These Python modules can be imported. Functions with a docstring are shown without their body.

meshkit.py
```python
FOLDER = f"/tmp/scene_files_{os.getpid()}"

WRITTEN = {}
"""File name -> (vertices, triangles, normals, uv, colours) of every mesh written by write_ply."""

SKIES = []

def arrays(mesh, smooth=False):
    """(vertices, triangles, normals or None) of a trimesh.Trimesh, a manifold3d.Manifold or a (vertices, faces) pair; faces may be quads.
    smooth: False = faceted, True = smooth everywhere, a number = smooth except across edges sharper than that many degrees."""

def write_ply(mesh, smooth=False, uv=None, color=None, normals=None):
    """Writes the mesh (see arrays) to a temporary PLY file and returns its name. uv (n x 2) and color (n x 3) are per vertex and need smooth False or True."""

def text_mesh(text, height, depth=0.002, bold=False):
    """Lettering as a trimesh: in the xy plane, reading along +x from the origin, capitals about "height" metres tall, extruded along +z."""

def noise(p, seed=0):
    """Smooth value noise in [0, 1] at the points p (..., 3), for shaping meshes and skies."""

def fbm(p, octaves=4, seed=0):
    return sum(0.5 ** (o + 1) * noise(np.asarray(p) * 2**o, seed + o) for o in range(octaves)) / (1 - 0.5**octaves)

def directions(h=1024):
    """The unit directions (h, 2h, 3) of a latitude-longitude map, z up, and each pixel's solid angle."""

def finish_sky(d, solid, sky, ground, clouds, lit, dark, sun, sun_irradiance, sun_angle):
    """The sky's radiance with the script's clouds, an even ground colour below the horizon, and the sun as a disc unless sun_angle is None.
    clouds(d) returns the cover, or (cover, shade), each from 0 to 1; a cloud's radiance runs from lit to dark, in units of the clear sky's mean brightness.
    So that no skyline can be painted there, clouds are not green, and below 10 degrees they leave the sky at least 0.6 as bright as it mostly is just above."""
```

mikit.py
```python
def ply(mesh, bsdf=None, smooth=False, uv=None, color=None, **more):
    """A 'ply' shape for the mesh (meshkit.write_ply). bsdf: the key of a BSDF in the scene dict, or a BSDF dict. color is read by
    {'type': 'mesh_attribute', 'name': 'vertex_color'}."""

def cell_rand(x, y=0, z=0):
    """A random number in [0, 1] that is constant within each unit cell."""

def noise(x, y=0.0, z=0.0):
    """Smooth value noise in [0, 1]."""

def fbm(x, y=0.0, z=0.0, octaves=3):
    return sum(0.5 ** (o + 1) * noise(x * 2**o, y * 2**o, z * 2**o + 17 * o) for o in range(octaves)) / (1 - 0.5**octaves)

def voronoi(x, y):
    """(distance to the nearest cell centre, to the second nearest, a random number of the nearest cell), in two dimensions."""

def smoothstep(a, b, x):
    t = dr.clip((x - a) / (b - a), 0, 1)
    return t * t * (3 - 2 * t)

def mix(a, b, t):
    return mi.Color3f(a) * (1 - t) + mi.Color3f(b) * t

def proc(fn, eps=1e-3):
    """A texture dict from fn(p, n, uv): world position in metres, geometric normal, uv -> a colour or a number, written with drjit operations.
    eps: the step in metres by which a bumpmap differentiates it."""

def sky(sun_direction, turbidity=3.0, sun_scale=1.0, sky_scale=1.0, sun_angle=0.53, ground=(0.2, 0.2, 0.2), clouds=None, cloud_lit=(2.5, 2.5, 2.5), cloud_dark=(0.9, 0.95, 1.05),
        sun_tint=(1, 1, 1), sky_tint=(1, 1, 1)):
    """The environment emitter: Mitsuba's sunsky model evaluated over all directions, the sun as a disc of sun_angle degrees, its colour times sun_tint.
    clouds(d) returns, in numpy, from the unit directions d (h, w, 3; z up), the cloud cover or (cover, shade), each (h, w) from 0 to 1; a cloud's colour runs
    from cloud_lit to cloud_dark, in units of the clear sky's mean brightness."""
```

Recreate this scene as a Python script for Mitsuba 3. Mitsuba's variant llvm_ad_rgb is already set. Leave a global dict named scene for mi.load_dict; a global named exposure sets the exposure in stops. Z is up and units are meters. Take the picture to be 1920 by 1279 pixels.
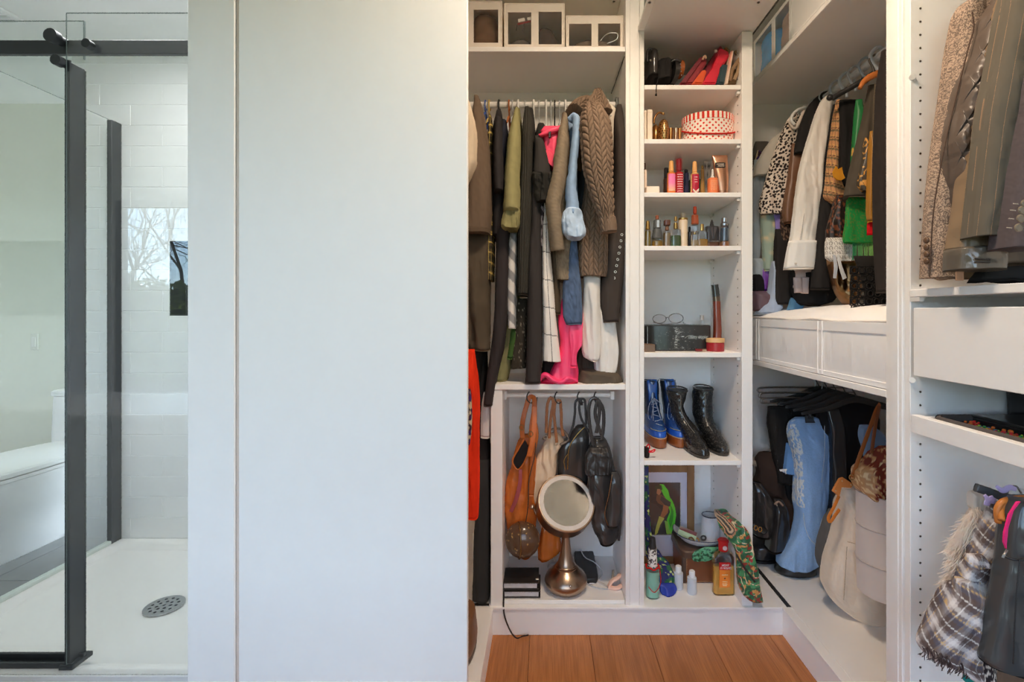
import math, random
import numpy as np, trimesh, mitsuba as mi, mikit, meshkit
import drjit as dr
from scipy.interpolate import PchipInterpolator
from scipy.spatial import cKDTree
from shapely.geometry import Polygon, Point, box as sbox
from shapely import affinity

# ------------------------------------------------------------------ camera, sky, lamps, exposure
T4 = mi.ScalarTransform4f
F, CX, CY, ZC = 910.0, 1022.0, 586.0, 1.16      # focal length and vanishing point in pixels, eye height in metres
scene, labels = {'type': 'scene'}, {}
exposure = 0.0
scene['camera'] = {'type': 'perspective', 'fov': 2 * math.degrees(math.atan(960 / F)), 'fov_axis': 'x', 'near_clip': 0.02, 'far_clip': 200.0,
                   'principal_point_offset_x': (960 - CX) / 1920, 'principal_point_offset_y': (639.5 - CY) / 1279,
                   'to_world': T4().look_at(origin=[0, 0, ZC], target=[0, 1, ZC], up=[0, 0, 1])}

def cloud_cover(d):
    f = meshkit.fbm(d * np.array([2.2, 2.2, 4.0]), 4, 3)
    return np.clip((f - .36) * 4, 0, 1) * .9, np.clip((f - .6) * 1.5, 0, .6)
SKY = 23.2
scene['sky'] = mikit.sky((0.35, 0.8, 0.9), turbidity=3.0, sun_scale=0.0, sky_scale=SKY, ground=(.25, .27, .2), clouds=cloud_cover,
                         cloud_lit=(1.7, 1.72, 1.75), cloud_dark=(1.0, 1.03, 1.1))
CLOSET_LAMP = (106.0, 83.0, 61.0)      # flush warm lamp in the closet's ceiling
BATH_LAMP = (22.5, 22.7, 22.8)        # light panel in the shower's ceiling

# ------------------------------------------------------------------ materials
def S(r, g, b):
    c = np.array([r, g, b], float) / 255
    return np.where(c < .04045, c / 12.92, ((c + .055) / 1.055) ** 2.4)
def SL(r, g, b): return [float(x) for x in S(r, g, b)]
VC = {'type': 'mesh_attribute', 'name': 'vertex_color'}
def principled(col, rough, **k):
    return {'type': 'twosided', 'bsdf': {'type': 'principled', 'base_color': col, 'roughness': rough, **k}}
def rgb(*c): return {'type': 'rgb', 'value': [float(x) for x in S(*c)]}
scene['m_fabric'] = principled(VC, .9, specular=.15)
scene['m_satin'] = principled(VC, .42, specular=.5)
scene['m_gloss'] = principled(VC, .17, specular=.6, clearcoat=.5, clearcoat_gloss=.9)
scene['m_metal'] = principled(VC, .27, metallic=1.0)
scene['m_mirror'] = {'type': 'twosided', 'bsdf': {'type': 'roughconductor', 'material': 'none', 'alpha': .03, 'specular_reflectance': rgb(214, 211, 208)}}
scene['m_cabinet'] = principled(rgb(240, 237, 233), .38, specular=.4)
scene['m_wall'] = principled(rgb(236, 236, 234), .75, specular=.2)
scene['m_panel'] = principled(rgb(228, 229, 229), .42, specular=.4)
scene['m_tile'] = principled(rgb(238, 238, 237), .16, specular=.5)
scene['m_pane'] = {'type': 'thindielectric', 'int_ior': 1.52}
scene['m_shower_glass'] = {'type': 'thindielectric', 'int_ior': 1.6, 'specular_transmittance': {'type': 'rgb', 'value': [.965, .985, .975]}}
scene['m_glass'] = {'type': 'dielectric', 'int_ior': 1.5}

def wood_floor(p, n, uv):
    i = dr.floor((p.x + 5) / .215)
    r = mikit.cell_rand(i, dr.floor((p.y + 7.35 + mikit.cell_rand(i, 9) * 1.4) / 1.5))
    o = r * 31
    warp = mikit.fbm(p.x * 4 + o, p.y * 1.3 + o, o, 3)
    ring = mikit.noise(p.x * 26 + warp * 16 + o, p.y * 1.1 + o, 2)
    fine = mikit.fbm(p.x * 420 + o, p.y * 12, 3, 2)
    c = mikit.mix(SL(152, 92, 48), SL(184, 120, 68), mikit.smoothstep(.1, .95, ring * .36 + fine * .64))
    c = mikit.mix(c, SL(134, 80, 44), .6 * mikit.smoothstep(.5, .8, warp))
    c = mikit.mix(c, SL(86, 56, 34), .8 * mikit.smoothstep(.80, .88, mikit.fbm(p.x * 11 + o, p.y * 5 + o, 5, 3)))
    return c * (.9 + .2 * r)
scene['m_floor'] = principled(mikit.proc(wood_floor), .38, specular=.4)
def slate(p, n, uv):
    return mikit.mix(SL(104, 108, 110), SL(124, 127, 128), mikit.fbm(p.x * 6, p.y * 6, 1, 4))
scene['m_slate'] = principled(mikit.proc(slate), .4)
def oak(p, n, uv):
    return mikit.mix(SL(120, 84, 52), SL(160, 118, 78), mikit.fbm(p.x * 30, p.y * 30, p.z * 6, 3))
scene['m_oak'] = principled(mikit.proc(oak), .5)

# ------------------------------------------------------------------ helpers
def P(px, py, Y): return np.array([(px - CX) * Y / F, Y, ZC - (py - CY) * Y / F])
def PX(px, Y): return (px - CX) * Y / F
def PZ(py, Y): return ZC - (py - CY) * Y / F
def YZ(py, z): return F * (ZC - z) / (py - CY)          # where height z is seen at row py
def fbm(a, o=3, s=0): return meshkit.fbm(a, o, int(s))
def st(*a): return np.stack(np.broadcast_arrays(*a), -1)
def sstep(a, b, x):
    t = np.clip((x - a) / (b - a), 0, 1); return t * t * (3 - 2 * t)
def cat(ms): return trimesh.util.concatenate(ms)

def numbered(key):
    if key not in used: used.add(key); return key
    i = 1
    while f'{key}_{i:03d}' in used: i += 1
    used.add(f'{key}_{i:03d}'); return f'{key}_{i:03d}'
used = set()
def meta(key, label=None, cat_=None, group=None, kind=None):
    d = {k: v for k, v in (('label', label), ('category', cat_), ('group', group), ('kind', kind)) if v}
    if d: labels[key] = d
def thing(name, label, cat_, group=None):
    k = numbered(name); meta(k, label, cat_, group); return k
def shape(mesh, mat, col=None, smooth=35, **more):
    if isinstance(mesh, list): mesh = cat(mesh)
    if mat in ('m_fabric', 'm_satin', 'm_gloss', 'm_metal'):
        if col is None: col = getattr(mesh, 'vc', None)
        if col is None: col = S(128, 128, 128)
        if smooth not in (True, False):
            mesh = trimesh.graph.smooth_shade(mesh, angle=np.radians(smooth), facet_minarea=None); smooth = True
        v = np.array(mesh.vertices)
        if callable(col): c = col(v)
        else: c = np.asarray(col, float)
        c = np.broadcast_to(c, v.shape) if c.ndim == 1 else c
        return mikit.ply(trimesh.Trimesh(v, np.array(mesh.faces), process=False), mat, smooth=smooth, color=np.clip(c, 0, .95), **more)
    return mikit.ply(mesh, mat, smooth=smooth, **more)
def part(parent, name, mesh, mat, col=None, smooth=35, label=None, kind=None):
    k = numbered(parent + '__' + name); scene[k] = shape(mesh, mat, col, smooth); meta(k, label, kind=kind); return k
def solo(name, label, cat_, mesh, mat, col=None, smooth=35, group=None, kind=None):
    k = numbered(name); scene[k] = shape(mesh, mat, col, smooth); meta(k, label, cat_, group, kind); return k
def struct(name, mesh, mat, col=None, smooth=35):
    k = numbered(name); scene[k] = shape(mesh, mat, col, smooth); meta(k, kind='structure'); return k

def box(x0, x1, y0, y1, z0, z1, b=.0015):
    """A box with chamfered edges."""
    x0, x1 = min(x0, x1), max(x0, x1); y0, y1 = min(y0, y1), max(y0, y1); z0, z1 = min(z0, z1), max(z0, z1)
    b = min(b, .3 * (x1 - x0), .3 * (y1 - y0), .3 * (z1 - z0))
    if b <= 0:
        m = trimesh.creation.box((x1 - x0, y1 - y0, z1 - z0)); m.apply_translation(((x0 + x1) / 2, (y0 + y1) / 2, (z0 + z1) / 2)); return m
    pts = []
    for sx in (0, 1):
        for sy in (0, 1):
            for sz in (0, 1):
                c = np.array([(x0, x1)[sx], (y0, y1)[sy], (z0, z1)[sz]]); i = np.array([1 - 2 * sx, 1 - 2 * sy, 1 - 2 * sz]) * b
                for k in range(3):
                    q = c + i; q[k] = c[k]; pts.append(q)
    return trimesh.Trimesh(pts).convex_hull
def pbox(px0, px1, py0, py1, Y0_, Y1_, b=.0015):
    """A box whose front face, at distance Y0_, covers these pixels."""
    return box(PX(px0, Y0_), PX(px1, Y0_), Y0_, Y1_, PZ(py1, Y0_), PZ(py0, Y0_), b)
def xf(m, loc=(0, 0, 0), rx=0, ry=0, rz=0, sc=None):
    m = m.copy()
    if sc is not None: m.apply_scale(sc)
    for a, ax in ((rx, (1, 0, 0)), (ry, (0, 1, 0)), (rz, (0, 0, 1))):
        if a: m.apply_transform(trimesh.transformations.rotation_matrix(math.radians(a), ax))
    m.apply_translation(loc); return m
def spl(pts, n=24):
    """A centripetal Catmull-Rom curve through the points, evenly sampled."""
    p = np.array(pts, float)
    if len(p) < 3: return p[0] + (p[-1] - p[0]) * np.linspace(0, 1, n)[:, None]
    p = np.vstack([2 * p[0] - p[1], p, 2 * p[-1] - p[-2]]); out = []
    for i in range(1, len(p) - 2):
        q = p[i - 1:i + 3]; k = np.r_[0, np.cumsum(np.sqrt(np.linalg.norm(np.diff(q, axis=0), axis=1)) + 1e-6)]
        t = np.linspace(k[1], k[2], 16)[:, None]
        L = [(k[j + 1] - t) / (k[j + 1] - k[j]) * q[j] + (t - k[j]) / (k[j + 1] - k[j]) * q[j + 1] for j in range(3)]
        M = [(k[j + 2] - t) / (k[j + 2] - k[j]) * L[j] + (t - k[j]) / (k[j + 2] - k[j]) * L[j + 1] for j in range(2)]
        out.append(((k[2] - t) / (k[2] - k[1]) * M[0] + (t - k[1]) / (k[2] - k[1]) * M[1])[(1 if i > 1 else 0):])
    c = np.vstack(out); d = np.r_[0, np.cumsum(np.linalg.norm(np.diff(c, axis=0), axis=1))]
    u = np.linspace(0, d[-1], n)
    return np.stack([np.interp(u, d, c[:, j]) for j in range(3)], 1)
def grid_mesh(V, closed=True, cap=True, capin=0):
    """Rows of rings (m, n, 3) -> a closed skin."""
    m, n = V.shape[:2]
    i = np.arange(m - 1)[:, None] * n; j = np.arange(n if closed else n - 1)[None]; k = (j + 1) % n
    a, b, c, d = i + j, i + k, i + n + k, i + n + j
    f = np.concatenate([np.stack([a, b, c], -1).reshape(-1, 3), np.stack([a, c, d], -1).reshape(-1, 3)])
    v = V.reshape(-1, 3)
    if cap:
        c0, c1 = V[0].mean(0), V[-1].mean(0)
        c1 = c1 + (V[max(-14 if capin > .9 else -5, -m)].mean(0) - c1) * capin
        v = np.vstack([v, c0, c1]); e = len(v)
        jj = np.arange(n); kk = (jj + 1) % n
        f = np.vstack([f, np.stack([kk, jj, jj * 0 + e - 2], 1), np.stack([(m - 1) * n + jj, (m - 1) * n + kk, jj * 0 + e - 1], 1)])
    return trimesh.Trimesh(v, f, process=False)
def tube(path, rx, ry=None, n=10, ref=(0, 1, 0), pw=1.0, fold=0, seed=0):
    """A tube along a path; rx half width across (in the picture), ry half width along ref."""
    path = np.array(path, float); k = len(path)
    rx = np.interp(np.linspace(0, 1, k), np.linspace(0, 1, np.size(rx)), np.atleast_1d(rx))
    ry = rx if ry is None else np.interp(np.linspace(0, 1, k), np.linspace(0, 1, np.size(ry)), np.atleast_1d(ry))
    t = np.gradient(path, axis=0); t /= np.linalg.norm(t, axis=1, keepdims=True) + 1e-12
    b = np.cross(t, np.array(ref, float)); l = np.linalg.norm(b, axis=1, keepdims=True)
    alt = np.cross(t, (1, 0, .01)); b = np.where(l > .05, b / np.maximum(l, 1e-9), alt / (np.linalg.norm(alt, axis=1, keepdims=True) + 1e-9))
    q = np.cross(b, t)
    th = np.linspace(0, 2 * np.pi, n, endpoint=False)
    c, s = np.cos(th), np.sin(th)
    c, s = np.sign(c) * abs(c) ** pw, np.sign(s) * abs(s) ** pw
    V = path[:, None] + b[:, None] * (rx[:, None] * c)[..., None] + q[:, None] * (ry[:, None] * s)[..., None]
    if fold:
        L = np.r_[0, np.cumsum(np.linalg.norm(np.diff(path, axis=0), axis=1))][:, None]
        f = fbm(st(L / .025 + np.cos(th) * .9, np.sin(th) * .9 + 0 * L, 7.0 * seed), 3, seed) - .5
        V = V + (b[:, None] * c[:, None] + q[:, None] * s[:, None]) * (f * 2 * fold)[..., None]
    return grid_mesh(V)
def ribbon(path, w, t=.002, ref=(0, 1, 0)):
    """A flat strap: w wide across ref, t thick."""
    return tube(path, np.asarray(w) / 2, t / 2, n=8, ref=ref, pw=.35)
def lathe(prof, loc=(0, 0, 0), n=36):
    prof = np.array(prof, float); th = np.linspace(0, 2 * np.pi, n, endpoint=False)
    V = st(prof[:, :1] * np.cos(th), prof[:, :1] * np.sin(th), prof[:, 1:2]) + np.array(loc)
    return grid_mesh(V)
def loft(secs, loc=(0, 0, 0), n=32, m=None, fold=0, fs=.03, seed=0, capin=0):
    """Horizontal sections (z, cx, cy, rx, ry, power) blended into a closed body."""
    s = np.array([tuple(q) + (1.0,) * (6 - len(q)) for q in secs], float)
    if m:
        t = np.linspace(0, 1, len(s)); s = PchipInterpolator(t, s)(np.linspace(0, 1, m))
    th = np.linspace(0, 2 * np.pi, n, endpoint=False); c, q = np.cos(th), np.sin(th)
    pw = s[:, 5:6]
    X = s[:, 1:2] + s[:, 3:4] * np.sign(c) * abs(c) ** pw; Y = s[:, 2:3] + s[:, 4:5] * np.sign(q) * abs(q) ** pw
    V = st(X, Y, s[:, :1] + 0 * X)
    if fold:
        f = fbm(V / fs + seed, 3, seed) - .5
        V = V + st(c * f, q * f, 0 * f) * 2 * fold
    return grid_mesh(V + np.array(loc), capin=capin)
def prism(pts, Y0_, Y1_, px=True, b=0):
    """An outline in the picture (pixels at distance Y0_, or x,z) with a real thickness from Y0_ to Y1_."""
    q = [(PX(a, Y0_), PZ(c, Y0_)) for a, c in pts] if px else pts
    g = q if hasattr(q, 'exterior') else Polygon(q).buffer(0)
    gs = getattr(g, 'geoms', [g])
    m = cat([trimesh.creation.extrude_polygon(h, abs(Y1_ - Y0_), engine='earcut') for h in gs])
    v = np.array(m.vertices); m.vertices = np.stack([v[:, 0], max(Y0_, Y1_) - v[:, 2], v[:, 1]], 1)
    return m
def cyl(p0, p1, r, n=20):
    return tube(np.array([p0, p1], float), r, n=n)
LAST = {}
def drape(rows, Y, d=.05, amp=.006, fw=.03, nu=44, res=.012, seed=0, top=.35, wrk=0, disp=None, col=None, e=.52, sway=.008, capin=.6):
    """Hanging cloth: rows (py, left px, right px[, Y]) give its outline at distance Y; d is its depth, with folds of width fw and depth amp."""
    rows = np.array([tuple(r) + ((Y,) if len(r) < 4 else ()) for r in rows], float); py = rows[:, 0]
    n = max(10, int((py[-1] - py[0]) * Y / F / res)); t = np.linspace(py[0], py[-1], n)
    L, R, Yr = (PchipInterpolator(py, rows[:, k])(t)[:, None] for k in (1, 2, 3))
    z = (ZC - (t[:, None] - CY) * Yr / F)
    th = np.linspace(0, 2 * np.pi, nu, endpoint=False)[None]
    c, s = np.cos(th), np.sin(th)
    v = np.linspace(0, 1, n)[:, None]
    dd = d * (top + (1 - top) * sstep(0, .18, v))
    cx = np.sign(c) * abs(c) ** .85
    X = (L + R - 2 * CX) / 2 * Yr / F + (R - L) / 2 * Yr / F * cx
    Yv = Yr + dd / 2 * np.sign(s) * abs(s) ** e
    f = fbm(st(X / fw + .8 * fbm(st(z / .12, 0 * z + seed, z * 0), 2) + seed * 3.1, z / (fw * 7), (s > 0) * 9.0 + seed), 3, seed) - .5
    g = fbm(st(X / .02, z / .02 + X * 8, seed + 4.0 + 0 * X), 3, seed + 5) - .5 if wrk else 0
    edge = 1 - abs(cx) ** 6 * .6
    bx, by = X + 0 * Yv, Yv + 0 * X                      # unrolled coordinate round the cloth, 0 in the middle of its front
    ds = np.hypot(np.diff(bx, axis=1, append=bx[:, :1]), np.diff(by, axis=1, append=by[:, :1]))
    cs = np.cumsum(ds, 1) - ds; k0 = int(round(nu * .75)) % nu
    U = cs - cs[:, k0:k0 + 1]; per = ds.sum(1, keepdims=True); U = (U + per / 2) % per - per / 2
    LAST['X'] = X + 0 * z
    rg = 1 - abs(2 * meshkit.noise(st(X / (fw * 1.3) + .5 * fbm(st(z / .09, 0 * z + seed, z * 0), 2, 3), z / (fw * 9), (s > 0) * 5.0 + seed), int(seed) + 2) - 1)
    f = f * 1.25 + (rg - .5) * .55
    Yv = Yv + (2 * amp * f * (.25 + .75 * sstep(0, .25, v)) + 2 * wrk * g) * edge
    X = X + amp * .7 * f + wrk * g
    z = z + 0 * X
    if disp is not None: Yv = Yv + np.sign(s) * disp(U, z, v + 0 * X) * abs(s) ** .3
    if sway: z = z + sway * (fbm(st(X / fw * .7, 0 * X, 0 * X + seed), 2, seed) - .5) * sstep(.75, 1, v)
    m = grid_mesh(st(X, Yv, z), capin=capin)
    if col is not None and callable(col):
        cc = col(U, z, v + 0 * X).reshape(-1, 3); m.vc = np.vstack([cc, cc[:1], cc[-1:] * .6])
    elif col is not None: m.vc = np.asarray(col, float)
    return m
def mixc(a, b, t): return np.asarray(a) * (1 - np.asarray(t)[..., None]) + np.asarray(b) * np.asarray(t)[..., None]
def mottle(c, k=.18, s=.01, seed=0):
    """A cloth colour with small uneven tone (melange yarn)."""
    c = np.asarray(c, float)
    def fn(X, Z, v): return c * (1 - k + 2 * k * fbm(st(X / s, Z / s, 0 * X + seed), 2, seed))[..., None]
    return fn
def vmottle(c, k=.18, s=.01, seed=0):
    c = np.asarray(c, float)
    return lambda v: c * (1 - k + 2 * k * fbm(v / s + seed, 2, seed))[:, None]
def lettering(text, h, loc, depth=.0006, bold=False, shear=0, squash=1, rz=0):
    """Raised lettering facing the camera side (-y), its left foot at loc."""
    m = meshkit.text_mesh(text, h, depth, bold); v = np.array(m.vertices)
    v[:, 0] = v[:, 0] * squash + shear * v[:, 1]
    m.vertices = np.stack([v[:, 0], -v[:, 2], v[:, 1]], 1)
    return xf(m, loc, rz=rz)
# ------------------------------------------------------------------ the setting: floors, walls, ceiling, window
Y0, YB = 1.75, 2.08                      # front and back of the shelving on the far side
XL, XR = -.188, .853                     # front planes of the left and the right run
CEIL, BACK, XW = 2.43, -.9, -3.6
ZB = PZ(1136, Y0)                        # top of the cabinets' base
fl = struct('floor', box(XL - .1, 1.5, BACK, Y0 + .1, -.06, -.012, 0), 'm_slate')
pw = .215
for i in range(int((XL + 5) // pw), int((XR + .1 + 5) // pw) + 1):
    x0, x1 = i * pw - 5 + .0006, (i + 1) * pw - 5 - .0006
    x0, x1 = max(x0, XL - .02), min(x1, XR + .02)
    if x1 - x0 < .01: continue
    r = float(mikit.cell_rand(mi.Float(i), mi.Float(9)).numpy()[0]) * 1.4
    y = BACK
    ends = [k * 1.5 - 7.35 - r for k in range(0, 12)]
    ends = [q for q in ends if BACK < q < Y0 - .05] + [Y0 + .02]
    for q in ends:
        part(fl, 'plank', box(x0, x1, y + .0008, q - .0008, -.012, 0, .0012), 'm_floor'); y = q
fb = struct('floor_001', box(XW, XL - .1, BACK, 3.0, -.06, -.011, 0), 'm_wall', smooth=False)
for ix in range(6):
    for iy in range(7):
        a, b = XW + ix * .6, BACK + iy * .6
        if a + .6 > XL - .1: continue
        part(fb, 'tile', box(a + .0015, a + .5985, b + .0015, b + .5985, -.011, 0, .001), 'm_slate')
struct('ceiling', box(XW - .1, 1.6, BACK - .1, 3.1, CEIL, CEIL + .1, 0), 'm_wall')
struct('wall_left', box(XW - .1, XW, BACK - .1, 3.1, 0, CEIL, 0), 'm_wall')
struct('wall_right', box(1.47, 1.57, BACK - .1, 2.3, 0, CEIL, 0), 'm_wall')
struct('wall_back', box(-.8, 1.47, YB + .1, YB + .2, 0, CEIL, 0), 'm_wall')
struct('wall_toilet', box(XW, -2.2, 2.95, 3.05, 0, CEIL, 0), 'm_satin', S(228, 229, 214))
# partition between the shower and the closet, its end turned to the camera
YP = 1.17
struct('wall_partition', box(PX(351, YP), PX(440, YP), YP, 2.5, 0, CEIL, .002), 'm_panel')
struct('trim_1', box(PX(440.5, YP), PX(446.5, YP), YP + .006, YP + .03, 0, CEIL, 0), 'm_satin', S(206, 190, 180))
# window wall behind the camera
WX0, WX1, WZ0, WZ1 = -3.46, .9, .5, 2.06
struct('wall_front', [box(XW, 1.57, BACK - .12, BACK, 0, WZ0, 0), box(XW, 1.57, BACK - .12, BACK, WZ1, CEIL, 0), box(XW, WX0, BACK - .12, BACK, WZ0, WZ1, 0), box(WX1, 1.57, BACK - .12, BACK, WZ0, WZ1, 0)], 'm_wall')
win = numbered('window_1'); meta(win, kind='structure')
w4 = [box(WX0, WX1, BACK - .08, BACK - .02, WZ0, WZ0 + .05), box(WX0, WX1, BACK - .08, BACK - .02, WZ1 - .05, WZ1)]
for x in (WX0, -1.28, WX1 - .05): w4.append(box(x, x + .05, BACK - .08, BACK - .02, WZ0, WZ1))
part(win, 'window_frame', w4, 'm_satin', S(60, 64, 66))
for a, b in ((WX0 + .05, -1.28), (-1.23, WX1 - .05)):
    part(win, 'pane', trimesh.Trimesh([(a, BACK - .05, WZ0 + .05), (b, BACK - .05, WZ0 + .05), (b, BACK - .05, WZ1 - .05), (a, BACK - .05, WZ1 - .05)], [(0, 1, 2), (0, 2, 3)]), 'm_pane', smooth=False)
part(win, 'window_sill', box(WX0 - .04, WX1 + .04, BACK - .02, BACK + .03, WZ0 - .03, WZ0), 'm_wall')

# garden seen mirrored in the shower glass
solo('lawn', 'green lawn outside the window seen mirrored in the shower glass', 'lawn', box(-14, 10, -16, BACK - .5, -.4, -.2, 0), 'm_fabric', S(92, 110, 62))
def leaves(n, c, r, size, seed, tint):
    g = np.random.default_rng(seed)
    p = g.normal(size=(n, 3)); p = p / np.linalg.norm(p, axis=1, keepdims=True) * np.cbrt(g.uniform(.25, 1, n))[:, None] * np.array(r) + np.array(c)
    a, b = g.normal(size=(n, 3)) * size, g.normal(size=(n, 3)) * size
    v = np.stack([p - a, p + b, p + a, p - b], 1).reshape(-1, 3); i = np.arange(n)[:, None] * 4
    m = trimesh.Trimesh(v, np.concatenate([i + [0, 1, 2], i + [0, 2, 3]]), process=False)
    m.vc = np.repeat(np.array(tint) * g.uniform(.6, 1.4, (n, 1)), 4, 0); return m
for i, (x, s) in enumerate(((-7.6, 'round green hedge bush nearest the left edge of the mirrored window'), (-6.1, 'green hedge bush under the bare tree in the mirrored window'), (-4.5, 'green hedge bush furthest right in the mirrored window'))):
    solo('hedge_bush', s, 'bush', leaves(6500, (x, -4.6, .45), (1.05, .7, 1.25), .035, 30 + i, S(92, 108, 48)), 'm_fabric', smooth=False, group='hedge outside the window')
def tree(x, y, h, seed, label):
    g = np.random.default_rng(seed); t = thing('bare_tree', label, 'tree', 'trees outside the window')
    tr, tw = [], []
    def grow(p, d, L, r, k):
        q = p + d * L; mid = (p + q) / 2 + g.normal(size=3) * L * .05
        (tr if k < 2 else tw).append(tube([p, mid, q], [r, r * .7], n=5))
        if k < 6:
            for _ in range(3 if k in (1, 2, 3) else 4 if k == 0 else 2):
                e = d + g.normal(size=3) * .55; e[2] += .12; e /= np.linalg.norm(e)
                grow(q if _ else mid, e, L * g.uniform(.6, .8), r * .6, k + 1)
    grow(np.array([x, y, -.2]), np.array([.05, 0, 1.0]), h * .3, .05, 0)
    part(t, 'trunk', tr, 'm_fabric', S(70, 62, 54)); part(t, 'twigs', tw, 'm_fabric', S(82, 74, 62), kind='stuff')
tree(-6.3, -5.4, 5.0, 5, 'bare branching tree over the hedge at the centre of the mirrored window')
tree(-4.7, -4.9, 4.4, 8, 'bare dark tree nearest the right edge of the mirrored window')
tree(-8.2, -6.5, 5.5, 11, 'bare tree at the left edge of the mirrored window')

# lamps
lk = thing('ceiling_lamp', 'round warm flush lamp on the closet ceiling', 'lamp')
scene[lk + '__diffuser'] = {**mikit.ply(lathe([(.0, -.004), (.13, -.004), (.135, 0)], (.26, .88, CEIL - .02)), {'type': 'diffuse', 'reflectance': rgb(240, 240, 235)}, smooth=30), 'emitter': {'type': 'area', 'radiance': {'type': 'rgb', 'value': list(CLOSET_LAMP)}}}
used.add(lk + '__diffuser')
part(lk, 'rim', lathe([(.137, 0), (.155, 0), (.15, -.02), (.137, -.02), (.137, 0)], (.26, .88, CEIL)), 'm_satin', S(230, 230, 228))
lb = thing('shower_light', 'square white light panel on the ceiling over the shower tray', 'lamp')
scene[lb + '__diffuser'] = {**mikit.ply(trimesh.Trimesh([(-1.72, 1.56, CEIL - .012), (-1.72, 1.9, CEIL - .012), (-1.3, 1.9, CEIL - .012), (-1.3, 1.56, CEIL - .012)], [(0, 1, 2), (0, 2, 3)]), {'type': 'diffuse', 'reflectance': rgb(240, 240, 240)}), 'emitter': {'type': 'area', 'radiance': {'type': 'rgb', 'value': list(BATH_LAMP)}}}
used.add(lb + '__diffuser')
part(lb, 'rim', [box(-1.74, -1.28, 1.54, 1.56, CEIL - .015, CEIL), box(-1.74, -1.28, 1.9, 1.92, CEIL - .015, CEIL), box(-1.74, -1.72, 1.56, 1.9, CEIL - .015, CEIL), box(-1.3, -1.28, 1.56, 1.9, CEIL - .015, CEIL)], 'm_satin', S(230, 230, 230))

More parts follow.
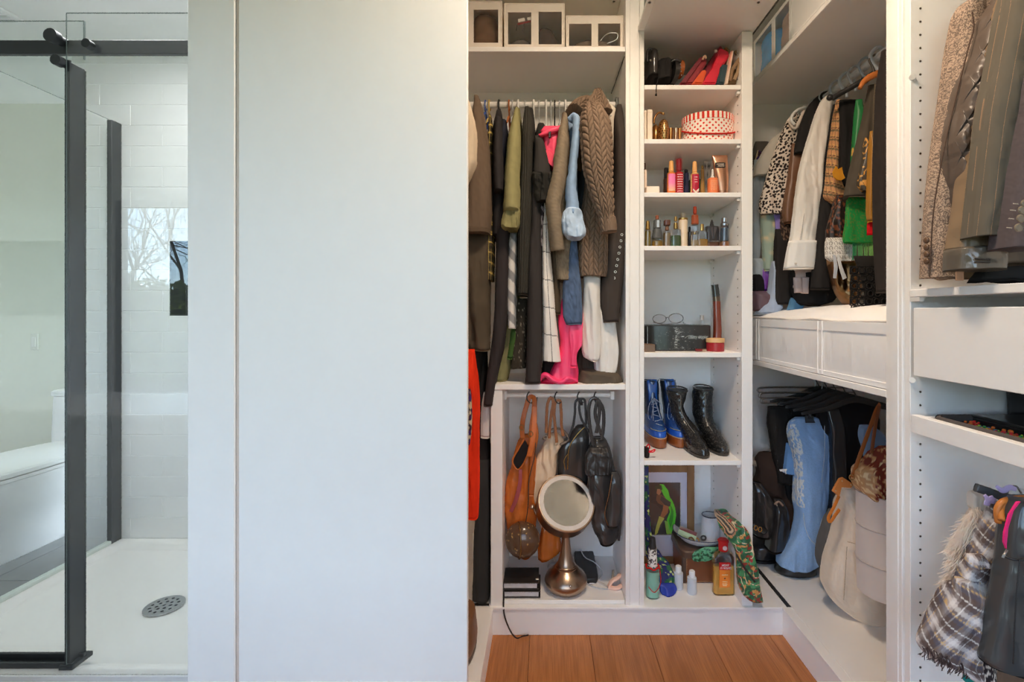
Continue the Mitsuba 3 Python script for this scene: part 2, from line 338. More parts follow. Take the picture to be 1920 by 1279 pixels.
# ------------------------------------------------------------------ shower
YT, ZR = 2.36, .06                       # tiled wall, tray rim
XG = -2.07                               # return pane
NX0, NZ0, NZ1 = PX(318, YT), PZ(592, YT), PZ(452, YT)
wt = struct('wall_shower', [box(-2.3, NX0, YT + .0015, YT + .12, 0, CEIL, 0), box(NX0, -1.4, YT + .0015, YT + .12, 0, NZ0, 0), box(NX0, -1.4, YT + .0015, YT + .12, NZ1, CEIL, 0), box(-1.4, -.87, YT + .0015, YT + .12, 0, CEIL, 0)], 'm_wall')
part(wt, 'niche', [box(NX0, -1.4, YT + .1, YT + .11, NZ0, NZ1, 0), box(NX0, NX0 + .004, YT + .001, YT + .1, NZ0, NZ1, 0), box(NX0, -1.4, YT + .001, YT + .1, NZ0, NZ0 + .004, 0), box(NX0, -1.4, YT + .001, YT + .1, NZ1 - .004, NZ1, 0)], 'm_gloss', S(58, 62, 64), label='dark recessed niche')
th_, tw_ = .1003, .305
for r in range(24):
    z0 = ZR + .003 + r * th_; z1 = min(z0 + th_, CEIL)
    x = -2.3 - (.15 if r % 2 else 0.0) - .02
    while x < -.88:
        a, b = max(x, -2.3), min(x + tw_, -.88)
        if b - a > .02:
            segs = [(a, b)]
            if z1 > NZ0 + .02 and z0 < NZ1 - .02: segs = [(a, min(b, NX0)), (max(a, -1.4), b)]
            for c, d in segs:
                if d - c > .015: part(wt, 'tile', box(c + .0012, d - .0012, YT, YT + .008, z0 + .0012, z1 - .0012, .0012), 'm_tile')
        x += tw_
# tray
gx, gy = np.linspace(-2.09, -.885, 120), np.linspace(1.475, YT, 90)
X, Y = np.meshgrid(gx, gy)
e = np.minimum(np.minimum(X + 2.09, -.885 - X), np.minimum(Y - 1.475, YT - Y))
Z = ZR - .024 * sstep(.035, .075, e) - .012 * sstep(.075, .5, e)
top = grid_mesh(st(X, Y, Z), closed=False, cap=False); top.invert()
tray = thing('shower_tray', 'white acrylic shower tray with a raised rim', 'shower tray')
part(tray, 'basin', top, 'm_satin', S(240, 238, 235), smooth=True)
part(tray, 'apron', box(-2.09, -.885, 1.468, 1.4755, 0, ZR, .002), 'm_satin', S(238, 238, 237))
dx, dy, dz = PX(308, 1.865), 1.865, .0275
dk = thing('shower_drain', 'round steel drain cover in the shower tray', 'drain')
g = Point(0, 0).buffer(.066, 24)
holes = [Point(.045 * math.cos(a), .045 * math.sin(a)).buffer(.0055, 6) for a in np.arange(12) * math.pi / 6] + [Point(.024 * math.cos(a), .024 * math.sin(a)).buffer(.0055, 6) for a in np.arange(7) * math.pi * 2 / 7] + [Point(0, 0).buffer(.005, 6)]
for h in holes: g = g.difference(h)
part(dk, 'grate', xf(trimesh.creation.extrude_polygon(g, .004, engine='earcut'), (dx, dy, dz + .004)), 'm_metal', S(178, 180, 180), smooth=False)
part(dk, 'sump', lathe([(0, 0), (.06, 0)], (dx, dy, dz + .005), 24), 'm_satin', S(28, 28, 28))
# glass
BLK = S(44, 47, 50)
def pane(x0, x1, y, z0, z1):
    return trimesh.Trimesh([(x0, y, z0), (x1, y, z0), (x1, y, z1), (x0, y, z1)], [(0, 1, 2), (0, 2, 3)])
EDGE = S(96, 108, 106)
fx = thing('fixed_shower_pane', 'clear fixed shower pane against the partition wall', 'glass pane')
zt = PZ(25, 1.495); xl = PX(125, 1.495)
part(fx, 'glass', pane(xl, -.886, 1.495, ZR, zt), 'm_shower_glass', smooth=False)
part(fx, 'edge', [box(xl - .0008, xl, 1.4935, 1.4965, ZR, zt, 0), box(xl, -.886, 1.4935, 1.4965, zt, zt + .0012, 0)], 'm_satin', EDGE)
part(fx, 'bolt', cyl(P(160, 80, 1.475), P(160, 80, 1.475) + [0, .0195, 0], .0135), 'm_satin', BLK)
sd = thing('sliding_shower_door', 'clear sliding shower door with black vertical edge bar', 'shower door')
xr = PX(158, 1.545); zt = PZ(40, 1.545)
part(sd, 'glass', pane(-2.06, xr, 1.545, ZR + .02, zt), 'm_shower_glass', smooth=False)
part(sd, 'edge', [box(xr, xr + .0015, 1.542, 1.548, PZ(112, 1.545), zt, 0), box(-2.06, xr, 1.5435, 1.5465, zt, zt + .0012, 0)], 'm_satin', EDGE)
part(sd, 'edge_bar', [box(-1.486, -1.4695, 1.50, 1.507, ZR - .005, PZ(112, 1.5)), box(-1.479, -1.471, 1.505, 1.553, ZR, PZ(115, 1.5)), box(-1.486, -1.4695, 1.55, 1.556, ZR, PZ(117, 1.5))], 'm_satin', BLK)
for (a, b, r) in ((93, 65, .0205), (103, 111, .016)):
    q = P(a, b, 1.475); k = part(sd, 'roller', [cyl(q, q + [0, .02, 0], r, 28), cyl(q + [0, .018, 0], q + [0, .05, 0], r * .72)], 'm_satin', BLK)
rk = thing('shower_rail', 'black flat rail carrying the sliding shower door', 'rail')
part(rk, 'bar', box(-2.09, -.886, 1.515, 1.53, PZ(101, 1.515), PZ(75, 1.515)), 'm_satin', BLK)
part(rk, 'wall_bracket', box(-1.01, -.886, 1.512, 1.533, PZ(74, 1.512) - .002, PZ(72, 1.512)), 'm_satin', BLK)
tk = thing('shower_door_track', 'black bottom track of the sliding shower door', 'track')
part(tk, 'rail', [box(-2.09, -1.462, 1.498, 1.508, ZR, ZR + .016), box(-2.09, -1.455, 1.53, 1.54, ZR, ZR + .024), box(-2.09, -1.46, 1.498, 1.54, ZR, ZR + .005)], 'm_satin', BLK)
part(tk, 'end_stop', box(-1.495, -1.452, 1.49, 1.56, ZR, ZR + .014), 'm_satin', BLK)
rp = thing('return_shower_pane', 'clear return shower pane beside the toilet', 'glass pane')
zt = PZ(233, YT)
part(rp, 'glass', trimesh.Trimesh([(XG, 1.555, ZR), (XG, YT - .004, ZR), (XG, YT - .004, zt), (XG, 1.555, zt)], [(0, 1, 2), (0, 2, 3)]), 'm_shower_glass', smooth=False)
part(rp, 'edge', box(XG - .001, XG + .001, 1.56, YT - .056, zt, zt + .0016, 0), 'm_satin', EDGE)
part(rp, 'wall_profile', box(XG - .012, XG + .012, 2.305, YT - .001, ZR, zt), 'm_satin', BLK)
part(rp, 'bottom_seal', box(XG - .012, XG + .012, 1.56, 2.304, ZR, ZR + .016), 'm_satin', S(214, 222, 216))
vk = thing('ceiling_vent', 'square white exhaust vent on the bathroom ceiling', 'vent')
part(vk, 'frame', [box(-2.42, -2.26, 1.95, 2.12, CEIL - .012, CEIL)], 'm_satin', S(236, 236, 236))
for i in range(5): part(vk, 'slat', box(-2.40, -2.28, 1.965 + i * .03, 1.98 + i * .03, CEIL - .017, CEIL - .011), 'm_satin', S(216, 218, 218))

# toilet
tl = thing('toilet', 'white one-piece toilet behind the shower glass', 'toilet')
TX = -2.62
part(tl, 'bowl', loft([(0, TX, 2.4, .13, .42, .8), (.02, TX, 2.4, .135, .43, .8), (.15, TX, 2.4, .15, .45, .8), (.28, TX, 2.4, .185, .48, .85), (.37, TX, 2.4, .2, .495, .9), (.385, TX, 2.4, .2, .495, .9)], m=24, n=48), 'm_gloss', S(240, 240, 240), smooth=True)
part(tl, 'seat', loft([(.386, TX, 2.36, .2, .46, .9), (.39, TX, 2.36, .204, .465, .9), (.402, TX, 2.36, .204, .465, .9), (.404, TX, 2.36, .2, .46, .9)], n=48), 'm_gloss', S(236, 236, 235))
part(tl, 'lid', loft([(.407, TX, 2.36, .2, .46, .9), (.411, TX, 2.36, .205, .467, .9), (.428, TX, 2.36, .205, .467, .9), (.436, TX, 2.36, .195, .455, .9)], n=48), 'm_gloss', S(240, 240, 239))
part(tl, 'tank', loft([(.36, TX, 2.83, .19, .1, .35), (.5, TX, 2.83, .186, .1, .35), (.685, TX, 2.83, .178, .098, .35)], n=40), 'm_gloss', S(240, 240, 240))
part(tl, 'tank_lid', loft([(.688, TX, 2.83, .182, .102, .35), (.69, TX, 2.83, .187, .106, .35), (.71, TX, 2.83, .187, .106, .35), (.718, TX, 2.83, .178, .098, .35)], n=40), 'm_gloss', S(240, 240, 239))
sw = thing('wall_socket', 'white wall socket above the toilet tank', 'socket')
q = P(65, 641, 2.945)
part(sw, 'plate', box(q[0] - .024, q[0] + .024, 2.94, 2.95, q[2] - .05, q[2] + .05, .003), 'm_satin', S(222, 222, 210))
part(sw, 'rocker', box(q[0] - .012, q[0] + .012, 2.936, 2.942, q[2] - .03, q[2] + .03, .002), 'm_satin', S(230, 230, 222))
# vanity, mirrored in the glass
vn = thing('vanity', 'white vanity with countertop seen mirrored in the shower glass', 'vanity')
part(vn, 'countertop', box(-2.35, -1.36, .55, 1.1, .735, .76, .003), 'm_gloss', S(238, 239, 240))
part(vn, 'cabinet', box(-2.33, -1.38, .57, 1.09, .25, .735), 'm_satin', S(220, 220, 220))
for i in range(2): part(vn, 'drawer', box(-2.32, -1.39, .552, .57, .27 + i * .235, .49 + i * .235), 'm_satin', S(224, 224, 224))
# ------------------------------------------------------------------ the cabinets
CAB = 'm_cabinet'
def shelfbox(px0, px1, pyt, th=.0175, Yf=Y0, Yb=YB, b=.0012):
    zt = PZ(pyt, Yf); return box(PX(px0, Yf), PX(px1, Yf), Yf, Yb, zt - th, zt, b)
XM0, XM1 = PX(1208, Y0), PX(1391, Y0)
ZS = 2.176
SOF = ZS
def holes_mesh(pts, axis, r=.0026):
    """Dark bores set in a panel; axis x or y is the way they go in."""
    out = []
    for p in pts:
        p = np.array(p, float); d = np.array([.0006, 0, 0]) if axis == 'x' else np.array([0, .0006, 0])
        out.append(tube([p - d, p + d], r, n=8, ref=(0, 0, 1)))
    return out
def bracket(parent, x, y, z, s=-1):
    part(parent, 'shelf_pin', [box(x, x + s * .012, y, y + .02, z - .012, z - .0005), cyl((x, y + .01, z - .006), (x + s * .006, y + .01, z - .006), .005, 10)], 'm_satin', S(226, 224, 220))

# middle tower
tw = thing('shelf_tower', 'narrow white shelf tower with seven tiers of shoes, bottles and bags', 'shelving')
part(tw, 'side_panel', box(PX(1199.5, Y0), XM0, Y0, YB, .0, 2.378), CAB)
part(tw, 'side_panel', box(XM1, PX(1411.5, Y0), Y0, YB, .0, SOF - .002), CAB)
part(tw, 'back_panel', box(XM0, XM1, YB, YB + .006, 0, SOF, 0), CAB)
SH = [159, 260.6, 360.8, 461, 661.5, 863.8]
SZ = [PZ(q, Y0 + .004) for q in SH]
for z in SZ:
    sk = part(tw, 'shelf', box(XM0 + .0008, XM1 - .0008, Y0 + .004, YB - .001, z - .0172, z), CAB)
    bracket(sk, XM1 - .001, Y0 + .012, z - .0172); bracket(sk, XM1 - .001, YB - .04, z - .0172)
part(tw, 'base', box(XM0, .8825, Y0 + .002, YB, ZB - .02, ZB), CAB)
zz = np.arange(ZB + .06, 2.14, .032)
zz = [z for z in zz if all(not (s - .022 < z < s + .004) for s in SZ)]
part(tw, 'pin_holes', holes_mesh([(XM1, Y0 + .037, z) for z in zz] + [(XM1, YB - .037, z) for z in zz], 'x'), 'm_satin', S(96, 90, 84), kind='stuff')

# wardrobe on the left of the tower
XA0, XA1 = XL - .55, PX(1173, Y0)
wd = thing('corner_wardrobe', 'white open wardrobe with a hanging rail left of the shelf tower', 'wardrobe')
part(wd, 'side_panel', box(XA1, PX(1181, Y0), Y0, YB, 0, 2.378), CAB)
part(wd, 'filler_strip', box(PX(1181.3, Y0), PX(1199.2, Y0), Y0 + .003, Y0 + .02, ZB - .02, 2.378), CAB)
part(wd, 'back_panel', box(XA0, XA1, YB, YB + .006, 0, 2.378, 0), CAB)
part(wd, 'top_panel', box(XA0, XA1 - .001, Y0, YB, 2.36, 2.378), CAB)
part(wd, 'screw_hole', holes_mesh([(PX(1151, 1.873), 1.873, 2.36)], 'x', .005) and [tube([(PX(1151, 1.873), 1.873, 2.3594), (PX(1151, 1.873), 1.873, 2.361)], .005, n=8)], 'm_satin', S(60, 54, 48))
part(wd, 'shelf', shelfbox(780, 1172.5, 87.5), CAB)
zrail, yrail = PZ(197, 1.93), 1.93
part(wd, 'clothes_rail', tube([(XA0 + .01, yrail, zrail), (XA1 - .001, yrail, zrail)], .0125, n=16, ref=(0, 0, 1)), 'm_satin', S(236, 232, 226))
part(wd, 'rail_holder', [box(XA1 - .012, XA1, yrail - .016, yrail + .016, zrail - .02, zrail + .025)], 'm_satin', S(60, 66, 60))
part(wd, 'base', box(XA0, XA1, Y0 + .002, YB, ZB - .02, ZB), CAB)
part(wd, 'brace_wire', tube([P(1171, 106, 1.77), P(1146, 176, 2.07)], .0016, n=6), 'm_satin', S(52, 50, 46))
# lower cubby with hanging bags
cb = thing('bag_cubby', 'white lower cubby with hanging handbags under the clothes', 'cabinet')
XC0 = PX(920, Y0); ZCt = PZ(720.5, Y0)
part(cb, 'side_panel', box(XC0, PX(942, Y0), Y0, YB - .001, ZB, ZCt - .0205), CAB)
part(cb, 'top_panel', box(XC0, XA1 - .001, Y0 - .004, YB - .001, ZCt - .02, ZCt), CAB)
part(cb, 'bottom_panel', box(PX(942.5, Y0), XA1 - .001, Y0 + .01, YB - .001, ZB + .0005, ZB + .014), CAB)
part(cb, 'bag_rail', tube([(PX(944, 1.86), 1.86, PZ(741, 1.86)), (PX(1150, 1.86), 1.86, PZ(741, 1.86))], .009, n=14, ref=(0, 0, 1)), 'm_satin', S(232, 230, 226))
for a, b in ((944, 950), (1145, 1152)): part(cb, 'rail_holder', pbox(a, b, 734, 750, 1.845, 1.875), 'm_satin', S(226, 224, 220))

# soffit boards over the whole closet
so = thing('closet_top_board', 'white top board over the shelf tower', 'panel')
part(so, 'board', [box(XM0 + .0005, .7565, 1.57, YB, SOF, SOF + .014), box(.334, XM0 + .0005, 1.57, Y0 - .001, SOF, SOF + .014)], CAB)
part(so, 'screw_holes', [tube([(PX(a, y), y, SOF - .0006), (PX(a, y), y, SOF + .0006)], .005, n=8) for a, y in ((1218, 1.59), (1422, 1.59))], 'm_satin', S(60, 54, 48), kind='stuff')

# left run: end panel towards the camera, base, back
lr = thing('wardrobe_end_panel', 'tall plain white end panel between the bathroom and the closet', 'panel')
part(lr, 'panel', box(PX(447.5, YP), PX(876, YP), YP, YP + .02, .0, CEIL - .001, .0012), 'm_panel')
lw = thing('left_wardrobe', 'white wardrobe base behind the tall end panel', 'wardrobe')
part(lw, 'base', box(XL - .55, XL - .012, YP + .021, Y0 - .002, ZB - .02, ZB), CAB)
part(lw, 'back_panel', box(XL - .56, XL - .551, YP + .021, YB, 0, 2.378, 0), CAB)
part(lw, 'joint_strip', box(PX(874, 1.752), PX(917, 1.752), 1.7505, 1.763, ZB, ZB + .0012, 0), 'm_satin', S(40, 38, 36))
part(lw, 'top_shelf', box(XL - .55, XL, YP + .021, Y0 - .002, 2.36, 2.378), CAB)
# plinths
kp = thing('plinth', 'white plinth along the oak floor under the shelf tower and bag cubby', 'plinth')
part(kp, 'board', box(XL - .01, XR + .01, Y0 - .006, Y0 + .012, 0, ZB - .008), CAB)
part(kp, 'cap', box(XL - .012, XR - .0025, Y0 - .012, Y0 + .004, ZB - .008, ZB + .0005), CAB)
kl = thing('plinth', 'white plinth on the left side of the oak floor', 'plinth')
part(kl, 'board', box(XL - .012, XL, YP + .021, Y0 - .007, 0, ZB - .006), CAB)
part(kl, 'cap', box(XL - .03, XL + .002, YP + .021, Y0 - .013, ZB - .006, ZB), CAB)
kr = thing('plinth', 'white plinth on the right side of the oak floor', 'plinth')
part(kr, 'board', box(XR, XR + .012, .5, Y0 - .007, 0, ZB - .006), CAB)
part(kr, 'cap', box(XR - .002, XR + .0305, .5, Y0 + .0015, ZB - .006, ZB), CAB)

# right corner wardrobe (runs towards the camera)
YPO0, YPO1 = 1.135, 1.215
XRB = 1.43
rw = thing('right_wardrobe', 'white open corner wardrobe with crowded clothes right of the shelf tower', 'wardrobe')
zsh = ZC - .243 * XR - .004; ztop = ZC + .93
part(rw, 'shelf', box(XR, XRB, YPO1, YB + .09, zsh - .002, zsh + .0165), CAB)
part(rw, 'top_shelf', box(XR, XRB, YPO1, YB + .09, ztop, ztop + .0175), CAB)
part(rw, 'base', box(XR + .03, XRB, YPO1, YB + .09, ZB - .02, ZB), CAB)
part(rw, 'back_panel', [box(XRB, XRB + .006, YPO1, YB + .1, 0, 2.378, 0), box(PX(1411.5, Y0), XRB, YB + .09, YB + .096, 0, 2.378, 0)], CAB)
part(rw, 'side_panel', box(XR, XRB, YPO1 - .02, YPO1, 0, 2.378), CAB)
part(rw, 'post', [box(XR - .004, XR + .02, YPO0 + .019, YPO1 - .021, 0, SOF + .25), box(XR - .006, XR + .004, YPO0 + .03, YPO1 - .03, 0, SOF + .25)], CAB)
part(rw, 'clothes_rail', tube([(1.1, YPO1, 2.005), (1.1, YB + .09, 2.005)], .0125, n=14, ref=(0, 0, 1)), 'm_satin', S(216, 222, 226))
zlr = zsh - .035
part(rw, 'lower_rail', tube([(1.14, YPO1, zlr), (1.14, YB + .09, zlr)], .0125, n=14, ref=(0, 0, 1)), 'm_satin', S(216, 222, 226))
part(rw, 'joint_strip', box(.868, .883, Y0 - .008, YB, ZB + .0002, ZB + .0014, 0), 'm_satin', S(44, 42, 40))
part(rw, 'top_board', box(.86, XRB, YPO1, YB + .09, 2.36, 2.378), CAB)
part(so, 'edge_strip', box(.7568, .7625, 1.56, YB, SOF + .0005, SOF + .018, 0), 'm_satin', S(64, 66, 62))
# near right unit
nw = thing('near_wardrobe', 'white wardrobe with jackets and a drawer at the right edge', 'wardrobe')
YN = YPO0 + .018
part(nw, 'side_panel', box(XR + .001, XRB, YPO0, YN, 0, SOF + .25), CAB)
part(nw, 'back_panel', box(XRB, XRB + .006, .1, YPO0, 0, SOF + .25, 0), CAB)
zns = ZC + 43 * 1.13 / F
part(nw, 'shelf', box(XR - .001, XRB, .25, YPO0 - .0005, zns - .0178, zns), CAB)
part(nw, 'drawer_front', box(XR - .002, XR + .016, .25, 1.122, ZC - .146, ZC + .0105), CAB)
part(nw, 'drawer_box', box(XR + .017, XRB - .03, .28, 1.105, ZC - .14, ZC - .05), CAB)
part(nw + '__drawer_box', 'drawer_runner', box(XR + .02, XRB - .05, 1.106, 1.134, ZC - .15, ZC - .135), 'm_metal', S(120, 120, 118))
part(nw, 'pullout_tray', [box(XR - .006, XR + .014, .25, 1.124, ZC - .277, ZC - .236), box(XR + .014, XRB - .03, .25, 1.124, ZC - .277, ZC - .262), box(XR + .014, XRB - .03, 1.112, 1.124, ZC - .262, ZC - .24)], CAB)
part(nw + '__pullout_tray', 'tray_runner', box(XR + .03, XRB - .05, 1.1245, 1.1345, ZC - .282, ZC - .268), 'm_metal', S(130, 128, 124))
hz = [1.16 + (586 - (15.5 + 24.75 * k)) * 1.134 / F for k in range(23)] + [PZ(y, 1.134) for y in (735, 760, 833, 857, 882, 908, 932, 957, 981, 1006, 1031, 1056, 1080, 1105, 1130, 1154, 1178, 1203, 1227, 1252, 1277)]
part(nw, 'pin_holes', holes_mesh([(PX(1725.5, YPO0), YPO0, z) for z in hz], 'y', .0026), 'm_satin', S(66, 58, 50), kind='stuff')
for y in (144.5, 713): part(nw, 'cover_cap', cyl(P(1710.5, y, YPO0 - .004), P(1710.5, y, YPO0 + .001), .0065, 16), 'm_satin', S(226, 220, 212))
part(nw, 'shelf_bracket', [prism([(1724, 557), (1738, 557), (1731, 565), (1724, 565)], YPO0 - .03, YPO0 - .001)], 'm_satin', S(214, 210, 205))
part(nw, 'clothes_rail', tube([(1.12, .1, 2.2), (1.12, YPO0, 2.2)], .0125, n=12, ref=(0, 0, 1)), 'm_satin', S(216, 222, 226))
part(nw, 'lower_rail', tube([(1.1, .1, ZC - .42), (1.1, YPO0, ZC - .42)], .0125, n=12, ref=(0, 0, 1)), 'm_satin', S(216, 222, 226))
# ------------------------------------------------------------------ clothes on the rail left of the tower
FAB, SAT, GLS, MET = 'm_fabric', 'm_satin', 'm_gloss', 'm_metal'
LR = 'clothes hanging in the wardrobe left of the shelf tower'
RR = 'clothes hanging in the right corner wardrobe'
def cloth(name, label, cat_, rows, Y, col, mat=FAB, group=None, **k):
    t = thing(name, label, cat_, group); part(t, 'body', drape(rows, Y, col=col, **k), mat, smooth=True); return t
def sleeve(t, pts, r, col, mat=FAB, ry=None, name='sleeve', n=18, fold=.004, seed=1, m=40, label=None):
    """pts are (px, py, Y); r are half widths in pixels at their Y."""
    q = spl([P(*p) for p in pts], m); s = pts[0][2] / F
    mesh = tube(q, np.array(r) * s, None if ry is None else np.array(ry) * s, n=n, fold=fold, seed=seed)
    return part(t, name, mesh, mat, vmottle(col, .12, .012, seed) if not callable(col) else col, smooth=True, label=label)
def hook_x(name, label, px, Y, pyneck, col, mat=SAT, r=.0022, pytop=None, arms=.16):
    """A hanger on the rail that runs left to right: we see it edge on."""
    t = thing(name, label, 'hanger', 'clothes hangers on the left rail')
    x = PX(px, yrail); zt_ = zrail + .0125 + r
    pts = [(x, yrail + .024, zrail - .012), (x, yrail + .026, zrail + .004), (x, yrail, zt_), (x, yrail - .026, zrail + .004), (x, yrail - .02, zrail - .03), (x, yrail, PZ(pyneck, yrail) + .01), (x, yrail, PZ(pyneck, yrail))]
    part(t, 'hook', tube(spl(pts, 30), r, n=8, ref=(1, 0, 0)), mat, col, smooth=True)
    zn = PZ(pyneck, yrail)
    part(t, 'shoulders', tube(spl([(x, yrail - arms * .7, zn - .06), (x, yrail - arms * .35, zn - .02), (x, yrail, zn), (x, yrail + .07, zn - .03)], 20), [.003, .005, .005], n=8, ref=(1, 0, 0)), mat, col, smooth=True)
    return t
WHT, BK, STL = S(236, 234, 230), S(34, 33, 33), S(190, 192, 194)
for px, c, lab, r, yn in ((936, BK, 'black plastic hanger of the black blazer', .0034, 225), (962, STL, 'grey wire hanger of the olive shirt', .0018, 222), (972, WHT, 'white plastic hanger behind the olive shirt', .0034, 215), (1001, WHT, 'white plastic hanger beside the black ribbed tops', .0036, 235), (1024, WHT, 'white plastic hanger over the black lace blouse', .0036, 240),
                          (1033, STL, 'silver wire hanger over the pink top', .0016, 238), (1040, BK, 'black clip hanger holding the pink top', .0022, 240), (1060, WHT, 'white plastic hanger of the tweed cardigan', .0036, 222), (1081, WHT, 'white plastic hanger of the denim jacket', .0032, 225), (1139, WHT, 'white plastic hanger of the white blouses', .0034, 210), (1011, STL, 'thin wire hanger between the black tops and lace blouse', .0014, 240), (1049, STL, 'thin wire hanger between the pink top and tweed cardigan', .0014, 235),
                          (918, S(196, 168, 96), 'tan hanger of the yellow plaid shirt', .003, 225), (911, S(40, 80, 170), 'blue hanger beside the brown sweater', .0024, 215), (985, STL, 'thin wire hanger of the black ribbed top', .0014, 225), (955, S(168, 92, 40), 'amber wooden hanger beside the olive shirt', .003, 222)):
    hook_x('clothes_hanger', lab, px, 1.9, yn, c, r=r)

BRN = S(104, 88, 74)
t = cloth('jacket', 'cream jacket sleeve at the far left edge of the clothes rail', 'jacket', [(188, 866, 878), (215, 866, 887), (255, 866, 893), (300, 866, 893), (330, 866, 882), (345, 866, 874)], 1.60, mottle(S(205, 188, 165), .06), d=.1, amp=.008, seed=3, wrk=.004, group=LR)
t = cloth('sweater', 'long brown knit sweater beside the cream jacket', 'sweater', [(184, 889, 898), (205, 888, 905), (260, 884, 915), (320, 880, 921), (380, 876, 922), (442, 874, 918)], 1.72, mottle(BRN, .12, .004), d=.16, amp=.006, seed=4, group=LR)
part(t, 'hem', drape([(433, 873, 919), (441, 873, 919)], 1.718, d=.166, amp=.004, seed=4, res=.004, top=1), FAB, S(92, 77, 64), smooth=True)
t = cloth('trousers', 'dark brown trousers hanging under the brown sweater', 'trousers', [(425, 870, 917), (520, 872, 917), (600, 874, 918), (656, 884, 918)], 1.76, mottle(S(84, 74, 62), .2, .03), d=.14, amp=.014, fw=.026, seed=5, wrk=.004, group=LR)
t = cloth('trousers', 'black trousers with cuffs below the brown trousers', 'trousers', [(600, 870, 912), (680, 872, 905), (730, 874, 900)], 1.80, S(42, 40, 38), d=.12, amp=.012, seed=6, group=LR)
def plaid_y(X, Z, v):
    c = np.ones(X.shape + (3,)) * S(74, 66, 52)
    k = (Z / .036) % 1
    c = mixc(c, S(205, 175, 95), ((k < .1) | ((k > .2) & (k < .28))) * .85); c = mixc(c, S(38, 36, 34), ((k > .5) & (k < .8)) * .7)
    return mixc(c, S(215, 185, 100), ((X / .012) % 1 < .12) * .5)
cloth('shirt', 'yellow and black plaid shirt seen as a thin strip', 'shirt', [(218, 917, 921), (260, 916, 927), (400, 915, 927), (528, 914, 925)], 1.80, plaid_y, d=.14, amp=.003, seed=7, res=.004, group=LR)
t = cloth('blazer', 'black blazer left of the olive shirt', 'blazer', [(212, 930, 940), (240, 926, 944), (320, 925, 947), (450, 925, 953)], 1.83, S(48, 45, 46), d=.2, amp=.006, seed=8, group=LR)
sleeve(t, [(935, 222, 1.73), (934, 290, 1.71), (936, 360, 1.71)], [6, 9.5, 9], S(50, 47, 48), ry=[12, 22, 20], seed=2)
t = cloth('dress', 'navy dress between the blazer and the olive shirt', 'dress', [(230, 941, 950), (300, 940, 955), (420, 938, 955)], 1.86, S(44, 46, 58), d=.2, amp=.005, seed=9, group=LR)
t = cloth('trousers', 'long black trousers reaching below the cubby top', 'trousers', [(360, 930, 954), (450, 931, 955), (560, 929, 953), (640, 922, 947), (700, 914, 934), (760, 908, 925)], 1.77, S(56, 51, 52), d=.1, amp=.006, seed=10, group=LR)
OLV = S(146, 140, 98)
t = cloth('shirt', 'olive green shirt with a rolled sleeve', 'shirt', [(207, 966, 975), (240, 958, 979), (320, 952, 980), (400, 950, 978), (600, 944, 972), (712, 925, 952)], 1.87, mottle(OLV * .75, .15, .02), d=.14, amp=.006, seed=11, wrk=.003, group=LR)
sleeve(t, [(969, 208, 1.78), (965, 260, 1.74), (961, 330, 1.72), (960, 400, 1.71)], [4, 12, 14, 16], OLV, ry=[12, 26, 28, 30], fold=.003, seed=3)
part(t, 'rolled_cuff', drape([(392, 948, 974), (402, 943, 976), (416, 940, 976), (426, 941, 974), (432, 947, 970)], 1.71, d=.1, amp=.012, fw=.02, seed=4, wrk=.005, res=.004, nu=90, top=1, col=mottle(OLV * .85, .2, .012)), FAB, smooth=True)
part(t, 'sleeve_tab', tube([P(962, 358, 1.668), P(959, 390, 1.66)], .005, .0015, n=8), FAB, OLV * .9)
part(t, 'button', lathe([(0, -.001), (.004, -.001), (.004, .001), (0, .001)], n=12).apply_transform(trimesh.transformations.rotation_matrix(math.pi / 2, (1, 0, 0))).apply_translation(P(957, 356, 1.664)), SAT, S(60, 52, 40))
def stripe_w(X, Z, v):
    return mixc(np.ones(X.shape + (3,)) * S(226, 220, 214), S(150, 148, 150), ((Z + X * .9) / .075) % 1 < .45)
cloth('shirt', 'white and grey wide striped shirt below the olive sleeve', 'shirt', [(425, 957, 970), (500, 953, 970), (560, 952, 969), (617, 954, 968)], 1.79, stripe_w, d=.08, amp=.004, seed=12, res=.005, group=LR)
cloth('dress', 'bright green dress hem above the cubby top', 'dress', [(610, 958, 972), (650, 952, 970), (672, 950, 962)], 1.82, S(70, 98, 50), d=.06, amp=.006, seed=13, group=LR)
cloth('trousers', 'thin white piped trousers below the striped shirt', 'trousers', [(600, 948, 953), (660, 940, 950), (713, 925, 938)], 1.84, S(205, 200, 195), d=.05, amp=.003, seed=14, group=LR)
def ribs(p=.009, a=.0022):
    return lambda X, Z, v: a * np.sin(X / p * 2 * np.pi)
t = cloth('sweater', 'black ribbed sweater right of the olive shirt', 'sweater', [(206, 984, 993), (240, 980, 1000), (330, 977, 1001), (450, 972, 997), (556, 971, 992)], 1.80, S(58, 56, 51), d=.2, amp=.004, seed=15, nu=130, disp=ribs(), group=LR)
t = cloth('sweater', 'charcoal sweater beside the black ribbed sweater', 'sweater', [(208, 991, 1000), (250, 994, 1004), (330, 994, 1006), (420, 992, 1008), (520, 984, 1004)], 1.84, S(48, 46, 44), d=.18, amp=.006, seed=16, group=LR)
cloth('skirt', 'dark spotted skirt reaching the cubby top', 'skirt', [(560, 968, 990), (640, 962, 988), (690, 957, 986)], 1.83, lambda X, Z, v: np.where((fbm(st(X / .004, Z / .004, 0 * X), 1, 7) > .86)[..., None], S(150, 140, 125), S(62, 56, 48)), d=.1, amp=.006, seed=17, res=.006, nu=70, group=LR)
t = cloth('dress', 'long black dress in the middle of the clothes rail', 'dress', [(260, 1000, 1012), (400, 996, 1016), (500, 990, 1017), (640, 988, 1017), (716, 985, 1014)], 1.78, S(58, 54, 53), d=.14, amp=.004, seed=18, group=LR)
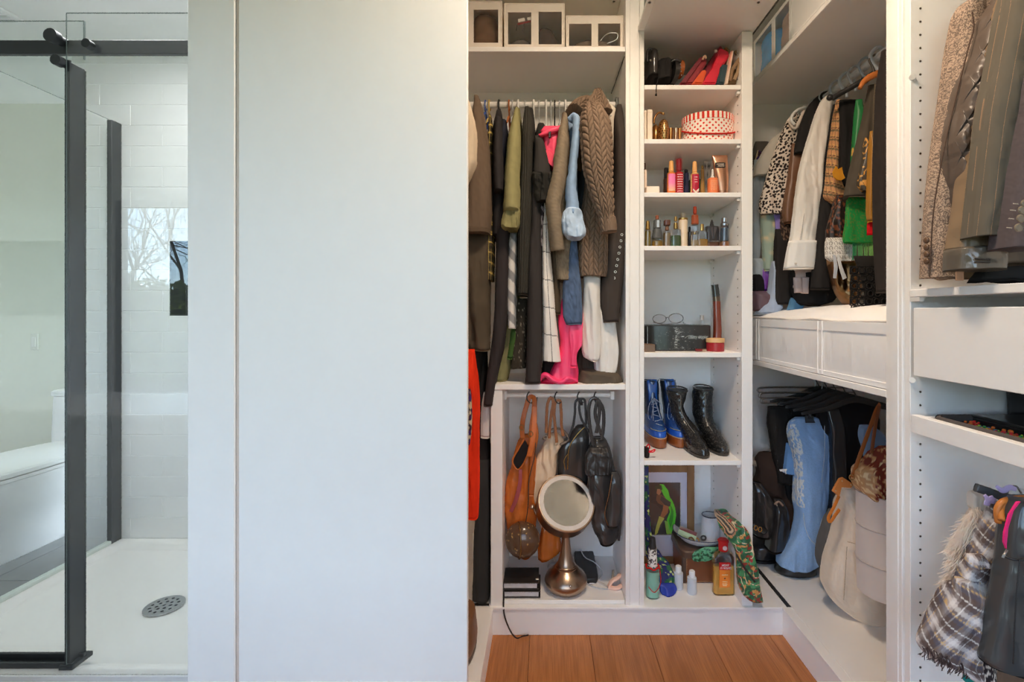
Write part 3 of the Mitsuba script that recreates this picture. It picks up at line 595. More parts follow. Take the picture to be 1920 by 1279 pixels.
t = cloth('blouse', 'black blouse with a ruffled lace sleeve', 'blouse', [(236, 1008, 1022), (265, 1002, 1030), (330, 1000, 1036), (380, 1004, 1036)], 1.82, S(46, 44, 42), d=.16, amp=.006, seed=19, wrk=.004, group=LR)
part(t, 'sleeve', drape([(256, 1002, 1016), (285, 1002, 1024), (325, 1000, 1032), (334, 1002, 1032)], 1.73, d=.08, amp=.005, seed=5, col=S(60, 57, 55)), FAB, smooth=True)
part(t, 'ruffle', drape([(322, 1000, 1033), (335, 998, 1037), (352, 1001, 1036), (366, 1000, 1037), (382, 1006, 1032)], 1.725, d=.1, amp=.012, fw=.014, seed=20, wrk=.009, res=.004, nu=110, col=S(44, 43, 40)), FAB, smooth=True)
def figured(X, Z, v):
    f = fbm(st(X / .008, Z / .012, 0 * X), 2, 9); return np.where((f > .55)[..., None], S(150, 140, 142), S(52, 44, 46))
cloth('dress', 'black dress with a white leaf print strip', 'dress', [(380, 1008, 1020), (420, 1009, 1022), (465, 1008, 1018)], 1.755, figured, d=.06, amp=.003, seed=21, res=.004, nu=70, group=LR)
PNK = S(246, 78, 112)
t = cloth('top', 'hot pink top clipped to a hanger', 'top', [(238, 1020, 1050), (246, 1014, 1050), (268, 1019, 1049), (290, 1019, 1047), (305, 1028, 1044), (318, 1036, 1041)], 1.74, mottle(PNK, .05, .02), SAT, d=.06, amp=.006, seed=22, wrk=.002, group=LR)
part(t, 'cuff_fold', tube(spl([P(1013, 254, 1.71), P(1024, 249, 1.70), P(1040, 244, 1.70), P(1051, 240, 1.71)], 20), [.008, .012, .01], [.012], n=14, fold=.004), SAT, PNK, smooth=True)
part(t, 'sleeve_lining', prism([(1020, 283), (1029, 281), (1039, 291), (1043, 305), (1040, 316), (1031, 308), (1022, 296)], 1.703, 1.712), SAT, S(226, 44, 80))
part(t, 'clip', pbox(1028.5, 1033, 243, 258, 1.69, 1.70), SAT, BK)
t = cloth('dress', 'hot pink dress pooling on the cubby top', 'dress', [(560, 1052, 1078), (600, 1046, 1090), (640, 1050, 1088), (670, 1044, 1080), (700, 1030, 1082), (717, 1010, 1082)], 1.80, mottle(S(242, 62, 112), .06, .02), SAT, d=.12, amp=.016, fw=.03, seed=23, group=LR)
t2 = part(t, 'ruffled_hem', tube(spl([P(1008, 716, 1.77), P(1022, 703, 1.755), P(1036, 711, 1.75), P(1050, 716, 1.755), P(1066, 708, 1.76), P(1081, 714, 1.77)], 40), [.006, .012, .01, .012, .006], [.02], n=16, fold=.004), SAT, S(244, 66, 116), smooth=True)
part(t, 'draped_flap', drape([(606, 1068, 1092), (630, 1066, 1091), (648, 1068, 1090), (662, 1069, 1080), (690, 1068, 1080)], 1.74, d=.03, amp=.01, seed=24), SAT, S(246, 70, 118), smooth=True)
def grid_w(X, Z, v):
    c = np.ones(X.shape + (3,)) * S(232, 226, 218); return mixc(c, S(86, 82, 84), (((Z + .15 * X) / .098) % 1 < .03) | ((X / .05) % 1 < .025))
cloth('dress', 'white dress with a thin black windowpane check', 'dress', [(375, 1020, 1027), (430, 1017, 1030), (540, 1017, 1037), (620, 1018, 1044), (675, 1018, 1051)], 1.765, grid_w, d=.1, amp=.007, seed=25, res=.003, nu=120, group=LR)
cloth('trousers', 'dark brown trousers between the white checked dress and the tweed cardigan', 'trousers', [(400, 1030, 1042), (500, 1034, 1048), (590, 1036, 1052)], 1.80, S(78, 66, 52), d=.1, amp=.004, seed=26, group=LR)
cloth('skirt', 'black beaded skirt peeking under the white checked dress', 'skirt', [(660, 1020, 1045), (700, 1015, 1045)], 1.84, S(40, 34, 32), d=.08, amp=.006, seed=27, group=LR)
TW = S(132, 117, 98)
def tweed(X, Z, v):
    return TW * (.65 + .7 * fbm(st(X / .004, Z / .008, 0 * X), 2, 4))[..., None]
t = cloth('cardigan', 'grey brown tweed cardigan left of the denim jacket', 'cardigan', [(216, 1054, 1064), (245, 1050, 1066), (320, 1046, 1068), (400, 1042, 1068), (470, 1040, 1074), (527, 1043, 1076)], 1.80, tweed, d=.16, amp=.005, seed=28, nu=120, res=.005, disp=lambda X, Z, v: .0015 * np.sin((Z + X * .4) / .008 * 2 * np.pi), group=LR)
sleeve(t, [(1059, 217, 1.72), (1054, 270, 1.69), (1046, 340, 1.68), (1038, 385, 1.68), (1046, 470, 1.70)], [5, 11, 13, 14, 12], lambda v: TW * (.75 + .55 * fbm(v / .005, 2, 3))[:, None], ry=[12, 24, 26, 26, 22], seed=6, m=90)
DEN = S(148, 174, 205)
t = cloth('jacket', 'light blue denim jacket with a rolled cuff', 'jacket', [(220, 1064, 1084), (260, 1062, 1084), (330, 1064, 1082), (400, 1060, 1084)], 1.83, mottle(S(140, 166, 200), .3, .004), d=.14, amp=.004, seed=29, wrk=.002, group=LR)
sleeve(t, [(1070, 225, 1.72), (1078, 222, 1.71), (1081, 240, 1.70), (1073, 320, 1.69), (1071, 360, 1.69), (1074, 405, 1.69)], [6, 8, 8, 8, 11, 13], DEN, ry=[14, 20, 22, 24, 26], fold=.004, seed=7, m=60)
part(t, 'rolled_cuff', drape([(394, 1059, 1084), (404, 1054, 1090), (420, 1051, 1094), (434, 1053, 1098), (443, 1058, 1097), (449, 1066, 1090)], 1.69, d=.1, amp=.014, fw=.02, seed=8, wrk=.005, res=.004, nu=110, top=1, col=mottle(S(176, 196, 218), .2, .015)), FAB, smooth=True)
cloth('jeans', 'dark blue denim leg below the rolled denim cuff', 'jeans', [(440, 1070, 1080), (500, 1062, 1085), (545, 1056, 1090), (590, 1056, 1091), (608, 1062, 1090)], 1.76, mottle(S(82, 100, 128), .5, .006), d=.09, amp=.006, seed=30, wrk=.002, group=LR)
cloth('sweater', 'mustard brown knit sweater behind the denim jacket', 'sweater', [(230, 1080, 1092), (290, 1078, 1095), (330, 1076, 1088)], 1.84, S(112, 92, 56), d=.12, amp=.004, seed=31, group=LR)
cloth('blouse', 'dark blue grey blouse between the denim and the cable knit cardigan', 'blouse', [(290, 1084, 1100), (340, 1084, 1102), (400, 1080, 1100), (520, 1084, 1108)], 1.86, S(66, 68, 74), d=.12, amp=.005, seed=32, group=LR)
CK = S(128, 107, 90)
def cable(X, Z, w=.018, h=.025, a=.0055):
    """Plaited cable-knit relief and a darkness for its grooves."""
    k = X / w; i = np.floor(k); u = k - i - .5
    s = np.where(i % 2 == 0, 1.0, -1.0)
    ph = (Z / h + s * u * 1.1 + .35 * (i % 3)) % 1
    leaf = np.clip(1 - (abs(ph - .5) * 2) ** 2.5, 0, 1) * np.clip(1 - (abs(u) * 2) ** 4, 0, 1)
    return a * leaf
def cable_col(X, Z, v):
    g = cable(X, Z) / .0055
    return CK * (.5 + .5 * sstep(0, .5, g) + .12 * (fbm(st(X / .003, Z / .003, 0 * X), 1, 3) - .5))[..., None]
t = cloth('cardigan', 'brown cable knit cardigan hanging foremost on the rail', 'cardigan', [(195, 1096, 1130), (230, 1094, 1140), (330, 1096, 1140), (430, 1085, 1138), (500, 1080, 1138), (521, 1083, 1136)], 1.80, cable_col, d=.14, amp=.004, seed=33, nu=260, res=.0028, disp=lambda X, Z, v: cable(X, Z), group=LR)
q = spl([P(1110, 205, 1.70), P(1117, 250, 1.66), P(1123, 330, 1.65), P(1136, 400, 1.65), P(1141, 433, 1.66)], 300)
rr = np.interp(np.linspace(0, 1, 300), [0, .18, .5, .82, .88, 1], np.array([16, 28, 27, 16, 12, 13]) * 1.66 / F)
def cable_tube(q, rr, ry, n=240):
    k = len(q); tt = np.gradient(q, axis=0); tt /= np.linalg.norm(tt, axis=1, keepdims=True)
    b = np.cross(tt, (0, 1.0, 0)); b /= np.linalg.norm(b, axis=1, keepdims=True); nn = np.cross(b, tt)
    th = np.linspace(0, 2 * np.pi, n, endpoint=False)[None]; L = np.r_[0, np.cumsum(np.linalg.norm(np.diff(q, axis=0), axis=1))][:, None]
    U = np.where(np.sin(th) > 0, 1, -1) * .5 + np.cos(th) * rr.max() * 1.05
    h = cable(U + 0 * L, L + 0 * U, .019, .0225, .005)
    V = q[:, None] + b[:, None] * ((rr[:, None] + h) * np.cos(th))[..., None] + nn[:, None] * ((ry[:, None] + h) * np.sin(th))[..., None]
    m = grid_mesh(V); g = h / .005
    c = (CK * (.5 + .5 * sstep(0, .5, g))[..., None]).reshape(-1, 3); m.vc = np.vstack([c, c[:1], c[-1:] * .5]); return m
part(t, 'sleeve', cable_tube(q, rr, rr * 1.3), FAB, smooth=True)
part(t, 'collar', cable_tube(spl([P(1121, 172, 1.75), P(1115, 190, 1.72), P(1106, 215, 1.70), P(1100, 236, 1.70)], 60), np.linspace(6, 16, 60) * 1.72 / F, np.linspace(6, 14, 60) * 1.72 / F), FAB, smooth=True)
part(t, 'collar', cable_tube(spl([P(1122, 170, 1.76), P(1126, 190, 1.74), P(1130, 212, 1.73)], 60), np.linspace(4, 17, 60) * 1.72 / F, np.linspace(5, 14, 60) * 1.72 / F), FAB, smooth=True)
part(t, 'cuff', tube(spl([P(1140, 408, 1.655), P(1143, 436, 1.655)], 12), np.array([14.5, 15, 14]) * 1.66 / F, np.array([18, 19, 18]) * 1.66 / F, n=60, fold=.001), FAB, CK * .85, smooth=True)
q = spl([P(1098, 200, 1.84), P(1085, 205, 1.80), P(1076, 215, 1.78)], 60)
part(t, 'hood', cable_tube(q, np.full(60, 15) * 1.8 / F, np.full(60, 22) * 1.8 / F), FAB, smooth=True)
t = cloth('blouse', 'white blouse hanging full length beside the pink dress', 'blouse', [(500, 1096, 1126), (560, 1092, 1124), (640, 1088, 1126), (668, 1092, 1124), (676, 1104, 1118)], 1.79, mottle(S(226, 221, 214), .04, .03), d=.08, amp=.014, fw=.024, seed=34, group=LR)
t = cloth('blouse', 'white ruffled blouse under the eyelet jacket', 'blouse', [(560, 1118, 1150), (610, 1116, 1154), (660, 1112, 1158), (702, 1118, 1150)], 1.82, mottle(S(228, 224, 218), .04, .03), d=.08, amp=.014, fw=.02, seed=35, sway=.06, group=LR)
t = cloth('blouse', 'white folded blouse behind the cable knit collar', 'blouse', [(198, 1136, 1147), (215, 1137, 1155), (260, 1142, 1158), (300, 1148, 1156)], 1.86, mottle(S(224, 212, 196), .04, .03), d=.1, amp=.007, fw=.015, seed=36, group=LR)
t = cloth('jacket', 'black jacket with a row of eyelets at the right wall', 'jacket', [(200, 1155, 1164), (230, 1150, 1169), (330, 1150, 1170), (430, 1142, 1171), (500, 1130, 1168), (555, 1122, 1162), (605, 1128, 1158)], 1.82, S(68, 61, 57), d=.14, amp=.006, seed=37, group=LR)
for i in range(9):
    f = i / 8; q = P(1166 - 14 * f - 3 * f * f, 440 + 93 * f, 1.738 + .002 * i)
    part(t, 'eyelet', tube(np.array([q + .004 * np.array([math.cos(a), 0, math.sin(a)]) for a in np.linspace(0, 2 * np.pi, 14)]), .0012, n=6), MET, S(196, 186, 170))
cloth('scarf', 'grey brown scarf lying crumpled on the cubby top', 'scarf', [(690, 1088, 1140), (702, 1084, 1160), (713, 1080, 1165)], 1.86, S(92, 82, 70), d=.2, amp=.014, seed=38, wrk=.006, group=LR)
cloth('skirt', 'dark grey brown skirt under the white blouses', 'skirt', [(640, 1082, 1110), (672, 1080, 1116), (708, 1076, 1110)], 1.88, S(76, 66, 58), d=.1, amp=.014, seed=39, group=LR)

# left run, seen past the end panel
t = cloth('dress', 'long orange red dress at the edge of the end panel', 'dress', [(655, 868, 890), (720, 868, 896), (800, 868, 899), (900, 868, 898), (967, 868, 896)], 1.66, mottle(S(226, 52, 24), .08, .03), d=.09, amp=.008, fw=.02, seed=40, group=LR)
def patt(X, Z, v):
    f = fbm(st(X / .012, Z / .016, 0 * X), 2, 12); return np.where((f > .56)[..., None], S(200, 180, 150), np.where((f < .42)[..., None], S(70, 46, 110), S(60, 40, 50)))
cloth('scarf', 'purple patterned scarf against the orange red dress', 'scarf', [(730, 868, 882), (780, 868, 885), (835, 868, 880)], 1.60, patt, d=.03, amp=.005, seed=41, res=.004, group=LR)
cloth('trousers', 'black trousers between the orange red dress and the bag cubby', 'trousers', [(640, 896, 915), (760, 898, 912), (900, 896, 922), (985, 896, 920)], 1.84, S(40, 38, 38), d=.12, amp=.006, seed=42, group=LR)
cloth('shirt', 'pale grey shirt tail left of the bag cubby', 'shirt', [(735, 907, 918), (780, 902, 919), (820, 901, 919)], 1.78, S(206, 200, 198), d=.05, amp=.005, seed=43, group=LR)
cloth('coat', 'charcoal coat hem standing left of the bag cubby', 'coat', [(860, 893, 919), (950, 892, 919), (1060, 888, 919), (1118, 887, 918)], 1.80, S(52, 52, 52), d=.1, amp=.006, fw=.02, seed=44, group=LR)
solo('art_pad', 'thin pad with a spiral white edge beside the charcoal coat', 'pad', box(PX(886, 1.77), PX(890.5, 1.77), 1.77, 2.0, ZB + .001, PZ(1000, 1.77)), SAT, S(206, 196, 184))
t = thing('shoe', 'brown shoe on the wardrobe base behind the end panel', 'shoe')
part(t, 'upper', loft([(ZB + .012, -.262, 1.53, .042, .12, 1), (ZB + .03, -.262, 1.53, .046, .125, 1), (ZB + .06, -.265, 1.56, .042, .09, 1), (ZB + .09, -.265, 1.58, .036, .06, 1)], m=16), SAT, S(112, 76, 48), smooth=True)
part(t, 'sole', loft([(ZB + .001, -.262, 1.53, .044, .122, 1), (ZB + .012, -.262, 1.53, .044, .122, 1)]), SAT, S(60, 42, 30))

# ------------------------------------------------------------------ bag cubby
def shook(px, Y=1.86, py=741, low=757):
    t = thing('bag_hook', None, None); return t
zr_ = PZ(741, 1.86)
for px, lo, lab in ((991, 756, 'black hook of the orange leather tote'), (1043, 757, 'black hook of the beige tan-strapped bag'), (1085, 757, 'black hook of the black handbag'), (1116, 757, 'black hook of the black leather backpack')):
    t = thing('bag_hook', lab, 'hook', 'black hooks on the bag rail'); q = P(px, 741, 1.86)
    part(t, 'wire', tube(spl([q + [.008, .012, -.004], q + [.004, .008, .009], q + [0, -.004, .011], q + [-.006, -.012, -.004], q + [-.004, -.016, -.016], P(px + 4, lo, 1.845), P(px + 9, lo - 3, 1.842)], 26), .0022, n=8, ref=(1, 0, 0)), SAT, BK, smooth=True)
ORG = S(192, 100, 34)
t = thing('tote_bag', 'orange leather tote hanging at the left of the bag cubby', 'bag', 'handbags in the cubby')
part(t, 'body', drape([(815, 978, 994), (835, 968, 1000), (872, 958, 1004), (905, 950, 1005), (950, 949, 1005), (985, 951, 1003), (1030, 962, 1000), (1042, 972, 992)], 1.88, d=.09, amp=.018, fw=.028, seed=50, wrk=.005, col=mottle(ORG, .12, .04)), SAT, smooth=True)
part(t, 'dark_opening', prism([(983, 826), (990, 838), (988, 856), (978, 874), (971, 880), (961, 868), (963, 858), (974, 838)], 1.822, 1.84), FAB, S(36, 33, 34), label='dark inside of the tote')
part(t, 'rim', tube(spl([P(983, 824, 1.818), P(972, 842, 1.816), P(961, 866, 1.816), P(971, 881, 1.815), P(980, 872, 1.815), P(990, 852, 1.815)], 30), .0035, n=8), SAT, ORG * .8, smooth=True)
part(t, 'strap', ribbon(spl([P(980, 822, 1.83), P(979, 805, 1.83), P(981, 785, 1.83), P(987, 762, 1.84), P(993, 745, 1.85), P(1000, 745, 1.845), P(1002, 765, 1.83), P(997, 800, 1.81), P(996, 830, 1.81)], 50), .018, .004), SAT, ORG * .85, smooth=True)
part(t, 'strap', ribbon(spl([P(1002, 762, 1.81), P(1001, 800, 1.8), P(998, 830, 1.795), P(992, 856, 1.795)], 30), .02, .004), SAT, ORG, smooth=True)
for a, b in ((978, 802), (995, 814)): part(t, 'buckle', tube([P(a, b, 1.795) + .008 * np.array([math.cos(k), 0, 1.2 * math.sin(k)]) for k in np.linspace(0, 2 * np.pi, 16)], .0018, n=6), MET, S(150, 120, 80))
part(t, 'wristlet', ribbon(spl([P(976, 880, 1.80), P(975, 905, 1.797), P(968, 935, 1.796), P(958, 960, 1.80)], 24), [.012, .016, .014], .003), SAT, S(150, 62, 66), label='mauve ribbon')
part(t, 'tassel', drape([(790, 1001, 1006), (815, 1000, 1010), (850, 994, 1004), (930, 991, 1001)], 1.82, d=.012, amp=.003, seed=51), SAT, ORG * .75, smooth=True)
BEI = S(214, 186, 156)
t = thing('handbag', 'beige handbag with tan straps beside the orange tote', 'bag', 'handbags in the cubby')
part(t, 'body', drape([(812, 1030, 1048), (826, 1022, 1056), (850, 1010, 1046), (880, 1002, 1044), (915, 1000, 1040), (960, 1006, 1034), (1000, 1015, 1030)], 1.90, d=.07, amp=.02, fw=.022, seed=52, wrk=.005, col=mottle(BEI, .06, .03)), SAT, smooth=True)
for pts in ([(1024, 812), (1025, 780), (1027, 756), (1033, 745), (1037, 752), (1034, 775), (1031, 800), (1030, 822)], [(1044, 830), (1041, 800), (1039, 770), (1043, 752), (1049, 750), (1052, 770), (1053, 800), (1056, 818)]):
    part(t, 'strap', ribbon(spl([P(a, b, 1.845) for a, b in pts], 40), .011, .004), SAT, S(150, 92, 50), smooth=True)
part(t, 'rim', tube(spl([P(1018, 824, 1.862), P(1034, 806, 1.86), P(1054, 806, 1.862), P(1066, 824, 1.862), P(1050, 834, 1.86)], 30), .005, n=8, fold=.002), SAT, S(120, 104, 90), smooth=True)
for a, b in ((1023, 820), (1042, 832), (1053, 812)): part(t, 'ring', tube([P(a, b, 1.845) + .007 * np.array([math.cos(k), 0, math.sin(k)]) for k in np.linspace(0, 2 * np.pi, 14)], .0016, n=6), MET, S(190, 180, 160))
BLKL = S(46, 44, 43)
t = thing('handbag', 'black handbag with gold piping behind the round mirror', 'bag', 'handbags in the cubby')
part(t, 'body', drape([(797, 1082, 1100), (815, 1066, 1104), (840, 1048, 1104), (870, 1046, 1102), (930, 1050, 1100), (960, 1060, 1095)], 1.92, d=.07, amp=.006, seed=53, col=BLKL), GLS, smooth=True)
part(t, 'piping', tube(spl([P(1097, 800, 1.875), P(1082, 815, 1.872), P(1068, 838, 1.87), P(1064, 880, 1.87)], 24), .0022, n=6), MET, S(190, 150, 90), smooth=True)
part(t, 'piping', tube(spl([P(1066, 850, 1.868), P(1058, 862, 1.868), P(1060, 882, 1.868)], 16), .0018, n=6), MET, S(190, 150, 90), smooth=True)
for pts in ([(1062, 830), (1074, 800), (1078, 775), (1080, 752), (1088, 748), (1091, 760)], [(1089, 750), (1086, 764), (1090, 785), (1098, 800), (1104, 810)], [(1086, 748), (1095, 749), (1098, 770), (1099, 795)]):
    part(t, 'strap', ribbon(spl([P(a, b, 1.86) for a, b in pts], 30), .009, .004), SAT, S(38, 36, 36), smooth=True)
t = thing('backpack', 'black leather backpack hanging at the right of the bag cubby', 'backpack', 'handbags in the cubby')
part(t, 'body', drape([(820, 1112, 1132), (842, 1104, 1144), (860, 1098, 1150), (890, 1100, 1154), (940, 1104, 1160), (975, 1108, 1162), (998, 1115, 1158), (1012, 1122, 1148)], 1.87, d=.12, amp=.014, fw=.03, seed=54, wrk=.007, col=S(50, 48, 47)), GLS, smooth=True)
pk = part(t, 'pocket', drape([(885, 1146, 1158), (900, 1144, 1163), (950, 1138, 1164), (975, 1134, 1162), (988, 1140, 1156)], 1.80, d=.04, amp=.007, seed=55, wrk=.003, col=S(48, 46, 45)), GLS, smooth=True)
part(t, 'ruched_flap', drape([(838, 1108, 1138), (855, 1098, 1146), (875, 1096, 1148), (888, 1098, 1144)], 1.835, d=.06, amp=.006, fw=.008, seed=56, wrk=.006, res=.004, nu=80, col=S(46, 44, 43)), SAT, smooth=True)
part(pk, 'zip', tube(spl([P(1148, 890, 1.776), P(1141, 930, 1.774), P(1134, 965, 1.776), P(1140, 985, 1.78)], 20), .0022, n=6), MET, S(150, 120, 90), smooth=True)
for pts in ([(1113, 838), (1106, 800), (1104, 765), (1110, 748), (1119, 748), (1124, 762), (1122, 790), (1118, 812)], [(1122, 750), (1130, 765), (1132, 795), (1128, 826)], [(1120, 750), (1116, 775), (1122, 800), (1128, 815)]):
    part(t, 'strap', ribbon(spl([P(a, b, 1.84) for a, b in pts], 40), .013, .006), GLS, S(42, 40, 40), smooth=True)
part(t, 'tail_strap', ribbon(spl([P(1160, 975, 1.80), P(1162, 995, 1.80), P(1160, 1014, 1.80)], 12), .009, .003), SAT, S(36, 35, 35))
# round brown bag and things on the cubby floor
ZC_ = ZB + .0145
def sparkle(v):
    f = fbm(v / .006, 2, 3); return np.where((f > .76)[:, None], S(190, 150, 90), S(84, 60, 42) * (.8 + .4 * f)[:, None])
t = thing('evening_bag', 'round bronze brown hard bag below the orange tote', 'bag')
q = P(980, 1012, 1.80)
m = trimesh.creation.icosphere(subdivisions=4); m.apply_scale((.064, .05, .066)); v = np.array(m.vertices); m.apply_translation(q - [0, 0, 0])
part(t, 'shell', m, GLS, sparkle, smooth=True)
part(t, 'zip', tube([q + np.array([-.016 + .012 * math.cos(a), -.052 * math.cos(a), .067 * math.sin(a)]) for a in np.linspace(-1.5, 1.5, 24)], .0028, n=6), MET, S(150, 120, 80), smooth=True)
part(t, 'chain', tube(spl([P(985, 984, 1.80), P(990, 950, 1.79), P(992, 900, 1.80), P(1003, 850, 1.81), P(1005, 780, 1.83), P(1007, 745, 1.85)], 40), .0015, n=6), SAT, S(52, 40, 34), smooth=True)
t = thing('leather_pouch', 'orange leather pouch under the round mirror', 'pouch')
part(t, 'body', drape([(975, 1020, 1042), (1005, 1012, 1050), (1025, 1008, 1054), (1046, 1008, 1030)], 1.90, d=.06, amp=.01, seed=57, wrk=.003, col=mottle(S(196, 104, 34), .1, .03)), SAT, smooth=True)
zn = ZC_
yn0, yn1 = YZ(1122, zn), YZ(1066, zn + .05)
for i, (a, lab) in enumerate(((0, 'lower black notebook of the stack in the bag cubby'), (.027, 'upper black notebook with a clasp in the bag cubby'))):
    z0 = zn + .0005 + a; x0, x1 = PX(942.5, yn0), PX(1013 - 3 * i, yn0)
    t = thing('notebook', lab, 'notebook', None)
    part(t, 'pages', box(x0 + .003, x1 - .006, yn0 + .004 + .006 * i, yn1, z0 + .003, z0 + .022), SAT, S(206, 204, 206))
    part(t, 'cover', [box(x0, x1, yn0 + .006 * i, yn1 + .003, z0, z0 + .003), box(x0, x1, yn0 + .006 * i, yn1 + .003, z0 + .022, z0 + .025), box(x0, x0 + .003, yn0 + .006 * i, yn1 + .003, z0, z0 + .025)], SAT, S(36, 34, 33))
    if i:
        part(t, 'clasp', box(x1 - .012, x1 + .001, (yn0 + yn1) / 2 - .03, (yn0 + yn1) / 2 - .02, z0 + .012, z0 + .028), MET, S(200, 196, 190))
        part(t, 'ribbon', ribbon(spl([(x0 + .004, yn0 + .01, z0 + .002), (x0 + .005, yn0 - .01, z0 - .01), (PX(945, 1.735), 1.735, PZ(1150, 1.735)), P(953, 1175, 1.73), P(962, 1191, 1.715), P(970, 1197, 1.715), P(980, 1193, 1.73), P(991, 1191, 1.733)], 50), .006, .0015, ref=(.3, 1, .2)), SAT, S(34, 32, 32), smooth=True)
# vanity mirror
BR = S(172, 148, 128)
t = thing('vanity_mirror', 'round two-sided mirror on a brushed nickel stand', 'mirror')
yb = YZ(1122, ZC_ + .01) + .075; xb = PX(1061, yb)
part(t, 'stand', lathe([(0, 0), (.05, 0), (.064, .006), (.077, .024), (.0805, .036), (.079, .046), (.071, .06), (.056, .074), (.045, .083), (.0425, .085), (.0425, .088), (.039, .09), (.039, .093), (.035, .096), (.029, .108), (.0225, .132), (.0175, .165), (.0135, .2), (.012, .222), (.0145, .225), (.0145, .232), (.0125, .235), (.0125, .254), (.0, .255)], (xb, yb, ZC_), 56), MET, BR, smooth=40)
part(t + '__stand', 'switch', trimesh.creation.icosphere(subdivisions=2, radius=.005).apply_translation((xb + .013, yb - .0725, ZC_ + .052)), MET, S(220, 210, 200), smooth=True)
hd = P(1062, 942, yb - .02)
n3 = np.array([.17, -.72, .67]); n3 /= np.linalg.norm(n3)
def oriented(m, nrm, loc, ang=0):
    m = m.copy(); m.apply_transform(trimesh.geometry.align_vectors([0, 0, 1], nrm)); m.apply_translation(loc); return m
hk = part(t, 'housing', oriented(lathe([(.0, -.07), (.09, -.07), (.104, -.066), (.108, -.06), (.108, -.012), (.1095, -.01), (.1095, .0), (.106, .003), (.1035, .003), (.1025, 0), (0, 0)], n=64), n3, hd), MET, BR, smooth=40)
part(hk, 'glass', oriented(lathe([(0, .0004), (.086, .0004), (.086, .0018), (0, .0018)], n=64), n3, hd), 'm_mirror', smooth=40)
part(hk, 'light_ring', oriented(lathe([(.0865, .0004), (.1022, .0004), (.1022, .002), (.0865, .0018), (.0865, .0004)], n=64), n3, hd), SAT, S(206, 196, 186), smooth=40)
pl, pr = P(1001, 950, hd[1] + .02), P(1118, 928, hd[1] + .03)
neck = np.array([xb, yb, ZC_ + .253])
mid = (pl + pr) / 2; ex = (pr - pl) / 2
yk = [mid - ex * math.cos(a) + (neck - mid) * math.sin(a) for a in np.linspace(0, math.pi, 40)]
part(t, 'yoke', tube(yk, .0045, n=12), MET, BR, smooth=True)
for p in (pl, pr):
    d = (p - mid) / np.linalg.norm(p - mid)
    part(t + '__yoke', 'pivot_knob', trimesh.creation.icosphere(subdivisions=3, radius=.0095).apply_translation(p + d * .006), MET, S(214, 196, 176), smooth=True)
# phone battery, cable, clip
t = thing('power_bank', 'black power bank with a white cable plugged in', 'power bank')
qa, qb = YZ(1090, ZC_ + .01), YZ(1032, ZC_ + .01)
xa = PX(1098, (qa + qb) / 2)
part(t, 'case', loft([(ZC_ + .0005, xa, (qa + qb) / 2, .04, (qb - qa) / 2, .35), (ZC_ + .004, xa, (qa + qb) / 2, .042, (qb - qa) / 2 + .002, .35), (ZC_ + .016, xa, (qa + qb) / 2, .042, (qb - qa) / 2 + .002, .35), (ZC_ + .02, xa, (qa + qb) / 2, .039, (qb - qa) / 2, .35)], n=40), SAT, S(26, 28, 30))
part(t, 'plug', box(xa - .022, xa - .008, qb - .03, qb - .008, ZC_ + .0205, ZC_ + .028), SAT, S(220, 224, 230))
def fl3(px, py, dz=.003): return np.array([PX(px, YZ(py, ZC_ + dz)), YZ(py, ZC_ + dz), ZC_ + dz])
solo('usb_cable', 'white charging cable curling over the black power bank', 'cable', tube(spl([(xa - .014, qb - .03, ZC_ + .025), fl3(1098, 1046, .025), fl3(1115, 1055, .023), fl3(1127, 1068, .006), fl3(1128, 1082), fl3(1110, 1094), fl3(1090, 1088)], 40), .0022, n=8, ref=(0, 0, 1)), SAT, S(222, 222, 226), smooth=True)
t = thing('extension_cord', 'white mains cord looped behind the mirror stand', 'cable')
part(t, 'cord', tube(spl([fl3(1032, 1040, .03), fl3(1042, 1052, .02), fl3(1046, 1062, .006), fl3(1036, 1070), fl3(1028, 1064), fl3(1034, 1054), fl3(1048, 1058), fl3(1075, 1062), fl3(1086, 1060, .01), fl3(1083, 1071), fl3(1072, 1066), fl3(1090, 1076), fl3(1115, 1088), fl3(1140, 1100)], 110), .0034, n=8, ref=(0, 0, 1)), SAT, S(196, 190, 182), smooth=True)
part(t, 'loop', tube(spl([fl3(1100, 1094), fl3(1118, 1102), fl3(1140, 1104), fl3(1150, 1097)], 24), .002, n=8, ref=(0, 0, 1)), SAT, S(180, 184, 188), smooth=True)
t = thing('hair_clip', 'pale pink hair clip at the right wall of the cubby floor', 'hair clip')
part(t, 'jaw', [tube(spl([fl3(1141, 1101, .004), fl3(1147, 1090, .02), fl3(1158, 1083, .03), fl3(1163, 1078, .035)], 16), .006, .012, n=12), tube(spl([fl3(1141, 1101, .004), fl3(1156, 1103, .006), fl3(1166, 1098, .01)], 16), .006, .01, n=12)], SAT, S(238, 196, 176), smooth=True)
part(t, 'spring', tube(spl([fl3(1147, 1090, .02), fl3(1149, 1078, .03), fl3(1150, 1070, .035)], 10), .005, n=8, fold=.002), SAT, S(150, 140, 124), smooth=True)
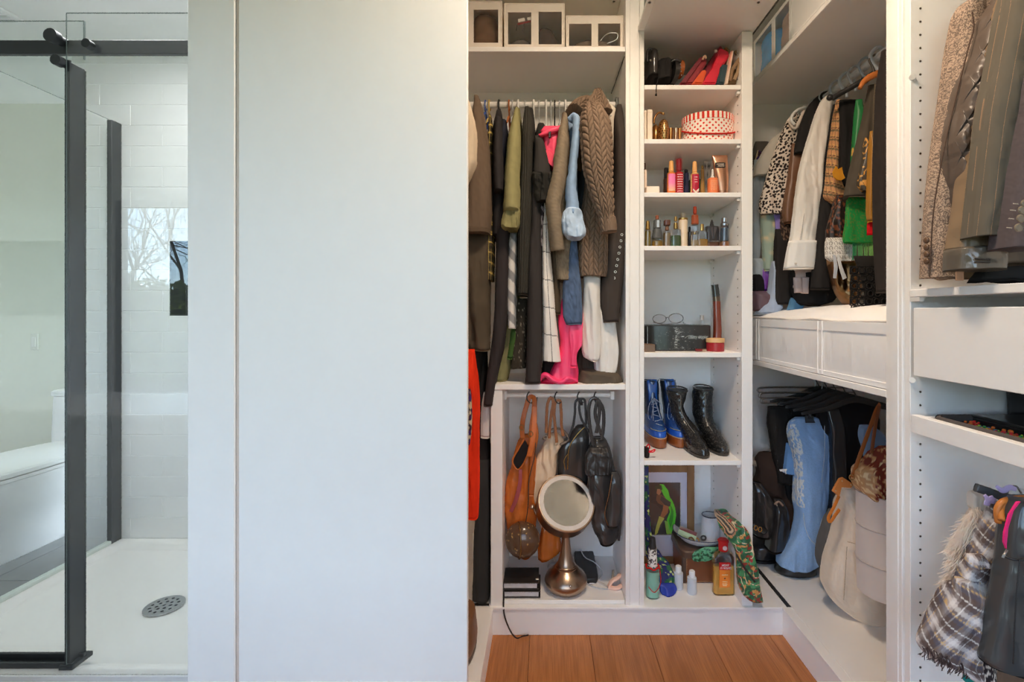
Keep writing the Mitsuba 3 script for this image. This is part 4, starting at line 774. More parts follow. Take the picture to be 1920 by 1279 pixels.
# ------------------------------------------------------------------ shelf tower: top tier, bags and clutches
BG = 'bags and pouches on the top tier of the tower'
def base_z(i): return SZ[i] + .0004
def bag2d(name, label, cat_, pts, Ya, Yb_, col, mat=SAT, group=BG, b=.006):
    """A flat bag standing on edge: its outline with rounded rims and a real thickness."""
    t = thing(name, label, cat_, group)
    pg = Polygon([(PX(a, Ya), PZ(c, Ya)) for a, c in pts]).buffer(0).buffer(-min(.004, b * .5)).buffer(min(.004, b * .5))
    m = cat([prism(q, a, c, px=False) for q, a, c in ((pg.buffer(-b), Ya, Ya + .004), (pg.buffer(-b * .3), Ya + .004, Ya + .01), (pg, Ya + .01, Yb_)) if not q.is_empty])
    part(t, 'body', m, mat, col); return t
z0 = base_z(0)
t = thing('handbag', 'black leather handbag at the left end of the top tier', 'bag', BG)
part(t, 'body', drape([(98, 1213, 1223), (112, 1211, 1229), (140, 1210, 1230), (156, 1210, 1229)], 1.85, d=.14, amp=.006, seed=60, wrk=.003, col=S(48, 44, 42)), GLS, smooth=True)
part(t, 'handle', tube(spl([P(1214, 116, 1.79), P(1214, 96, 1.79), P(1219, 91, 1.79), P(1224, 98, 1.79), P(1226, 116, 1.79)], 20), .004, n=8), GLS, S(44, 42, 41), smooth=True)
part(t, 'clasp', trimesh.creation.icosphere(subdivisions=2, radius=.004).apply_translation(P(1220, 113, 1.772)), MET, S(190, 180, 160), smooth=True)
t = thing('drawstring_pouch', 'black fabric drawstring pouch slumped on the top tier', 'pouch', BG)
part(t, 'body', drape([(113, 1236, 1250), (120, 1231, 1256), (140, 1229, 1257), (158, 1229, 1255)], 1.83, d=.1, amp=.012, seed=61, wrk=.005, col=S(38, 36, 36)), FAB, smooth=True)
part(t, 'cord', tube(spl([P(1233, 124, 1.765), P(1235, 142, 1.758), P(1231, 160, 1.745), P(1230, 177, 1.744)], 20), .0014, n=6), FAB, S(34, 32, 32), smooth=True)
part(t, 'cord_knot', trimesh.creation.icosphere(subdivisions=2, radius=.004).apply_translation(P(1230, 178, 1.744)), FAB, S(34, 32, 32), smooth=True)
t = thing('sunglasses', 'dark sunglasses with amber lenses beside the black pouch', 'sunglasses', BG)
for dx, (c, mt) in ((0, (S(34, 32, 32), GLS)), (11, (S(150, 78, 30), GLS))):
    q = P(1262 + dx, 135 - (dx > 0) * 5, 1.83)
    m = tube([q + [-.01, 0, 0], q + [.008, .004, 0]], .044 - dx * .001, n=28, ref=(0, 0, 1)); m.apply_translation((0, 0, 0))
    part(t, 'lens', m, mt, c)
part(t, 'bridge', tube(spl([P(1258, 116, 1.79), P(1268, 112, 1.785), P(1277, 116, 1.79)], 14), .004, n=8), GLS, S(32, 30, 30), smooth=True)
for i in range(4): part(t, 'stud', trimesh.creation.icosphere(subdivisions=1, radius=.0028).apply_translation(P(1276 + i * .6, 120 + i * 7, 1.79)), MET, S(190, 186, 180), smooth=True)
t = bag2d('clutch_bag', 'dark red leather clutch leaning left of the orange wallet', 'clutch', [(1274, 157), (1312, 107), (1318, 104), (1327, 112), (1326, 118), (1300, 157)], 1.80, 1.98, S(138, 34, 44))
part(t, 'flap', prism([(1277, 154), (1312, 108), (1318, 110), (1286, 155)], 1.794, 1.80), SAT, S(112, 26, 38))
part(t, 'wrist_loop', ribbon(spl([P(1317, 112, 1.79), P(1322, 104, 1.785), P(1324, 110, 1.787)], 12), .007, .002), SAT, S(190, 150, 120), smooth=True)
bag2d('wallet', 'orange wallet leaning between the dark red and bright red clutches', 'wallet', [(1297, 157), (1318, 130), (1323, 129), (1326, 134), (1318, 157)], 1.78, 1.95, S(214, 84, 34))
t = bag2d('clutch_bag', 'burgundy clutch with a pearl clasp behind the bright red clutch', 'clutch', [(1314, 157), (1322, 130), (1346, 90), (1352, 84), (1358, 92), (1330, 157)], 1.83, 2.02, S(142, 24, 46))
part(t, 'clasp', trimesh.creation.icosphere(subdivisions=2, radius=.006).apply_translation(P(1342, 96, 1.815)), SAT, S(226, 216, 206), smooth=True)
bag2d('clutch_bag', 'bright red leather clutch standing tall on the top tier', 'clutch', [(1315, 157), (1338, 125), (1350, 90), (1356, 90), (1367, 96), (1369, 104), (1352, 130), (1343, 157)], 1.785, 2.0, S(206, 30, 54))
bag2d('comb_case', 'tan wooden comb handle sticking up behind the red clutch', 'comb', [(1352, 80), (1355, 78), (1369, 95), (1367, 98)], 1.86, 1.875, S(190, 140, 90), b=.001)
bag2d('glasses_case', 'dark teal glasses case standing on the top tier', 'case', [(1345, 156), (1351, 124), (1356, 119), (1366, 120), (1366, 130), (1359, 157)], 1.78, 1.93, S(30, 58, 66), GLS)
def floral(v):
    f = fbm(v / .006, 2, 5); return np.where((f > .55)[:, None], S(214, 120, 96), S(226, 206, 186))
bag2d('booklet', 'thin pink flowered booklet leaning by the teal case', 'booklet', [(1360, 157), (1371, 95), (1376, 95), (1365, 157)], 1.77, 1.95, floral, SAT, b=.0005)
t = bag2d('handbag', 'tan soft handbag at the right end of the top tier', 'bag', [(1364, 157), (1370, 138), (1378, 128), (1390, 124), (1389, 140), (1382, 157)], 1.80, 2.0, S(150, 122, 94), FAB)
part(t, 'strap', tube(spl([P(1367, 152, 1.785), P(1374, 130, 1.78), P(1386, 112, 1.78), P(1392, 101, 1.79), P(1388, 95, 1.80), P(1378, 100, 1.80)], 40), .0085, .006, n=10, fold=.003), FAB, S(140, 112, 86), smooth=True)
part(t, 'strap', tube(spl([P(1376, 150, 1.785), P(1384, 132, 1.78), P(1387, 118, 1.775)], 20), .007, .005, n=10, fold=.002), FAB, S(158, 130, 102), smooth=True)

# second tier: boxes, gold clutch, hat box
z1 = base_z(1); T2 = 'things on the second tier of the tower'
for a, b, y, lab, w in ((1206, 1212.5, 206, 'thin white box against the tower wall on the second tier', .14), (1214, 1223.5, 205, 'cream white box left of the gold clutch', .12)):
    a = max(a, 1208.6)
    t = thing('white_box', lab, 'box', T2); x0, x1 = PX(a, 1.79), PX(b, 1.79); zt_ = PZ(y, 1.79)
    part(t, 'box', box(x0, x1, 1.79, 1.79 + w, z1, zt_, .002), SAT, S(228, 212, 192)); part(t, 'lid_edge', box(x0 - .0006, x1 + .0006, 1.7892, 1.79 + w, zt_ - .012, zt_ - .009, 0), SAT, S(206, 188, 166))
GLD = S(214, 168, 108)
t = thing('evening_clutch', 'oval gold perforated clutch on the second tier', 'clutch', T2)
def ogold(X, Z, w=.0085):
    i = np.floor(Z / w); a, b = (X / w + .5 * (i % 2)) % 1 - .5, (Z / w) % 1 - .5
    return np.where(((a * a + b * b) < .07)[..., None], S(120, 74, 40), GLD)
m = loft([(-.046, 0, 0, .002, .012, 1), (-.042, 0, 0, .011, .02, 1), (-.025, 0, 0, .0185, .027, 1), (0, 0, 0, .0215, .03, 1), (.025, 0, 0, .0185, .027, 1), (.042, 0, 0, .011, .02, 1), (.046, 0, 0, .002, .012, 1)], m=60, n=90)
cz = P(1243.5, 238, 1.82); zc_ = z1 + .047
m.apply_translation((cz[0], 1.82, zc_))
part(t, 'front_shell', m, MET, lambda v: ogold(v[:, 0], v[:, 2]), smooth=True)
m2 = loft([(-.046, 0, 0, .002, .02, 1), (-.03, 0, 0, .015, .03, 1), (0, 0, 0, .021, .034, 1), (.03, 0, 0, .015, .03, 1), (.046, 0, 0, .002, .02, 1)], m=40, n=40); m2.apply_translation((cz[0] - .02, 1.875, zc_))
part(t, 'back_shell', m2, MET, S(190, 140, 84), smooth=True)
part(t, 'handle', tube(spl([P(1226, 232, 1.80), P(1228, 220, 1.80), P(1236, 211, 1.80), P(1246, 214, 1.80)], 20), .0035, n=8), MET, S(150, 104, 60), smooth=True)
part(t, 'clasp', trimesh.creation.icosphere(subdivisions=2, radius=.005).apply_translation(P(1243, 213, 1.80)), MET, GLD, smooth=True)
for i, (a, b, lab, c) in enumerate(((1253, 1262, 'gold cup nearest the oval clutch', S(196, 150, 96)), (1263, 1271, 'pale gold cup between two gold cups', S(226, 206, 180)), (1271, 1278, 'gold cup nearest the hat box', S(206, 150, 96)))):
    Yc = 1.87 - .03 * i; r = (b - a) / 2 * Yc / F; x = PX((a + b) / 2, Yc); h = PZ(241, Yc) - z1
    solo('gold_cup', lab, 'cup', lathe([(0, 0), (r * .8, 0), (r * .86, h * .3), (r, h), (r * .92, h), (r * .76, h * .3), (0, .004)], (x, Yc, z1), 28), MET, c, group='gold cups by the hat box')
t = thing('hat_box', 'oval red and white polka dot hat box with striped lid', 'hat box', T2)
hx, hy = (PX(1281, 1.84) + PX(1374, 1.84)) / 2, 1.845; hrx = (PX(1374, 1.84) - PX(1281, 1.84)) / 2; hh = PZ(214, 1.80) - z1
RED, CRM = S(206, 58, 48), S(240, 226, 212)
def oval(rx, ry, za, zb_, mrows, n=200):
    th = np.linspace(0, 2 * np.pi, n, endpoint=False); zz_ = np.linspace(za, zb_, mrows)[:, None]
    return grid_mesh(st(hx + rx * np.cos(th) + 0 * zz_, hy + ry * np.sin(th) + 0 * zz_, zz_ + 0 * th))
def dots(v):
    a = np.arctan2((v[:, 1] - hy) / .075, (v[:, 0] - hx) / hrx) * .088; w = .0205
    i = np.floor((v[:, 2] - z1) / (w * .5)); u = (a / w + .5 * (i % 2)) % 1 - .5; q = ((v[:, 2] - z1) / (w * .5)) % 1 - .5
    return np.where(((u * w) ** 2 + (q * w * .5) ** 2 < .0036 ** 2)[:, None], RED, CRM)
def stripes(v):
    a = np.arctan2((v[:, 1] - hy) / .075, (v[:, 0] - hx) / hrx)
    return np.where(((a / (2 * np.pi) * 34) % 1 < .45)[:, None], RED, CRM)
part(t, 'body', oval(hrx, .075, z1, z1 + hh - .002, 90, 640), FAB, dots, smooth=40)
part(t, 'lid', oval(hrx + .0025, .0775, z1 + hh - .024, z1 + hh, 4, 340), FAB, stripes, smooth=40)
part(t, 'cord', tube(spl([(hx + (hrx + .004) * math.cos(a), hy + .079 * math.sin(a), z1 + hh * .56 - .037 * math.sin(-a)) for a in np.linspace(0, -math.pi, 13)], 60), .0028, n=8, ref=(0, 0, 1)), FAB, S(196, 44, 38), smooth=True)

# ------------------------------------------------------------------ bottles on the third and fourth tiers
T3, T4_ = 'bottles on the third tier of the tower', 'perfume bottles on the fourth tier of the tower'
def bottle(label, tier, pxl, pxr, pytop, Y, parts, group=None, ry=None, name='bottle', cat_='bottle'):
    """parts: (name, z0, z1, half widths at both ends, colour, material, power); heights as fractions of the whole, widths of the half width."""
    z = base_z(tier); x = (PX(pxl, Y) + PX(pxr, Y)) / 2; w = (PX(pxr, Y) - PX(pxl, Y)) / 2; H = PZ(pytop, Y) - z; d = ry or w
    t = thing(name, label, cat_, group)
    for (nm, a, b, wa, wb, c, mt, pw_) in parts:
        e = min(.0025, (b - a) * H * .2)
        sec = lambda f, zz_: (z + zz_, x, Y, w * f, d * f, pw_)
        m = loft([sec(wa - e / w, a * H), sec(wa, a * H + e), sec(wb, b * H - e), sec(max(wb - e / w, .05), b * H)], n=36)
        part(t, nm, m, mt, c, smooth=40)
    return t, x, z, w, H
G = 'm_glass'
def label_plate(t, x, Y, z0_, z1_, w, d, col, name='label', pw_=1.0, mat=SAT, a0=-2.5, a1=-.64):
    th = np.linspace(a0, a1, 20); c, s = np.cos(th), np.sin(th); c, s = np.sign(c) * abs(c) ** pw_, np.sign(s) * abs(s) ** pw_
    V = st(x + w * c, Y + d * s, np.array([[z0_], [(z0_ + z1_) / 2], [z1_]]) + 0 * c)
    return part(t, name, grid_mesh(V, closed=False, cap=False), mat, col, smooth=True)
# third tier
solo('white_box', 'small flat white box on the third tier', 'box', box(PX(1212, 1.80), PX(1237, 1.80), 1.80, 1.90, base_z(2), PZ(349, 1.80), .002), SAT, S(236, 222, 206), group=None)
t = thing('face_powder_box', 'dark and white carton at the left wall of the third tier', 'carton'); part(t, 'carton', box(PX(1208.8, 1.84), PX(1213, 1.84), 1.84, 1.92, base_z(2), PZ(318, 1.84), .001), SAT, S(226, 206, 186)); part(t, 'lid', box(PX(1208.8, 1.84), PX(1212, 1.84), 1.85, 1.92, PZ(318, 1.84), PZ(304, 1.84), .001), SAT, S(96, 66, 50))
bottle('dark amber bottle at the back left of the third tier', 2, 1244, 1254, 315, 1.97, [('body', 0, .72, 1, 1, S(92, 52, 30), GLS, .8), ('cap', .72, 1, .8, .8, S(60, 50, 44), SAT, .8)], T3)
t, x, z, w, H = bottle('body mist with orange cap and pink label', 2, 1251, 1266, 302, 1.80, [('body', 0, .64, 1, .97, S(232, 122, 56), GLS, .75), ('shoulder', .64, .68, .95, .6, S(222, 160, 90), GLS, .8), ('cap', .68, 1, .62, .5, S(228, 166, 96), SAT, 1)], T3)
label_plate(t, x, 1.80, z + .1 * H, z + .6 * H, w * 1.02, w * 1.02, lambda v: np.where((v[:, 2] < z + .28 * H)[:, None], S(240, 190, 150), S(240, 124, 178)), pw_=.75)
t, x, z, w, H = bottle('tall red body spray with clear cap', 2, 1265, 1281, 293, 1.86, [('body', 0, .62, 1, 1, S(176, 30, 40), GLS, .9), ('nozzle', .66, .94, .5, .5, S(220, 60, 66), SAT, 1), ('cap', .64, 1, .94, .94, None, G, .9)], T3)
for k in range(9): label_plate(t, x, 1.86, z + (.1 + .055 * k) * H, z + (.12 + .055 * k) * H, w * 1.02, w * 1.02, S(230, 180, 186), 'print_line', .9, a0=-2.2, a1=-.9)
bottle('dark green bottle behind the red label mist', 2, 1290, 1315, 318, 1.95, [('body', 0, .68, 1, 1, S(44, 62, 50), GLS, .6), ('cap', .68, 1.1, .6, .6, None, G, .8)], T3)
bottle('dark blue bottle right of the tall red spray', 2, 1282, 1291, 318, 1.92, [('body', 0, .9, 1, 1, S(42, 44, 84), GLS, .7), ('cap', .9, 1, .7, .7, S(40, 40, 50), SAT, .7)], T3)
t, x, z, w, H = bottle('body mist with gold cap and dark red label', 2, 1295, 1310, 303, 1.80, [('body', 0, .62, 1, .97, S(226, 180, 120), GLS, .75), ('shoulder', .62, .67, .95, .6, S(230, 180, 116), GLS, .8), ('cap', .67, 1, .6, .5, S(230, 170, 104), SAT, 1)], T3)
label_plate(t, x, 1.80, z + .06 * H, z + .6 * H, w * 1.02, w * 1.02, lambda v: np.where((abs((v[:, 2] - z) / H - .19) < .08)[:, None], S(240, 214, 196), S(176, 28, 54)), pw_=.75)
part(t, 'chevron', [tube([(x - .011, 1.80 - w * 1.04, z + (.16 - .045 * k) * H), (x, 1.80 - w * 1.06, z + (.08 - .03 * k) * H), (x + .011, 1.80 - w * 1.04, z + (.16 - .045 * k) * H)], .0018, n=6) for k in range(2)], SAT, S(236, 220, 206))
for k in range(3): part(t, 'print_line', box(x - .006, x + .006, 1.80 - w * 1.045, 1.80 - w * 1.02, z + (.5 - .07 * k) * H, z + (.52 - .07 * k) * H, 0), SAT, S(236, 190, 190))
bottle('golden slanted bottle behind the orange lotion', 2, 1312, 1322, 310, 1.90, [('body', 0, .9, 1, .5, S(170, 130, 70), GLS, .7), ('cap', .9, 1, .4, .4, S(196, 160, 100), MET, 1)], T3)
t = thing('lotion_tube', 'grey speckled lotion tube behind the rose gold tube', 'tube', T3)
part(t, 'tube', loft([(base_z(2), PX(1331, 1.93), 1.93, .016, .016, 1), (base_z(2) + .05, PX(1330, 1.93), 1.93, .02, .014, .9), (PZ(303, 1.93), PX(1330, 1.93), 1.93, .022, .003, .6)], m=16), SAT, lambda v: np.where((fbm(v / .006, 1, 4) > .7)[:, None], S(70, 64, 60), S(186, 178, 166)), smooth=True)
t, x, z, w, H = bottle('orange lotion bottle with white pump', 2, 1327, 1345, 317, 1.80, [('body', 0, .64, 1, 1, S(236, 130, 80), GLS, .8), ('neck', .64, .72, .4, .4, S(230, 226, 222), SAT, 1), ('pump', .72, 1, .26, .2, S(232, 228, 224), SAT, 1)], T3)
for k in range(7): label_plate(t, x, 1.80, z + (.18 + .055 * k) * H, z + (.195 + .055 * k) * H, w * 1.02, w * 1.02, S(246, 180, 140), 'print_line', .8, a0=-2.2, a1=-.95)
t = thing('lotion_tube', 'large rose gold lotion tube with black label', 'tube', T3)
ROSE = S(232, 176, 142)
part(t, 'tube', loft([(base_z(2) + .014, PX(1354, 1.80), 1.80, .019, .019, .8), (base_z(2) + .05, PX(1353.5, 1.80), 1.80, .023, .019, .8), (PZ(296, 1.80), PX(1349.5, 1.80), 1.80, .0285, .007, .6), (PZ(291.5, 1.80), PX(1349.5, 1.80), 1.80, .029, .003, .4)], m=24), MET, ROSE, smooth=True)
part(t, 'cap', loft([(base_z(2), PX(1354, 1.80), 1.80, .02, .02, .9), (base_z(2) + .015, PX(1354, 1.80), 1.80, .02, .02, .9)]), MET, ROSE * .85)
part(t, 'label', pbox(1341.5, 1360, 304.5, 314, 1.784, 1.788), SAT, S(44, 36, 32))
for k, (a, b) in enumerate(((1344, 1358), (1346, 1358))): part(t, 'print_line', pbox(a, b, 307 + 3.6 * k, 308.2 + 3.6 * k, 1.783, 1.7845, 0), SAT, S(226, 206, 190))
# fourth tier
AMB, GLDC = S(206, 160, 70), S(206, 170, 104)
bottle('round gold-capped perfume at the left wall', 3, 1209, 1220, 414, 1.80, [('liquid', .02, .62, .85, .85, S(186, 160, 80), GLS, .9), ('glass', 0, .66, 1, 1, None, G, .9), ('cap', .66, 1, .8, .55, GLDC, MET, 1)], T4_)
t, x, z, w, H = bottle('charcoal perfume with silver plate and red-brown top', 3, 1222, 1242, 404, 1.80, [('liquid', .02, .2, .8, .8, S(196, 150, 60), GLS, .7), ('glass', 0, .26, 1, .95, None, G, .7), ('shell', .26, .58, 1, .75, S(72, 74, 74), SAT, .7), ('neck', .58, .86, .7, .62, S(84, 86, 86), SAT, .7), ('top', .86, 1, .3, .3, S(150, 80, 50), SAT, 1)], T4_)
part(t, 'plate', box(x - .006, x + .006, 1.80 - w * .8, 1.80 - w * .5, z + .6 * H, z + .84 * H), MET, S(214, 214, 210))
bottle('brown octagonal capped perfume with ribbed glass', 3, 1243, 1258, 413, 1.82, [('liquid', .02, .55, .8, .8, S(206, 170, 120), GLS, .6), ('glass', 0, .62, 1, .95, None, G, .6), ('neck', .62, .8, .5, .4, S(120, 80, 60), SAT, 1), ('cap', .8, 1, .8, .8, S(92, 54, 40), GLS, .6)], T4_)
bottle('green liquid perfume with a gold ball stopper', 3, 1258, 1276, 406, 1.80, [('liquid', .02, .38, .88, .88, S(104, 128, 74), GLS, .45), ('glass', 0, .58, 1, .98, None, G, .4), ('collar', .58, .8, .45, .4, GLDC, MET, 1), ('stopper', .84, 1, .34, .3, GLDC, MET, 1)], T4_, ry=.014)
bottle('tall cream perfume with clear cap and gold collar', 3, 1272, 1289, 392, 1.835, [('body', 0, .72, 1, 1, S(230, 206, 176), GLS, .9), ('collar', .72, .77, 1, 1, GLDC, MET, .9), ('nozzle', .77, .9, .45, .4, S(236, 224, 200), SAT, 1), ('cap', .77, 1, .98, .98, None, G, .9)], T4_)
bottle('dark small perfume behind the orange spray', 3, 1289, 1297, 425, 1.93, [('body', 0, .8, 1, 1, S(52, 44, 42), GLS, .8), ('cap', .8, 1, .5, .5, S(40, 38, 38), SAT, 1)], T4_)
bottle('tall orange tipped clear body spray', 3, 1295, 1311, 387, 1.86, [('liquid', .02, .42, .88, .88, S(214, 196, 180), GLS, .9), ('glass', 0, .58, 1, .95, None, G, .9), ('collar', .58, .8, .85, .75, S(240, 110, 64), GLS, .9), ('cap', .82, 1, .42, .36, S(238, 84, 44), SAT, 1)], T4_)
bottle('clear square perfume with gold cap and gold liquid', 3, 1306, 1327, 420, 1.80, [('liquid', .03, .35, .86, .86, S(214, 166, 84), GLS, .4), ('glass', 0, .7, 1, 1, None, G, .35), ('cap', .7, 1, .34, .3, GLDC, MET, 1)], T4_, ry=.012)
t, x, z, w, H = bottle('clear round perfume left of the clear square perfume', 3, 1296, 1309, 437, 1.79, [('liquid', .04, .5, .8, .8, S(216, 190, 150), GLS, .6), ('glass', 0, .9, 1, 1, None, G, .5)], T4_, ry=.01)
part(t, 'cap', loft([(z + .9 * H, x, 1.79, .004, .004), (z + 1.05 * H, x, 1.79, .004, .004)]), MET, GLDC)
t, x, z, w, H = bottle('black angular perfume with brown liquid', 3, 1321, 1348, 412, 1.82, [('liquid', .02, .2, .9, .9, S(150, 92, 60), GLS, .4), ('glass', 0, .25, 1, 1, None, G, .4), ('body', .25, .76, .98, .9, S(44, 42, 44), GLS, .5), ('horn', .76, 1, .3, .1, S(40, 38, 40), GLS, .6)], T4_, ry=.016)
for s in (-1, 1): part(t, 'facet', prism([(x + s * .001, z + .72 * H), (x + s * .013, z + .7 * H), (x + s * .002, z + .3 * H)], 1.82 - .019, 1.82 - .014, px=False), GLS, S(66, 62, 66))
bottle('smoky blue perfume with steel cap', 3, 1349, 1367, 408, 1.80, [('liquid', .02, .2, .88, .88, S(190, 130, 80), GLS, .9), ('core', .2, .66, .6, .6, S(96, 110, 124), GLS, 1), ('glass', 0, .7, 1, 1, None, G, .9), ('collar', .7, .82, .75, .75, S(170, 172, 174), MET, 1), ('cap', .82, 1, .58, .58, S(196, 196, 196), MET, 1)], T4_)
bottle('slim amber perfume at the right of the blue perfume', 3, 1365, 1371, 418, 1.88, [('liquid', .02, .5, .85, .85, S(196, 140, 80), GLS, .7), ('glass', 0, .8, 1, 1, None, G, .7), ('cap', .8, 1, 1.1, 1.1, S(110, 104, 96), SAT, 1)], T4_)

# ------------------------------------------------------------------ fifth tier: sparkly case, glasses, vase bottle, jar
z4 = base_z(4)
yc = 1.90
t = thing('sparkly_case', 'black sparkling oval case with a silver signature', 'case')
rx = (PX(1328, yc) - PX(1203.5, yc)) / 2; x = PX(1328, yc) - rx
zt_ = PZ(609, yc); 
x = max(x, XM0 + rx + .001)
def glit(v):
    g = np.random.default_rng(5); r = g.random(len(v)); 
    d = cKDTree(sp_pts).query(v)[0]
    return np.where((d < .0011)[:, None], S(230, 236, 236), S(34, 37, 38))
g_ = np.random.default_rng(11); aa = np.concatenate([g_.normal(-1.75, .1, 150), g_.uniform(-2.7, -.9, 110)]); 
sp_pts = st(x + rx * np.cos(aa), yc + .075 * np.sin(aa), g_.uniform(z4 + .01, zt_ - .006, 260))
th = np.linspace(0, 2 * np.pi, 420, endpoint=False); zz_ = np.r_[z4, np.linspace(z4 + .003, zt_ - .003, 60), zt_][:, None]; sh = np.r_[.97, np.ones(60), .96][:, None]
part(t, 'body', grid_mesh(st(x + rx * sh * np.sign(np.cos(th)) * abs(np.cos(th)) ** .6, yc + .075 * sh * np.sign(np.sin(th)) * abs(np.sin(th)) ** .6, zz_ + 0 * th)), GLS, glit, smooth=40)
g_ = np.random.default_rng(11); 
k = part(t, 'sparkles', [trimesh.creation.icosphere(subdivisions=0, radius=.0011 * s).apply_translation((x + rx * (.45 * q), yc - .0752 * (1 - abs(.45 * q) ** 3.4) ** .3, zq)) for q, zq, s in zip(np.concatenate([g_.normal(-.25, .14, 110), g_.uniform(-1.7, 1.2, 80)]), g_.uniform(z4 + .006, zt_ - .006, 190), g_.uniform(.5, 1.2, 190))], MET, S(232, 236, 236), kind='stuff', smooth=False)
part(t, 'signature', lettering('Thierry Mugler', .0125, (PX(1288, 1.83), yc - .0762, PZ(635, 1.83)), shear=.35, squash=.62), MET, S(232, 232, 228), smooth=False, label='silver signature')
part(t, 'signature_stroke', tube(spl([P(1284, 634, 1.822), P(1290, 630, 1.822), P(1300, 629, 1.822)], 10), .0008, n=6), MET, S(232, 232, 228))
part(t, 'left_edge', box(PX(1214, 1.83) - .0008, PX(1214, 1.83) + .0008, yc - .0715, yc - .066, z4 + .004, zt_ - .004, 0), MET, S(160, 164, 164))
t = thing('eyeglasses', 'thin rimmed eyeglasses lying on the sparkly black case', 'glasses')
for a, b, c, d in ((1224, 1249, 590, 606), (1254, 1281, 588, 606)):
    q = spl([P((a + b) / 2 + (b - a) / 2 * math.cos(u), (c + d) / 2 + (d - c) / 2 * math.sin(u), 1.86 - .02 * math.sin(u)) for u in np.linspace(0, 2 * np.pi, 24)], 40)
    part(t, 'rim', tube(q, .0011, n=6), MET, S(110, 100, 92), smooth=True)
    cq = q.mean(0); vv = np.vstack([q[:-1], cq]); n_ = len(q) - 1
    part(t, 'lens', trimesh.Trimesh(vv, [(i, (i + 1) % n_, n_) for i in range(n_)], process=False), 'm_pane', smooth=False)
part(t, 'bridge', tube(spl([P(1248, 597, 1.858), P(1251, 595, 1.86), P(1255, 598, 1.858)], 8), .0011, n=6), MET, S(110, 100, 92))
for a, b in ((1225, 1262), (1281, 1285)): part(t, 'temple', tube(spl([P(a, 604, 1.845), P((a + b) / 2, 608, 1.88), P(b, 607, 1.94)], 14), .0012, n=6), SAT, S(96, 84, 76), smooth=True)
t = thing('travel_bottle', 'small clear empty bottle behind the sparkly case', 'bottle')
q = P(1316, 608, 1.985); part(t, 'body', loft([(z4, q[0], 1.985, .011, .011), (PZ(603, 1.985), q[0], 1.985, .011, .011), (PZ(600, 1.985), q[0], 1.985, .007, .007)]), 'm_glass', smooth=40)
part(t, 'cap', loft([(PZ(600, 1.985), q[0], 1.985, .008, .008), (PZ(591, 1.985), q[0], 1.985, .0075, .0075)]), SAT, S(226, 214, 206))
solo('brown_carton', 'small brown carton at the left wall before the sparkly case', 'carton', box(XM0 + .0005, PX(1228.5, 1.79), 1.79, 1.86, z4, PZ(646, 1.79), .0015), SAT, S(110, 88, 70))
t = thing('lipstick', 'dark red lipstick lying before the sparkly case', 'lipstick'); part(t, 'case', cyl((PX(1304, 1.80), 1.80, z4 + .0055), (PX(1316, 1.80), 1.80, z4 + .0055), .005), GLS, S(120, 24, 30)); part(t, 'cap', cyl((PX(1316, 1.80), 1.80, z4 + .0055), (PX(1324, 1.80), 1.80, z4 + .0055), .0053), MET, S(206, 186, 166))
t = thing('curved_bottle', 'tall curved brown bottle with a black cap', 'bottle')
yv = 1.87
part(t, 'body', tube(spl([P(1343, 661, yv) * [1, 1, 0] + [0, 0, z4], P(1345, 620, yv), P(1344, 590, yv), P(1343.5, 565, yv)], 30), np.array([15, 14.2, 13.8, 13]) / 2 * yv / F, n=28, pw=.7), GLS, S(112, 46, 26), smooth=40)
part(t, 'collar', tube([P(1343.3, 565, yv), P(1342.6, 556, yv)], 6.3 * yv / F, n=28, pw=.7), MET, S(120, 104, 90))
part(t, 'cap', tube(spl([P(1342.6, 556, yv), P(1341.5, 545, yv), P(1340, 534, yv)], 8), np.array([6.4, 6.2, 6.0]) * yv / F, n=28, pw=.7), GLS, S(40, 44, 42), smooth=40)
t = thing('cream_jar', 'dark red cream jar with a gold lid', 'jar')
yj = YZ(659.5, z4) + .03; xj = PX(1341, yj)
part(t, 'jar', lathe([(0, 0), (.0305, 0), (.0325, .002), (.0325, .031), (.031, .033), (0, .033)], (xj, yj, z4), 44), GLS, S(160, 26, 36))
part(t, 'lid', lathe([(0, .0332), (.0335, .0332), (.0335, .047), (.0325, .0485), (0, .0485)], (xj, yj, z4), 44), SAT, S(222, 178, 124))

